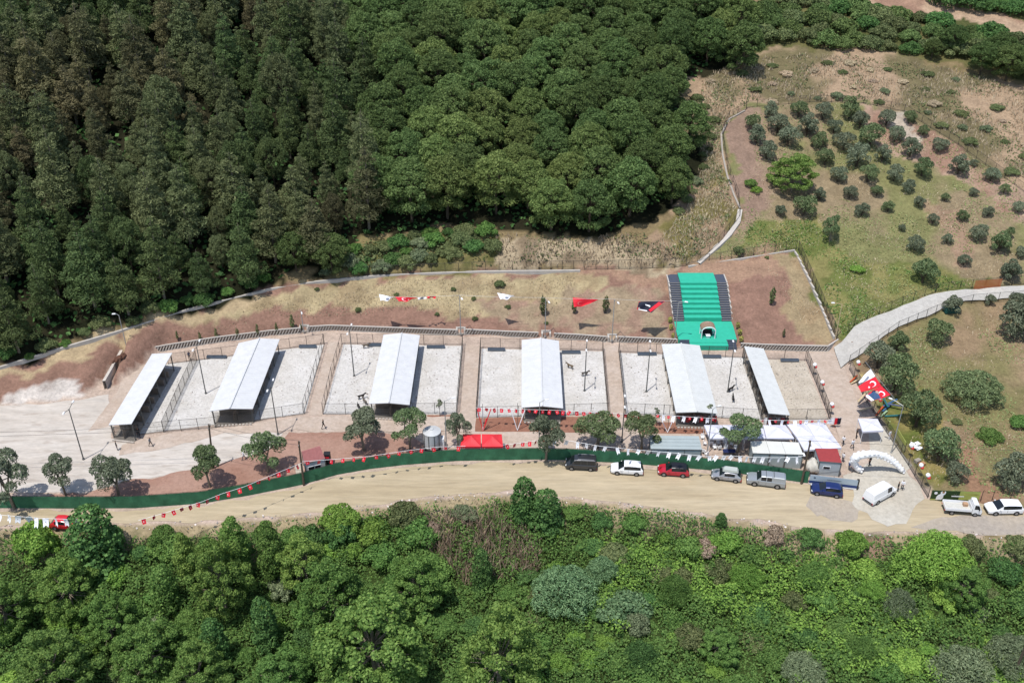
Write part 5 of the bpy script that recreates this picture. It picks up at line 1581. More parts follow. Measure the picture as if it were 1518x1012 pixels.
for lab, x0_, y0_, x1_, y1_, mm, zz in (('blue painted plank, upper one of the pile by the entrance lamp', 1308, 606, 1328, 600, M_BLUEP, .5), ('grey-blue plank crossing the pile by the entrance lamp', 1312, 604, 1337, 612, mat('grey_blue_wood', C(110, 118, 150), .7, 0, 3, .2), .7), ('teal painted plank lying lowest by the entrance lamp', 1311, 618, 1336, 620, M_TEAL, .2),
                                ('short teal plank standing in the pile by the entrance lamp', 1307, 596, 1314, 612, M_TEAL, .9), ('short blue plank at the left of the pile by the entrance lamp', 1308, 612, 1320, 604, M_BLUEP, .35), ('orange painted plank leaning by the lone tent', 1298, 618, 1308, 607, M_ORANGE, .4),
                                ('orange painted plank at the grass edge near the concrete road', 1260, 568, 1270, 560, M_ORANGE, .3), ('cream plank lying across the grass below the orange plank', 1261, 570, 1273, 565, M_CREAM, .25), ('cream pole leaning from the beige track to the flags', 1271, 600, 1285, 586, M_CREAM, .7), ('bent cream pole above the lone tent', 1274, 611, 1294, 607, M_CREAM, .4), ('pale green plank beside the lone tent', 1304, 620, 1314, 613, mat('pale_green_wood', C(170, 200, 160), .7), .3)):
    p, q = us(x0_, y0_, 0), us(x1_, y1_, 0); zb_ = [float(H(k.x, k.y)) for k in (p, q)]; c = (p + q) / 2; d = q - p
    a = MB(); L = d.length; nn = 2
    a.slab([Vector((p.x, p.y, zb_[0] + zz)) + Vector((-d.y, d.x, 0)).normalized() * .13, Vector((q.x, q.y, zb_[1] + zz + .25)) + Vector((-d.y, d.x, 0)).normalized() * .13, Vector((q.x, q.y, zb_[1] + zz + .25)) - Vector((-d.y, d.x, 0)).normalized() * .13, Vector((p.x, p.y, zb_[0] + zz)) - Vector((-d.y, d.x, 0)).normalized() * .13], .1)
    setp(a.build('painted_plank', mm), lab, 'plank')
# orange netting panel by the upper road
p, q = G(1442, 430), G(1482, 427); t = thing('netting_panel', 'orange netting panel on the fence of the upper concrete road', 'netting', p)
a = MB(); n = 8
for i in range(n):
    u0, u1 = p.lerp(q, i / n), p.lerp(q, (i + 1) / n)
    a.add([u0 + Vector((0, -.1, .1)), u1 + Vector((0, -.1, .1)), u1 + Vector((0, -.1, 2.0)), u0 + Vector((0, -.1, 2.0))], [(0, 1, 2, 3)])
a.build('net', mesh_mat('orange_netting', C(206, 110, 60), .7), t)
a = MB(); a.box(G(1410, 462) + Vector((0, 0, .5)), (2.6, 1.2, 1.0), .1, 0, .92); c = G(1410, 462)
setp(a.build('garden_bin', mat('dark_teal_plastic', C(30, 86, 80), .5)), 'dark teal bin under the small tree beside the concrete road', 'bin')


# ------------------------------------------------------------------ people and dogs
def skinned(nodes, edges, root, sub=1):
    me = bpy.data.meshes.new('skin_base'); me.from_pydata([n_[0] for n_ in nodes], edges, [])
    o = bpy.data.objects.new('skin_base', me); COL.objects.link(o)
    md = o.modifiers.new('s', 'SKIN'); md.use_smooth_shade = True
    if not me.skin_vertices: me.skin_vertices.new()
    sk = me.skin_vertices[0].data
    for i, n_ in enumerate(nodes): sk[i].radius = n_[1] if isinstance(n_[1], tuple) else (n_[1], n_[1]); sk[i].use_root = (i == root)
    m2 = o.modifiers.new('d', 'SUBSURF'); m2.levels = sub; m2.render_levels = sub
    dg = bpy.context.evaluated_depsgraph_get(); dg.update()
    out = bpy.data.meshes.new_from_object(o.evaluated_get(dg))
    bpy.data.objects.remove(o); bpy.data.meshes.remove(me)
    return out


def person_mesh(pose):
    N, E = [], []

    def a(p, r, par=None):
        N.append((p, r)); i = len(N) - 1
        if par is not None: E.append((par, i))
        return i
    pel = a((0, 0, .95), (.15, .11)); wa = a((0, 0, 1.12), (.13, .10), pel); chs = a((0, .0, 1.34), (.17, .11), wa); nk = a((0, .0, 1.47), .06, chs)
    jw = a((0, -.03, 1.55), (.065, .075), nk); hd_ = a((0, -.02, 1.64), (.075, .09), jw); tp = a((0, 0, 1.71), (.06, .075), hd_); a((0, -.115, 1.61), .014, hd_)
    for sx in (-1, 1): a((sx * .08, .0, 1.62), .016, hd_)
    for s in (-1, 1):
        st = {'stand': .02, 'walk': .22 * s, 'reach': .05 * s}[pose]
        hp = a((s * .09, 0, .88), .085, pel); kn = a((s * .1, -st * .7 - .02, .48), .058, hp); an = a((s * .1, -st * 1.2 + (.06 if st < 0 else 0), .08), .042, kn); a((s * .1, -st * 1.2 - .15, .035), .035, an)
        sh = a((s * .19, 0, 1.40), .062, chs)
        sw_ = {'stand': .02, 'walk': -.16 * s, 'reach': .25}[pose]
        el = a((s * .25, -sw_ * .5 + .03, 1.13), .043, sh)
        wr = a((s * .24, -sw_ - .05, .90) if pose != 'reach' else (s * .16, -.34, 1.12), .03, el)
        d = Vector(N[wr][0]) - Vector(N[el][0]); d.normalize()
        w0 = Vector(N[wr][0]); pm = a(tuple(w0 + d * .06), (.035, .02), wr)
        for k in range(4):
            f1 = w0 + d * .12 + Vector((0, (k - 1.5) * .02, 0)); i1 = a(tuple(f1), .009, pm); a(tuple(f1 + d * (.045 + .01 * (k in (1, 2))) + Vector((-s * .015, 0, 0))), .008, i1)
        th_ = w0 + d * .05 + Vector((0, -.04, 0)); i1 = a(tuple(th_), .01, pm); a(tuple(th_ + d * .04 + Vector((0, -.012, 0))), .009, i1)
    me = skinned(N, E, 0, 1)
    me.materials.clear()
    for nm, c_ in (('skin_tone', C(200, 150, 122)), ('shirt_white', (.7, .7, .72)), ('trousers_dark', (.02, .022, .03)), ('dark_hair', (.02, .015, .012)), ('shoe_dark', (.02, .02, .02))): me.materials.append(mat(nm, c_, .8))
    for p in me.polygons:
        z = p.center.z; x = abs(p.center.x); y = p.center.y
        if z > 1.66 or (z > 1.56 and y > .02): p.material_index = 3
        elif z > 1.49: p.material_index = 0
        elif z < .08: p.material_index = 4
        elif (pose == 'reach' and y < -.2 and z > .95) or (x > .19 and z < .98 and pose != 'reach'): p.material_index = 0
        elif z < .93: p.material_index = 2
        else: p.material_index = 1
        p.use_smooth = True
    return me


PM = {k: person_mesh(k) for k in ('stand', 'walk', 'reach')}
CLOTH = {'k': mat('black_cloth', (.018, .018, .02), .9), 'w': mat('white_cloth', (.72, .72, .74), .9), 'n': mat('navy_cloth', (.03, .04, .08), .9), 'g': mat('grey_cloth', (.2, .2, .2), .9), 'p': mat('pale_pink_cloth', (.6, .45, .45), .9), 'b': mat('blue_cloth', (.1, .16, .35), .9)}


def person(label, x, y, pose, rz, shirt, tr, s=1.0):
    p = us(x, y, .055); o = link('person', PM[pose], None, p); o.rotation_euler = (0, 0, rz); o.scale = (s, s, s)
    for i, c_ in ((1, shirt), (2, tr)):
        o.material_slots[i].link = 'OBJECT'; o.material_slots[i].material = CLOTH[c_]
    setp(o, label, 'person')


person('person in black walking at the front corner of the leftmost shed', 206.5, 648, 'walk', .5, 'k', 'k')
person('person in dark clothes standing left of the lattice kerb before the leftmost shed', 174, 667, 'stand', 2.0, 'k', 'n')
person('person in dark clothes walking on the front path right of the leftmost shed', 224, 661.5, 'walk', 1.2, 'g', 'k')
person('person in dark clothes at the back fence behind the first two sheds', 281.5, 533.5, 'stand', .3, 'n', 'k')
person('person in black walking alone at the front end of the first aisle', 480, 635.5, 'walk', 1.4, 'k', 'k', 1.05)
person('person in a white shirt walking across the pale yard by the small tree', 362, 681, 'walk', -1.2, 'w', 'n')
person('person in dark clothes half hidden behind the small tree on the pale yard', 367.5, 672, 'walk', -1.2, 'k', 'k')
person('person in a white shirt crouching low before the third shed', 597, 626, 'reach', .4, 'w', 'k', .9)
person('person in black and white beside the large white tents', 1249, 659.5, 'walk', 2.4, 'w', 'k')
person('person in a white shirt walking down the beige track to the arch', 1262.5, 665, 'walk', .2, 'w', 'k', 1.05)
person('person in black standing at the left leg of the lone entrance tent', 1268.5, 649, 'stand', 1.0, 'k', 'k', 1.05)
person('person in black standing inside the balloon arch with an arm out', 1288, 690, 'reach', -1.1, 'k', 'k', 1.08)
person('person in black standing by the nose of the white van', 1330, 727.5, 'stand', .9, 'k', 'k')
person('person in white standing behind the nose of the white van', 1336.5, 725.5, 'reach', -.4, 'w', 'k')
person('person in pale clothes at the corner of the red roofed cabin', 1248.5, 684.5, 'stand', 2.2, 'w', 'n')
person('person in pale pink standing just left of the arch foot', 1262, 699.5, 'stand', 1.2, 'p', 'g')
person('person in white at the right fence above the lime banner', 1317.5, 651, 'stand', .5, 'w', 'w')
person('person with a blue top left of the arch by the sign', 1257.5, 696, 'stand', 1.8, 'b', 'g', .9)


def dog_mesh():
    N, E = [], []

    def a(p, r, par=None):
        N.append((p, r)); i = len(N) - 1
        if par is not None: E.append((par, i))
        return i
    ch_ = a((.22, 0, .5), (.13, .15)); be = a((-.05, 0, .52), (.11, .115), ch_); hp = a((-.32, 0, .52), (.11, .12), be)
    nk = a((.42, 0, .66), .08, ch_); hd_ = a((.54, 0, .74), (.08, .075), nk); a((.70, 0, .70), .038, hd_)
    for s in (-1, 1):
        a((.5, s * .07, .84), .02, hd_)
        k = a((.24, s * .09, .36), .05, ch_); w_ = a((.23, s * .09, .2), .032, k); a((.25, s * .09, .03), .03, w_)
        th = a((-.3, s * .1, .38), .075, hp); kn = a((-.24, s * .1, .28), .05, th); hk = a((-.42, s * .1, .18), .03, kn); a((-.38, s * .1, .03), .03, hk)
    t1 = a((-.5, 0, .6), .03, hp); a((-.66, 0, .72), .018, t1)
    return skinned(N, E, 0, 1)


DM = dog_mesh(); DM.materials.clear(); DM.materials.append(mat('black_fur', (.018, .016, .015), .9, 0, 6, .3))
for lab, x, y, rz, c_ in (('black dog lying in the gravel pen left of the third shed', 536, 591, .4, None), ('tan and grey dog beside the black dog left of the third shed', 541, 598, 2.2, (.12, .1, .08)), ('dark dog nearest the fence left of the third shed', 532, 606, -1.2, None),
                          ('dark dog below the lamp in the pen right of the fifth shed', 1086.5, 594, 1.5, None), ('small dark dog at the foot of the lamp right of the fifth shed', 1083, 580, .6, None), ('brown dog in the pen right of the fourth shed', 845, 546, 2.6, (.14, .1, .06)), ('dark dog lying at the lamp foot right of the fourth shed', 867, 557, .2, (.08, .07, .06)), ('brown dog before the fence of the gravel pen left of the third shed', 543, 516, .2, (.1, .08, .06))):
    me = DM
    if c_:
        me = DM.copy(); me.materials.clear(); me.materials.append(mat('fur_%d' % int(c_[0] * 1000), c_, .9, 0, 6, .3))
    o = link('dog', me, None, us(x, y, .05)); o.rotation_euler = (0, 0, rz); setp(o, lab, 'dog')
    o.scale = (1.25, 1.25, 1.25)
    for p_ in me.polygons: p_.use_smooth = True


# ------------------------------------------------------------------ vegetation
K = 1.0


def LC(r, g, b): return C(r, g, b, K)


LM = {
    'conifer': leaf_mat('conifer_needles', LC(68, 82, 46), LC(122, 134, 82)),
    'conifer_brown': leaf_mat('browned_needles', LC(86, 86, 50), LC(128, 124, 80)),
    'conifer_grey': leaf_mat('grey_dead_needles', LC(74, 77, 46), LC(116, 117, 76)),
    'conifer_green': leaf_mat('fresh_conifer_needles', LC(52, 74, 36), LC(102, 126, 66)),
    'pine': leaf_mat('pine_needles', LC(62, 90, 44), LC(116, 144, 78), .25, .06, .92),
    'pine_yellow': leaf_mat('yellow_green_needles', LC(76, 100, 44), LC(130, 152, 78), .25, .06, .9),
    'pine_dark': leaf_mat('deep_pine_needles', LC(56, 80, 40), LC(108, 134, 70), .25, .06, .92),
    'broad': leaf_mat('broad_leaves', LC(60, 104, 42), LC(122, 164, 74), .35, .05, .92),
    'plane': leaf_mat('plane_leaves', LC(70, 110, 42), LC(138, 172, 78), .35, .05, .92),
    'ivy': leaf_mat('ivy_leaves', LC(44, 84, 40), LC(94, 140, 66), .28, .05, .9),
    'bramble': leaf_mat('bramble_leaves', LC(82, 128, 46), LC(142, 184, 80), .35, .05, .95),
    'bramble_dark': leaf_mat('dark_bramble_leaves', LC(62, 106, 44), LC(118, 160, 74), .35, .05, .92),
    'olive': leaf_mat('olive_leaves', LC(72, 86, 62), LC(134, 146, 114), .2),
    'olive_green': leaf_mat('greener_olive_leaves', LC(64, 88, 50), LC(122, 144, 90), .2),
    'willow': leaf_mat('willow_leaves', LC(70, 106, 66), LC(130, 164, 110), .25, .05, .9),
    'greyshrub': leaf_mat('grey_shrub_leaves', LC(74, 92, 60), LC(132, 148, 104), .2),
    'scrub': leaf_mat('scrub_leaves', LC(66, 86, 46), LC(124, 138, 80), .25),
    'dry': leaf_mat('dry_stems', LC(134, 116, 90), LC(190, 172, 138), .15),
    'reed': leaf_mat('dead_reeds', LC(122, 104, 82), LC(180, 158, 126), .15),
    'straw': leaf_mat('straw_grass', LC(164, 148, 112), LC(206, 190, 152), .2),
    'grass': leaf_mat('green_grass', LC(100, 118, 62), LC(146, 158, 94), .25),
    'cypress': leaf_mat('cypress_leaves', LC(58, 76, 40), LC(110, 124, 70), .2),
    'gold': leaf_mat('golden_leaves', LC(120, 128, 40), LC(196, 196, 80), .2),
    'stone': leaf_mat('loose_stone', LC(120, 112, 102), LC(206, 198, 186), 0),
}


def leafquads(P, N, size, rng, asp=1.0, jit=.7):
    n = len(P)
    nr = N + rng.normal(0, jit, (n, 3)); nr /= np.linalg.norm(nr, axis=1)[:, None] + 1e-9
    r = rng.normal(size=(n, 3)); a = np.cross(nr, r); a /= np.linalg.norm(a, axis=1)[:, None] + 1e-9
    b = np.cross(nr, a)
    s = size * rng.uniform(.6, 1.35, n)
    a = a * (s * .5)[:, None] * asp; b = b * (s * .5)[:, None] / asp
    k = rng.uniform(.35, .9, n)[:, None]
    V = np.stack([P - a * k - b, P + a - b * k, P + a * k + b, P - a + b * k], 1).reshape(-1, 3)
    F = np.arange(4 * n).reshape(n, 4)
    return V, F


def lobes_leaves(lobes, n, rng, shell=.35, down=.25):
    """points on the outside of a cluster of ellipsoid lobes"""
    L = np.array([[*c, *r] for c, r in lobes]); w = (L[:, 3] * L[:, 4] + L[:, 3] * L[:, 5]); w = w / w.sum()
    out, nrm = [], []; have = 0
    while have < n:
        k = rng.choice(len(L), n, p=w); d = rng.normal(size=(n, 3)); d /= np.linalg.norm(d, axis=1)[:, None]
        flip = (d[:, 2] < 0) & (rng.random(n) > down); d[flip, 2] *= -1
        rad = 1 - shell * rng.random(n) ** 2
        p = L[k, :3] + d * L[k, 3:] * rad[:, None]
        q = np.zeros(n, bool)
        for j in range(len(L)):
            e = ((p - L[j, :3]) / L[j, 3:]); q |= ((e ** 2).sum(1) < .5) & (k != j)
        keep = ~q
        nn = d / L[k, 3:]; nn /= np.linalg.norm(nn, axis=1)[:, None]
        out.append(p[keep]); nrm.append(nn[keep]); have += keep.sum()
        if len(out) > 12: break
    return np.concatenate(out)[:n], np.concatenate(nrm)[:n]


def crown_mesh(name, lobes, n, size, seed, asp=1.0, jit=.58, shell=.35, down=.25):
    rng = np.random.default_rng(seed)
    P, N = lobes_leaves(lobes, n, rng, shell, down)
    V, F = leafquads(P, N, size, rng, asp, jit)
    return np_mesh(name, V, F, [LM['broad']])


def limb_mesh(segs, mt):
    m1 = MB()
    for p, q, r0, r1 in segs: m1.tube(p, q, r0, r1, 6)
    return m1.mesh('trunk', mt)


def t_conifer(seed):
    r = random.Random(seed); h = r.uniform(10.5, 14.5); lo = []
    lean = r.uniform(-.5, .5); z = h * .22; k = 0
    while z < h - .5:
        f = (z - h * .22) / (h * .78); R = 2.75 * (1 - f) ** .85 + .25
        n = 4 if f < .6 else (3 if f < .85 else 1)
        for i in range(n):
            a = k * 1.1 + i * 2 * math.pi / n + r.uniform(-.4, .4); d = R * r.uniform(.35, .85) if n > 1 else 0
            s = R * r.uniform(.34, .52) + .3
            lo.append(((d * math.cos(a) + lean * f, d * math.sin(a), z + r.uniform(-.4, .4)), (s, s, s * r.uniform(.55, .8))))
        z += r.uniform(.9, 1.35); k += 1
    segs = [((0, 0, -1), (lean * .5, 0, h * .5), .24, .16), ((lean * .5, 0, h * .5), (lean, 0, h * .97), .16, .03)]
    for c, s in lo[::3]: segs.append(((lean * c[2] / h, 0, c[2] - .5), c, .06, .02))
    return lo, segs, 7000, .21


def t_pine(seed):
    r = random.Random(seed); h = r.uniform(9.5, 11.5); lo = []; R = r.uniform(3.6, 4.5)
    for i in range(46):
        a = i * 2.39996; f = math.sqrt((i + .5) / 46); d = R * f * r.uniform(.9, 1.05)
        z = h - 1.0 - 3.6 * f ** 2 + r.uniform(-.55, .55); s = r.uniform(.62, 1.12)
        lo.append(((d * math.cos(a), d * math.sin(a), z), (s, s, s * r.uniform(.8, 1.1))))
    for i in range(7):
        a = i * .9 + r.uniform(0, .4); d = R * r.uniform(.55, .9); s = r.uniform(.8, 1.2)
        lo.append(((d * math.cos(a), d * math.sin(a), h - 5.2 + r.uniform(-.5, .8)), (s, s, s * .6)))
    for i in range(9):
        a = i * .7 + r.uniform(0, .4); d = R * r.uniform(.45, .85); s = r.uniform(.9, 1.3)
        lo.append(((d * math.cos(a), d * math.sin(a), h - 7.2 + r.uniform(-.8, .8)), (s, s, s * .7)))
    segs = [((0, 0, -1), (.2, 0, h * .45), .26, .2), ((.2, 0, h * .45), (0, .1, h * .85), .2, .06)]
    for c, s in lo[::3]: segs.append(((.1, 0, h * .45 + r.uniform(0, 1.5)), c, .09, .03))
    return lo, segs, 14000, .20


def t_olive(seed):
    r = random.Random(seed); lo = []
    for i in range(11):
        a = i * 2.4; f = math.sqrt((i + .4) / 11); d = 1.4 * f * r.uniform(.8, 1.15); s = r.uniform(.45, .9)
        lo.append(((d * math.cos(a), d * math.sin(a), 2.5 - 1.35 * f ** 2 + r.uniform(-.4, .45)), (s, s, s * r.uniform(.8, 1.2))))
    segs = [((0, 0, -.4), (.05, .05, .6), .2, .15)]
    for c, s in lo[::2]: segs.append(((.05, .05, .5), c, .08, .03))
    return lo, segs, 3000, .15


def t_roadside(seed):
    r = random.Random(seed); lo = []
    n = r.choice((9, 11, 13))
    for i in range(n):
        a = i * 2.4 + seed; f = math.sqrt((i + .4) / n); d = 1.9 * f * r.uniform(.75, 1.2); s = r.uniform(.5, 1.0)
        lo.append(((d * math.cos(a), d * math.sin(a), 4.3 - 1.7 * f ** 2 + r.uniform(-1.1, .9)), (s, s, s * .9)))
    segs = [((0, 0, -.3), (.12, .05, 1.6), .17, .13)]
    for k in range(3):
        a = k * 2.1 + seed; m_ = (.12 + .5 * math.cos(a), .05 + .5 * math.sin(a), 2.9); segs.append(((.12, .05, 1.55), m_, .11, .07))
        for c, s in lo[k::3]: segs.append((m_, c, .06, .02))
    return lo, segs, 4200, .155


def t_plane(seed):
    r = random.Random(seed); lo = []; n = 74; R = 4.6
    for i in range(n):
        a = i * 2.39996; f = math.sqrt((i + .5) / n); d = R * f * r.uniform(.7, 1.22)
        s = r.uniform(.45, 1.1); lo.append(((d * math.cos(a), d * math.sin(a), 9.6 - 5.6 * f ** 1.8 + r.uniform(-1.7, 1.4)), (s, s, s * .8)))
    for i in range(16):
        a = i * .4 + r.uniform(0, .3); s = r.uniform(.6, 1.0); lo.append(((3.6 * math.cos(a), 3.6 * math.sin(a), 3.2 + r.uniform(-1, .8)), (s, s, s)))
    segs = [((0, 0, -1), (.2, .1, 4), .34, .25), ((.2, .1, 4), (0, 0, 8.5), .25, .06)]
    for c, s in lo[::3]: segs.append(((.15, .1, 3.5 + r.uniform(0, 2)), c, .1, .03))
    return lo, segs, 17000, .205


def t_poplar(seed):
    r = random.Random(seed); lo = []; h = 10
    for i in range(20):
        f = i / 19; R = 1.5 * math.sin(math.pi * min(1, .25 + .72 * f)) + .25; a = i * 2.4
        s = .55 + .5 * R * r.uniform(.5, .9); lo.append(((R * .6 * math.cos(a), R * .6 * math.sin(a), 1.3 + (h - 1.6) * f), (s, s, s * 1.1)))
    return lo, [((0, 0, -1), (0, 0, h * .9), .2, .04)] + [((0, 0, c[2] - .5), c, .05, .02) for c, s in lo[::2]], 7000, .20


def t_mound(seed):
    r = random.Random(seed); lo = []
    for i in range(13):
        a = i * 2.4; f = math.sqrt((i + .3) / 13); d = 2.0 * f; s = r.uniform(.6, 1.15)
        lo.append(((d * math.cos(a), d * math.sin(a), 1.6 - 1.1 * f ** 2 + r.uniform(-.25, .35)), (s, s, s * .85)))
    return lo, [((0, 0, -.5), (0, 0, 1.2), .1, .05)] + [((0, 0, .4), c, .05, .02) for c, s in lo[::3]], 3400, .195


def t_ivy(seed):
    r = random.Random(seed); lo = []
    for i in range(24):
        f = i / 23; a = i * 2.4; R = 1.6 * (1 - f) ** .6 + .3; s = r.uniform(.65, 1.1)
        lo.append(((R * .7 * math.cos(a), R * .7 * math.sin(a), .6 + 5.6 * f), (s, s, s * 1.1)))
    return lo, [((0, 0, -.5), (0, 0, 5.6), .2, .06)] + [((0, 0, c[2] - .4), c, .05, .02) for c, s in lo[::4]], 4600, .20


def t_willow(seed):
    r = random.Random(seed); lo = []
    for i in range(34):
        a = i * 2.39996; f = math.sqrt((i + .5) / 34); d = 3.4 * f; s = r.uniform(.7, 1.15)
        lo.append(((d * math.cos(a), d * math.sin(a), 3.9 - 2.6 * f ** 2.2 + r.uniform(-.4, .4)), (s, s, s)))
    return lo, [((0, 0, -.5), (0, 0, 2.6), .25, .12)] + [((0, 0, .8), c, .08, .02) for c, s in lo[::3]], 7500, .18


def t_slim(seed):
    r = random.Random(seed); lo = []
    for i in range(8):
        f = i / 7; R = .34 * math.sin(math.pi * (.2 + .75 * f)) + .06; lo.append(((r.uniform(-.08, .08), r.uniform(-.08, .08), .5 + 2.0 * f), (R, R, .3)))
    return lo, [((0, 0, -.3), (0, 0, 2.2), .05, .02)], 260, .17


def t_sapling(seed):
    r = random.Random(seed); lo = []
    for i in range(6): lo.append(((r.uniform(-.35, .35), r.uniform(-.3, .3), 2.0 + r.uniform(0, 1.6)), (.34, .34, .36)))
    return lo, [((0, 0, -.3), (.03, 0, 3.2), .06, .02)] + [((0, 0, 1.6), c, .03, .01) for c, s in lo[::2]], 240, .2


def t_ball(seed):
    return [((0, 0, .75), (.42, .42, .5)), ((0, 0, .35), (.38, .38, .3))], [((0, 0, -.2), (0, 0, .6), .04, .03)], 260, .14


def t_reed(seed):
    return None, None, 0, 0


KIND = {'conifer': (t_conifer, 5, M_BARKL, 2.0), 'pine': (t_pine, 6, M_BARK, 1.7), 'olive': (t_olive, 5, M_BARK, 1.6), 'roadside': (t_roadside, 5, M_BARKL, 1.6), 'plane': (t_plane, 3, M_BARKL, 1.0),
        'poplar': (t_poplar, 3, M_BARKL, 1.0), 'mound': (t_mound, 6, M_BARK, 1.0), 'ivy': (t_ivy, 3, M_BARK, 1.0), 'willow': (t_willow, 3, M_BARK, 1.8), 'slim': (t_slim, 3, M_BARK, 1.0), 'sapling': (t_sapling, 3, M_BARK, 1.2), 'ball': (t_ball, 2, M_BARK, 1.0)}
PROTO = {}
for k_i, (k, (fn, nv, bm_, asp)) in enumerate(KIND.items()):
    PROTO[k] = []
    for v in range(nv):
        lo, segs, n, size = fn(100 * (k_i + 1) + v)
        PROTO[k].append((crown_mesh('crown', lo, n, size, 1000 * (k_i + 1) + v, asp, 1.0 if k in ('pine', 'conifer') else (.75 if k in ('olive', 'roadside', 'willow') else .58)), limb_mesh(segs, bm_)))

NAME = {'conifer': ('conifer_tree', 'tree'), 'pine': ('pine_tree', 'tree'), 'olive': ('olive_tree', 'tree'), 'roadside': ('olive_tree', 'tree'), 'plane': ('plane_tree', 'tree'), 'poplar': ('poplar_tree', 'tree'),
        'mound': ('shrub', 'shrub'), 'ivy': ('ivy_covered_tree', 'tree'), 'willow': ('willow_shrub', 'shrub'), 'slim': ('young_cypress', 'tree'), 'sapling': ('sapling', 'tree'), 'ball': ('clipped_shrub', 'shrub')}
VR = random.Random(21)


def plant(kind, leaf, pos, s, label, group=None, sz=None, name=None, cat=None, var=None):
    nm, ct = NAME[kind]
    t = thing(name or nm, label, cat or ct, pos, VR.uniform(0, 6.28), group)
    w_ = s * VR.uniform(.95, 1.05); t.scale = (w_, w_, (sz or s) * VR.uniform(.93, 1.07))
    cr_, tr_ = PROTO[kind][VR.randrange(len(PROTO[kind])) if var is None else var]
    o = link('crown', cr_, t); o.material_slots[0].link = 'OBJECT'; o.material_slots[0].material = LM[leaf]
    link('trunk', tr_, t)
    return t


def poisson(poly, gap, rng, n=60000, cap=None):
    X = np.array([p[0] for p in poly]); Y = np.array([p[1] for p in poly])
    out = np.zeros((0, 2)); pts = np.stack([rng.uniform(X.min(), X.max(), n), rng.uniform(Y.min(), Y.max(), n)], 1)
    pts = pts[inpoly(pts[:, 0], pts[:, 1], poly)]
    cell = {}; res = []
    for p in pts:
        c_ = (int(p[0] // gap), int(p[1] // gap)); ok = True
        for i in (-1, 0, 1):
            for j in (-1, 0, 1):
                for q in cell.get((c_[0] + i, c_[1] + j), ()):
                    if (p[0] - q[0]) ** 2 + (p[1] - q[1]) ** 2 < gap * gap: ok = False
        if ok: cell.setdefault(c_, []).append(p); res.append(p)
    return res


def topx(p):
    """where a point sits in the photograph"""
    d = Vector((p[0], p[1], p[2] - CAM_H)); depth = d.y * CP - d.z * SP; up = d.y * SP + d.z * CP
    return CX + FPX * d.x / depth, CY - FPX * up / depth


# the dark wood on the left
rngv = np.random.default_rng(5)
WOODA = wpoly([(-60, 548), (0, 532), (160, 483), (300, 446), (400, 417), (470, 396), (522, 356), (548, 338), (548, 150), (500, 0), (470, -30), (-200, -30)])
ptsA = poisson(WOODA, 4.9, rngv)
ptsA = [p for p in ptsA if -40 < topx((p[0], p[1], float(H(p[0], p[1]))))[0] < 1560]
ptsA.sort(key=lambda p: p[1])
print('conifers', len(ptsA))
LABA = {'conifer': 'olive toned dark conifer crowded in the wood on the left', 'conifer_brown': 'browned conifer with dry foliage standing in the dark wood on the left', 'conifer_grey': 'greyish half dead conifer standing in the dark wood on the left', 'conifer_green': 'fresher green conifer standing in the dark wood on the left'}
for i, p in enumerate(ptsA[:298]):
    nz = float(vnoise(np.array(p[0]), np.array(p[1]), .07, 77)) + VR.uniform(-.5, .5)
    lf = 'conifer' if -.6 < nz < .35 else ('conifer_brown' if nz <= -.6 and VR.random() < .55 else ('conifer_grey' if nz <= -.6 else 'conifer_green'))
    s = VR.uniform(.62, 1.28); z = float(H(p[0], p[1]))
    if VR.random() < .15:
        plant('pine', lf, (p[0], p[1], z), s * .72, LABA[lf], LABA[lf].split(' standing')[0].split(' crowded')[0] + 's in the left wood', s * 1.12, 'conifer_tree')
        continue
    plant('conifer', lf, (p[0], p[1], z), s * 1.05, LABA[lf], LABA[lf].split(' standing')[0].split(' crowded')[0] + 's in the left wood', s)
# pine stand
WOODB = wpoly([(556, 338), (640, 328), (745, 338), (830, 344), (905, 346), (980, 318), (1020, 285), (1028, 235), (992, 180), (1010, 120), (1060, 100), (1090, 70), (1090, 0), (1080, -30), (500, -30), (520, 60), (560, 160)])
ptsB = poisson(WOODB, 5.9, rngv); print('pines', len(ptsB))
LABB = {'pine': 'mid green rounded pine crowded in the pine stand', 'pine_yellow': 'yellowish green pine crowded in the pine stand', 'pine_dark': 'deep green rounded pine crowded in the pine stand'}
for p in ptsB[:298]:
    z = float(H(p[0], p[1])); q = topx((p[0], p[1], z))
    nz = float(vnoise(np.array(p[0]), np.array(p[1]), .09, 31)) + VR.uniform(-.35, .35)
    lf = 'pine' if -.3 < nz < .5 else ('pine_yellow' if nz >= .5 else 'pine_dark')
    s = VR.uniform(.92, 1.22)
    plant('pine', lf, (p[0], p[1], z), s, LABB[lf], LABB[lf].split(' crowded')[0] + 's of the stand', s * 1.02)
plant('pine', 'pine', G(1098, 108), 1.15, 'broad umbrella shaped pine at the right edge of the stand, bare trunk showing', None, 1.2)
plant('pine', 'pine_dark', G(440, 402), .78, 'low rounded pine left of two standing out before the dark wood', None, .8)
plant('pine', 'pine', G(492, 402), .86, 'low rounded pine right of two standing out before the dark wood', None, .85)
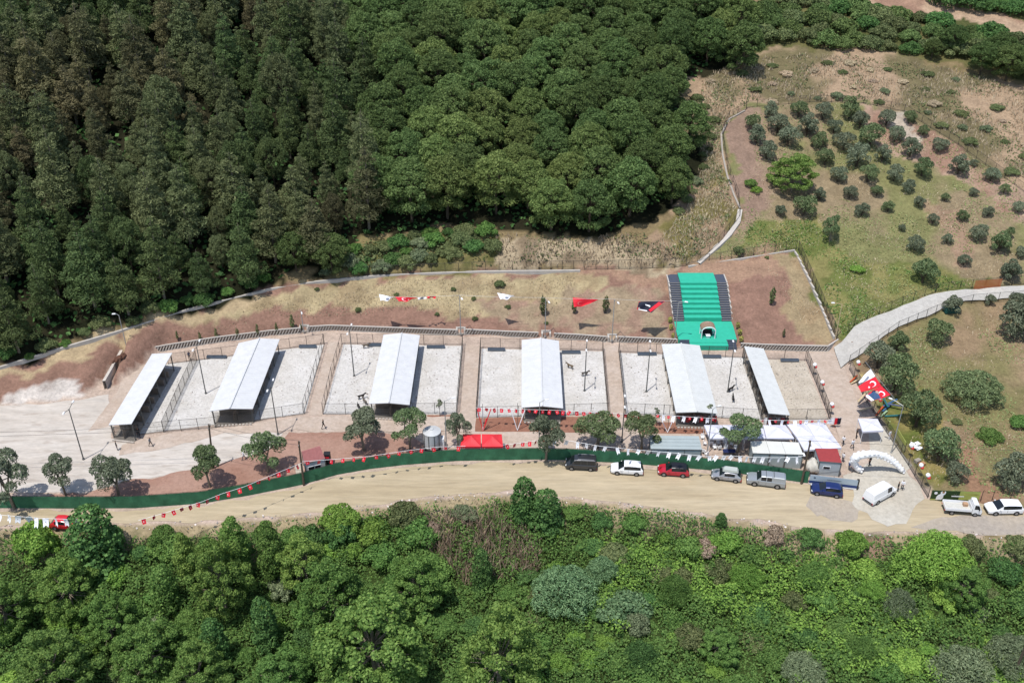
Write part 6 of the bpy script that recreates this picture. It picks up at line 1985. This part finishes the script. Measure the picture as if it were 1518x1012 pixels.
# undergrowth along the lower edge of the woods
UG = wpoly([(480, 405), (540, 362), (640, 346), (735, 344), (735, 372), (640, 388), (560, 402)])
for p in poisson(UG, 2.2, rngv)[:130]:
    s = VR.uniform(.4, .95); plant('mound', VR.choice(('scrub', 'ivy', 'bramble_dark', 'scrub', 'greyshrub')), (p[0], p[1], float(H(p[0], p[1])) - .2), s, 'green undergrowth shrub between the pine stand and the kerb of the slope', 'undergrowth below the pine stand')
UG2 = wpoly([(-60, 556), (0, 541), (160, 490), (300, 452), (400, 425), (400, 408), (300, 436), (160, 474), (0, 524), (-60, 540)])
for p in poisson(UG2, 2.6, rngv)[:110]:
    s = VR.uniform(.4, .9); plant('mound', VR.choice(('scrub', 'ivy', 'bramble_dark')), (p[0], p[1], float(H(p[0], p[1])) - .2), s, 'green undergrowth shrub between the dark wood and the kerb', 'undergrowth below the dark wood')
UG3 = wpoly([(1000, 320), (1040, 270), (1062, 180), (1030, 140), (1010, 200), (1045, 240), (1020, 300)])
for p in poisson(UG3, 2.6, rngv)[:60]:
    plant('mound', VR.choice(('scrub', 'scrub', 'greyshrub')), (p[0], p[1], float(H(p[0], p[1])) - .2), VR.uniform(.35, .7), 'low scrub bush between the pine stand and the orchard gutter', 'scrub beside the orchard gutter')
# shrub belt across the top right
UG4 = wpoly([(1110, 62), (1100, 8), (1240, 5), (1330, 22), (1420, 45), (1560, 78), (1560, 112), (1440, 84), (1400, 82), (1300, 72), (1200, 70)])
for p in poisson(UG4, 4.0, rngv)[:120]:
    plant('mound', VR.choice(('pine_dark', 'ivy', 'scrub', 'pine')), (p[0], p[1], float(H(p[0], p[1])) - .3), VR.uniform(.9, 1.6), 'dark green bush in the belt along the upper track', 'bushes along the upper track')
for x, y, s in ((1452, 112, .75), (1490, 120, .9), (1525, 118, .95), (1478, 95, .8), (1410, 78, .7), (1545, 90, .9), (1380, 88, .5)):
    plant('pine', 'pine_dark', G(x, y), s, 'dark pine in the clump at the right edge below the upper track', 'dark pines below the upper track', s * .9)
for x, y in ((1405, 6), (1440, 12), (1475, 16), (1510, 22), (1545, 25), (1460, -4), (1500, 2), (1420, -10)):
    plant('mound', 'ivy', G(x, y), VR.uniform(1.4, 2.0), 'dark bush above the track in the top right corner', 'bushes in the top right corner')
UG5 = wpoly([(1050, 120), (1110, 95), (1250, 92), (1400, 112), (1518, 150), (1600, 200), (1600, 300), (1518, 272), (1350, 158), (1240, 145), (1120, 148)])
for i, p in enumerate(poisson(UG5, 4.2, rngv)[:150]):
    if VR.random() < .25: continue
    plant('mound', VR.choice(('scrub', 'dry', 'straw', 'greyshrub', 'scrub')), (p[0], p[1], float(H(p[0], p[1])) - .2), VR.uniform(.35, .75), 'scrubby bush on the tan hillside above the orchard', 'scrub above the orchard', VR.uniform(.25, .5))
# orchard olives
OL = [(250, 50, 75), (285, 120, 95), (390, 45, 85), (430, 130, 100), (510, 60, 80), (640, 45, 100), (160, 110, 70), (180, 170, 90), (230, 250, 90), (335, 185, 95), (565, 130, 70), (695, 100, 80), (745, 180, 110), (825, 90, 80),
      (870, 170, 75), (940, 85, 60), (1010, 150, 50), (490, 200, 80), (520, 285, 80), (615, 205, 90), (680, 280, 110), (805, 270, 80), (945, 240, 90), (1090, 220, 75), (585, 370, 80), (735, 370, 80), (865, 365, 80), (1005, 335, 90),
      (1185, 325, 95), (1265, 310, 35), (1350, 370, 70), (1415, 440, 50), (935, 425, 65), (780, 450, 55), (645, 460, 65), (490, 470, 65), (415, 525, 110), (300, 550, 55), (705, 545, 65), (835, 530, 55), (990, 505, 55), (1120, 485, 40),
      (1260, 455, 45), (1060, 590, 55), (905, 635, 35), (1205, 575, 55), (1335, 555, 50), (1485, 530, 60), (970, 715, 75), (1130, 690, 50), (1285, 660, 80), (1390, 710, 100), (1215, 795, 60), (1010, 860, 110), (1440, 850, 110), (1500, 755, 60), (1440, 660, 50)]
OL = [(1068 + x / 3.373, 150 + y / 3.373, w_ / 3.373) for x, y, w_ in OL]
OL.sort(key=lambda q: q[1])
ORD = ['first', 'second', 'third', 'fourth', 'fifth', 'sixth', 'seventh', 'eighth', 'ninth', 'tenth', 'eleventh', 'twelfth', 'thirteenth', 'fourteenth']
NR = 6; per = math.ceil(len(OL) / NR)
for r_i in range(NR):
    row = sorted(OL[r_i * per:(r_i + 1) * per])
    rn = ('topmost', 'second', 'third', 'fourth', 'fifth', 'lowest')[r_i]
    for k, (x, y, w_) in enumerate(row):
        b = G(x, y + w_ * .42); dep = b.y * CP + (CAM_H - b.z) * SP
        s = w_ * dep / FPX / 3.9 * 1.22
        lf = 'olive' if (k + r_i) % 3 else 'olive_green'
        plant('olive', lf, b, s, f'grey-green orchard olive, {ORD[k]} from the left in the {rn} row of the slope', 'orchard olive trees', s * 1.05)
wal = G(1172, 285); plant('plane', 'plane', wal, .98, 'big bright green tree among the olives of the orchard', None, .82, 'walnut_tree')
plant('roadside', 'olive_green', G(1230, 358), .85, 'leaning tree with bare trunk at the lower edge of the orchard', None, 1.05, 'orchard_tree')
plant('mound', 'bramble_dark', G(1112, 275), .55, 'bright green bush alone on the bare strip left of the orchard'); plant('mound', 'bramble', G(1121, 284), .45, 'smaller pale green bush below the lone bush left of the orchard')
plant('mound', 'bramble', G(1270, 400), .6, 'bright low bush in the green grass above the concrete road', None, .35)
plant('mound', 'scrub', G(1095, 375), .45, 'small dark bush on red earth just above the slope fence')
# lower right grove
for lab, x, y, w_, lf, kd in (('olive tree on the concrete road verge, small and left of the dark bin', 1330, 519, 36, 'olive_green', 'olive'), ('rounded olive tree alone in the grass below the concrete road', 1387, 508, 46, 'olive_green', 'olive'), ('wide olive tree at the right edge below the concrete road', 1500, 498, 62, 'olive', 'olive'),
                              ('very wide green olive clump in the middle of the lower grove', 1440, 590, 100, 'olive_green', 'willow'), ('bright green round shrub tree of the lower grove', 1467, 650, 42, 'bramble_dark', 'mound'), ('dense olive tree behind the dark entrance fence, nearest the lamp arm', 1325, 580, 66, 'olive_green', 'olive'),
                              ('olive tree beside the top flag at the entrance', 1300, 545, 48, 'olive', 'olive'), ('olive tree in the middle of the row along the entrance fence', 1358, 632, 62, 'olive_green', 'olive'), ('large olive tree lowest along the entrance fence, above the litter', 1390, 683, 62, 'olive_green', 'olive'),
                              ('slim olive tree behind the green dog banner', 1416, 712, 34, 'olive', 'olive'), ('large olive tree above the white estate car', 1497, 718, 64, 'olive', 'olive'), ('green tree cut by the right edge beside the bright shrub', 1516, 632, 44, 'bramble_dark', 'mound'), ('tiny shrub left of the bright green shrub', 1418, 626, 18, 'scrub', 'mound'),
                              ('small olive tree shading the dark teal bin', 1410, 464, 32, 'olive', 'olive'), ('thin olive tree on the verge under the orange netting', 1467, 452, 18, 'olive', 'olive'), ('dark olive tree at the right edge above the wide olive', 1508, 462, 36, 'olive', 'olive')):
    b = G(x, y); dep = b.y * CP + (CAM_H - b.z) * SP; s = w_ * dep / FPX / {'olive': 3.9, 'willow': 8.2, 'mound': 5.2}[kd] * (.98 if kd != 'willow' else .95)
    plant(kd, lf, b, s, lab, None, s * (1.1 if kd == 'olive' else .72), 'olive_tree' if kd == 'willow' else None, 'tree' if kd == 'willow' else None)
# trees along the green screen
for lab, bx, by, tx, ty, w_, lf in (('grey-green tree with two pale trunks at the far left end of the screen fence', 22, 754, 8, 668, 62, 'olive'), ('sparse thin tree second from the left along the screen fence', 98, 734, 84, 672, 46, 'olive'), ('broad grey-green tree third from the left along the screen fence', 176, 736, 160, 672, 60, 'olive'),
                                    ('rounded tree beside the dark wooden pole on the red bed', 312, 722, 300, 660, 48, 'olive_green'), ('tall bushy tree beside two walkers on the yard', 398, 700, 391, 634, 50, 'olive_green'), ('open crowned tree with pale limbs on the soil bed', 540, 668, 531, 607, 56, 'olive'),
                                    ('dense tree leaning over the water tank', 608, 666, 600, 599, 46, 'olive_green'), ('narrow tree between the tank and the red tents', 679, 664, 675, 603, 30, 'olive'), ('tree rooted on the road side of the screen fence, right of the red tents', 809, 684, 816, 608, 48, 'olive'),
                                    ('wide double crowned tree left of the third aisle', 885, 664, 882, 604, 62, 'olive_green'), ('bushy tree at the left corner of the long container', 951, 667, 950, 604, 50, 'olive_green'), ('round dense tree among the white tents and plastic chairs', 1093, 670, 1090, 612, 52, 'olive_green')):
    b = us(bx, by, 0); h = z_at(b.y, ty); s = w_ / (FPX / (b.y * CP + CAM_H * SP)) / 4.9
    plant('roadside', lf, b, s * 1.2, lab, None, h / 5.5)
for lab, x, y, h in (('thin sapling beside the curved lamp in the small red bed', 652, 617, 3.0), ('thin sapling in front of the fifth shed, rising over the bed', 1050, 626, 3.6), ('thin sapling behind the bushy tree at the fifth shed bed', 973, 631, 3.2)):
    plant('sapling', 'olive', us(x, y, 0), h / 3.6, lab)
for i, (x, y, h) in enumerate(((264, 506, 2), (298, 508, 2.2), (322, 504, 2.4), (353, 502, 2.6), (383, 499, 2.6), (411, 495, 2.6), (434, 490, 3.2), (447, 489, 1.4))):
    plant('slim', 'scrub', G(x, y), h / 3.4, f'young slender tree on the red slope, {ORD[i]} from the left', 'young trees on the red slope', h / 2.7)
for lab, x, y, h in (('tall slender cypress on the slope right of the white flag', 805, 468, 4.2), ('slender cypress just under the large red flag', 851, 465, 2.9), ('slender cypress between the red flag and the dark flag', 897, 464, 3.6), ('slender cypress in the enclosure right of the green terrace', 1143, 452, 3.6), ('small sapling low in the enclosure right of the green terrace', 1161, 500, 1.6)):
    plant('slim', 'cypress', G(x, y), h / 2.6, lab)
for x, y, s in ((741, 424, .42), (588, 438, .2), (672, 430, .22), (702, 444, .2), (648, 467, .2), (704, 474, .26), (753, 456, .22), (531, 461, .24), (1137, 383, .2), (470, 430, .2), (562, 400, .3), (810, 480, .18)):
    plant('mound', 'scrub', G(x, y), s, 'small green tuft of scrub on the enclosed slope', 'scrub tufts on the enclosed slope')
for lab, x, y in (('golden clipped shrub left of the green stage, upper', 993, 478), ('golden clipped shrub left of the green stage, middle', 994.5, 489), ('golden clipped shrub left of the green stage, lower', 998, 501), ('golden clipped shrub right of the green stage, topmost', 1090.5, 480), ('golden clipped shrub right of the green stage, second', 1093, 488), ('golden clipped shrub right of the green stage, third', 1096, 498), ('golden clipped shrub right of the green stage, lowest', 1098, 508)):
    plant('ball', 'gold', G(x, y), .9, lab, 'golden shrubs beside the green stage')
# foreground below the road: the large ones, placed by their crown tops
FGP = [('ivy', 'ivy', 150, 838, 1.75, 1.35, 'ivy covered tree hiding half of the red car'), ('mound', 'bramble_dark', 242, 802, .75, 1.0, 'small bush at the road edge right of the ivy covered tree'), ('plane', 'plane', 335, 905, .72, .95, 'tall light green tree with pointed tops left of centre, reaching the road'),
       ('poplar', 'plane', 355, 850, .9, .82, 'pointed tree rising to the road left of centre'), ('poplar', 'broad', 408, 858, .8, .85, 'pointed tree just right of another pointed tree by the road'), ('poplar', 'plane', 283, 858, .7, .72, 'pointed tree at the left of the pointed group'),
       ('plane', 'plane', 560, 1010, 1.25, 1.12, 'very large spreading plane tree left of the bottom centre'), ('plane', 'broad', 500, 930, .85, .85, 'broad tree behind the very large plane tree'), ('plane', 'plane', 742, 1030, 1.0, 1.15, 'large light green plane tree at the bottom centre'),
       ('plane', 'broad', 90, 1035, .9, .85, 'round light green tree in the lower left corner'), ('plane', 'broad', 230, 1000, .85, .75, 'broad leaved tree at the lower left, right of the corner tree'), ('plane', 'plane', 110, 905, .72, .7, 'brownish green tree below the ivy covered tree'),
       ('ivy', 'ivy', 398, 960, .95, 1.25, 'ivy pillar left of the very large plane tree'), ('ivy', 'ivy', 325, 985, .9, 1.2, 'ivy pillar second from the left in the hollow'), ('ivy', 'ivy', 776, 770, .95, 1.05, 'ivy pillar with a flat top rising above the road edge'), ('ivy', 'ivy', 808, 782, 1.25, .9, 'ivy covered tree leaning right of the ivy pillar at the road edge'),
       ('ivy', 'ivy', 715, 868, .7, .9, 'small ivy pillar among the dead reeds'), ('mound', 'ivy', 503, 800, 1.05, 1.5, 'ivy dome at the road edge, right of two'), ('mound', 'ivy', 462, 806, .9, 1.3, 'ivy dome at the road edge, left of two'), ('mound', 'bramble_dark', 620, 796, 1.25, 1.3, 'green hummock at the road edge left of the dead reeds'),
       ('willow', 'willow', 838, 890, 1.12, 1.05, 'large grey-green willow dome right of the bottom centre'), ('willow', 'willow', 893, 858, .55, .85, 'small pale willow joined to the right of the large willow dome'), ('willow', 'bramble', 1385, 840, 1.18, 1.1, 'light green feathery dome at the road edge below the flatbed truck'),
       ('mound', 'willow', 920, 905, 1.3, 1.2, 'grey-green bush at the foot of the willow dome'), ('willow', 'greyshrub', 1425, 1005, 1.0, .8, 'large grey olive toned bush in the lower right'), ('willow', 'greyshrub', 1190, 1000, .75, .6, 'grey olive toned bush at the bottom right of centre'), ('willow', 'greyshrub', 1330, 905, .55, .65, 'dark grey bush with a shaded hollow in the right foreground'),
       ('plane', 'broad', 1425, 890, .55, .5, 'broad leaved light bush right of the shaded hollow'), ('willow', 'greyshrub', 1500, 985, .9, .8, 'grey bush around the pole in the lower right corner'), ('plane', 'broad', 15, 935, .7, .7, 'dark tree cut by the left edge'), ('plane', 'bramble_dark', 420, 1030, .7, .6, 'bright bushy tree at the bottom, left of the very large plane tree'),
       ('plane', 'broad', 170, 950, .62, .62, 'bushy broadleaf in the left foreground between the corner tree and the brownish tree'), ('plane', 'plane', 300, 1030, .7, .72, 'light broadleaf at the bottom edge left of the bright bushy tree'), ('plane', 'plane', 455, 870, .62, .7, 'broadleaf just behind the ivy pillars'), ('plane', 'broad', 620, 900, .72, .72, 'broadleaf right behind the very large plane tree, beside the dead reeds'), ('ivy', 'bramble_dark', 250, 905, 1.0, 1.1, 'ivy hung tree between the brownish tree and the pointed group'),
       ('willow', 'bramble_dark', 1000, 885, .55, .7, 'deep green bushy tree right of the grey-green willow dome'), ('willow', 'bramble', 1105, 862, .6, .6, 'bright bush below the dry bush at the road edge'), ('willow', 'bramble_dark', 1205, 862, .6, .62, 'deep green bush below the road patch of grey asphalt'), ('plane', 'bramble_dark', 1065, 975, .5, .5, 'leafy green tree in the bottom right third, left of the grey olive toned bush'),
       ('willow', 'ivy', 950, 985, .6, .7, 'dark bush right of the large bottom centre plane tree'), ('willow', 'bramble_dark', 1275, 970, .6, .6, 'green bush between two grey olive toned bushes at the bottom right'), ('willow', 'bramble', 1290, 880, .5, .5, 'bright bush left of the light green feathery dome'), ('mound', 'dry', 1050, 812, .7, .7, 'brown dry bush at the road edge among dead reeds'), ('mound', 'dry', 640, 790, .6, .9, 'brown dry bush left of the dead reeds'),
       ('mound', 'bramble', 55, 812, 1.2, 1.5, 'bright mound at the road edge below the white bunting'), ('mound', 'dry', 1145, 800, .6, 1.0, 'dry bush at the road edge right of centre'), ('poplar', 'ivy', 1068, 778, .4, .22, 'small dark upright bush at the road edge right of centre')]
for kd, lf, x, y, s, sz, lab in FGP:
    b = G(x, y); k = 1.06 if kd in ('plane', 'poplar') and x < 800 else 1.0
    plant(kd, lf, b - Vector((0, 0, .3)), s * k, lab, None, sz * k * (1.1 if k > 1 else 1))
FG = wpoly([(-80, 806), (0, 800), (120, 800), (300, 800), (450, 786), (560, 768), (680, 752), (760, 744), (860, 753), (960, 765), (1100, 784), (1250, 803), (1400, 808), (1518, 812), (1620, 816), (1620, 1045), (-80, 1045)])
NB = 0
for p in poisson(FG, 3.3, rngv):
    z = float(H(p[0], p[1])); x, y = topx((p[0], p[1], z))
    if not (-30 < x < 1550 and y < 1060) or NB > 290: continue
    if 640 < x < 790 and 770 < y < 850: continue
    if 1270 < x < 1330 and y < 830: continue
    if x < 720 and y > 840 and VR.random() < .45: continue
    NB += 1
    nz = float(vnoise(np.array(p[0]), np.array(p[1]), .12, 9)) + VR.uniform(-.4, .4)
    lf = 'bramble' if nz > .15 else ('bramble_dark' if nz > -.35 else VR.choice(('ivy', 'scrub')))
    if x < 700 and VR.random() < .5: lf = 'bramble_dark'
    if VR.random() < .05: lf = 'greyshrub'
    s = VR.uniform(.6, 1.15) * (.8 if x > 700 else 1.0)
    lb = {'bramble': 'bright green bramble mound in the thicket below the road', 'bramble_dark': 'deep green bramble mound in the thicket below the road', 'ivy': 'dark ivy mound in the thicket below the road', 'scrub': 'dull olive bush in the thicket below the road', 'greyshrub': 'grey-green bush in the thicket below the road'}[lf]
    plant('mound', lf, (p[0], p[1], z - .3), s, lb, lb.split(' in ')[0] + 's of the thicket', s * VR.uniform(.75, 1.1))
print('mounds', NB)


# leaf and grass layers nobody could count
def layer(name, label, poly, dens, leaf, size, hgt, asp, seed, up=False, nmask=None, thr=0.0):
    rng = np.random.default_rng(seed); X = np.array([p[0] for p in poly]); Y = np.array([p[1] for p in poly])
    area = (X.max() - X.min()) * (Y.max() - Y.min()); n = int(area * dens)
    P = np.stack([rng.uniform(X.min(), X.max(), n), rng.uniform(Y.min(), Y.max(), n)], 1)
    P = P[inpoly(P[:, 0], P[:, 1], poly)]
    if nmask is not None: P = P[vnoise(P[:, 0], P[:, 1], nmask, seed) > thr]
    z = H(P[:, 0], P[:, 1])
    if up:
        Q = np.stack([P[:, 0], P[:, 1], z], 1); n = len(Q); a = rng.uniform(0, 6.28, n); w_ = size * rng.uniform(.5, 1.3, n); h = hgt * rng.uniform(.4, 1.3, n)
        dx = np.stack([np.cos(a) * w_, np.sin(a) * w_, np.zeros(n)], 1) * .5; ln = rng.normal(0, .35, (n, 3)) * h[:, None]; ln[:, 2] = h
        V = np.stack([Q - dx, Q + dx, Q + dx * .35 + ln, Q - dx * .35 + ln], 1).reshape(-1, 3); F = np.arange(4 * n).reshape(n, 4)
    else:
        hz = hgt * np.clip(.5 + .8 * vnoise(P[:, 0], P[:, 1], .5, seed + 1), .05, 1.6) * rng.uniform(.6, 1.05, len(P))
        Q = np.stack([P[:, 0], P[:, 1], z + hz], 1)
        V, F = leafquads(Q, np.tile([[0, -.2, 1.0]], (len(Q), 1)), size, rng, asp, .6)
    o = link(name, np_mesh(name, V, F, [LM[leaf]])); setp(o, label, 'ground cover', None, 'stuff'); return o


layer('ground_cover', 'tangled green ground cover of the thicket below the road', FG, 34.0, 'bramble_dark', .22, 1.6, 1.2, 41)
layer('ground_cover', 'brighter creeping growth in patches of the thicket', wpoly([(880, 800), (1300, 830), (1560, 840), (1560, 1045), (850, 1045)]), 34.0, 'bramble', .21, 2.1, 1.3, 42, False, .2, -.1)
layer('ground_cover', 'green undergrowth between the pine stand and the slope kerb', UG, 14, 'scrub', .3, .8, 1.1, 61)
for k, px in enumerate(PENS + [[(1101, 531), (1193, 535), (1228, 622), (1131, 624)]]):
    layer('loose_stones', ('loose stones in the gravel of the two leftmost pens', 'loose stones in the gravel around the third shed', 'loose stones in the gravel around the fourth shed', 'loose stones in the gravel around the fifth shed', 'loose stones in the tan pen')[k], [(p.x, p.y) for p in (us(a, b, 0) for a, b in px)], 1.3, 'stone', .18, .16, 1, 70 + k)
layer('loose_stones', 'loose stones along the lower edge of the dirt road', wpoly([(-60, 780), (300, 772), (450, 760), (650, 734), (760, 727), (950, 748), (1250, 785), (1400, 788), (1518, 790), (1518, 800), (1250, 796), (950, 760), (760, 738), (650, 746), (450, 774), (300, 784), (-60, 790)]), 2.0, 'stone', .2, .2, 1, 80)
layer('dead_reeds', 'dead brown reeds in the thicket below the road', wpoly([(600, 775), (660, 768), (740, 772), (800, 800), (800, 850), (740, 860), (690, 870), (650, 830)]), 16, 'reed', .16, 1.9, 1, 43, True)
layer('dead_reeds', 'dead brown reeds along the road edge right of centre', wpoly([(960, 782), (1090, 790), (1180, 808), (1150, 830), (1060, 815), (980, 800)]), 9, 'reed', .16, 1.3, 1, 44, True, .5, -.1)
VGP = wpoly([(-60, 786), (0, 786), (300, 780), (450, 769), (650, 742), (760, 736), (950, 756), (1250, 794), (1400, 796), (1518, 800), (1560, 812), (1400, 815), (1250, 812), (950, 775), (760, 752), (650, 762), (450, 790), (300, 795), (0, 800)])
layer('verge_grass', 'dry grass on the road verge above the thicket', VGP, 9, 'straw', .12, .45, 1, 45, True, .6, -.2)
layer('verge_grass', 'green weeds on the road verge above the thicket', VGP, 9, 'bramble_dark', .2, .4, 1, 46, False, .5, .0)
HS = wpoly([(1040, 120), (1110, 85), (1250, 80), (1400, 100), (1560, 150), (1560, 290), (1350, 162), (1240, 148), (1110, 150), (1075, 190), (1065, 250), (1040, 300), (1010, 330), (1040, 240)])
layer('hill_grass', 'pale dry grass on the hillside above the orchard', HS, 7, 'straw', .2, .55, 1, 47, True, .35, -.15)
layer('hill_grass', 'olive green weeds on the hillside above the orchard', HS, 5, 'scrub', .28, .45, 1, 48, False, .35, .1)
OR_ = wpoly([(1110, 160), (1230, 152), (1340, 170), (1560, 300), (1560, 425), (1400, 428), (1245, 500), (1185, 372), (1060, 385), (1100, 318), (1120, 240)])
layer('orchard_grass', 'green grass under the orchard olives', OR_, 6, 'grass', .22, .22, 1, 49, False, .22, .05)
layer('orchard_grass', 'straw coloured grass under the orchard olives', OR_, 6, 'straw', .14, .25, 1, 50, True, .3, .1)
layer('orchard_grass', 'lush green grass at the lower edge of the orchard', wpoly([(1110, 330), (1200, 325), (1260, 385), (1400, 410), (1440, 424), (1370, 436), (1250, 500), (1190, 400), (1182, 372), (1100, 365)]), 9, 'bramble_dark', .24, .25, 1, 51, False, .3, -.1)
LG = wpoly([(1262, 560), (1330, 500), (1420, 460), (1560, 450), (1560, 740), (1400, 735), (1310, 620)])
layer('grove_grass', 'green grass of the lower grove', LG, 7, 'grass', .22, .2, 1, 52, False, .25, 0)
layer('grove_grass', 'dry grass of the lower grove', LG, 7, 'straw', .13, .25, 1, 53, True, .3, 0)
SLP = wpoly([(230, 500), (400, 448), (560, 420), (760, 411), (880, 410), (840, 465), (760, 478), (600, 460), (420, 470)])
layer('slope_grass', 'straw grass on the enclosed slope', SLP, 9, 'straw', .14, .28, 1, 54, True, .3, -.25)
layer('slope_grass', 'straw grass in the enclosure right of the terrace', wpoly([(1130, 385), (1188, 378), (1236, 500), (1200, 506), (1160, 440)]), 8, 'straw', .13, .25, 1, 55, True, .3, -.1)
layer('bank_scrub', 'dry grass and weeds between the pine stand and the orchard gutter', wpoly([(960, 375), (1000, 330), (1035, 290), (1045, 235), (1015, 175), (1050, 120), (1090, 150), (1066, 200), (1072, 260), (1090, 310), (1060, 355), (1020, 392)]), 14, 'straw', .2, .5, 1, 83, True)
layer('bank_scrub', 'green weeds between the pine stand and the orchard gutter', wpoly([(960, 375), (1000, 330), (1035, 290), (1045, 235), (1015, 175), (1050, 120), (1090, 150), (1066, 200), (1072, 260), (1090, 310), (1060, 355), (1020, 392)]), 9, 'scrub', .26, .5, 1, 84, False, .4, 0)
layer('bank_scrub', 'dry roots and scrub on the cut bank behind the terrace', wpoly([(735, 348), (905, 350), (1000, 350), (1060, 340), (1030, 392), (900, 396), (735, 400)]), 7, 'dry', .22, .7, 1, 56, True, .4, -.1)
layer('bank_scrub', 'green weeds on the cut bank behind the terrace', wpoly([(700, 346), (905, 350), (1000, 345), (1060, 300), (1080, 250), (1095, 310), (1030, 388), (900, 380), (700, 395)]), 5, 'scrub', .3, .5, 1, 57, False, .35, .1)
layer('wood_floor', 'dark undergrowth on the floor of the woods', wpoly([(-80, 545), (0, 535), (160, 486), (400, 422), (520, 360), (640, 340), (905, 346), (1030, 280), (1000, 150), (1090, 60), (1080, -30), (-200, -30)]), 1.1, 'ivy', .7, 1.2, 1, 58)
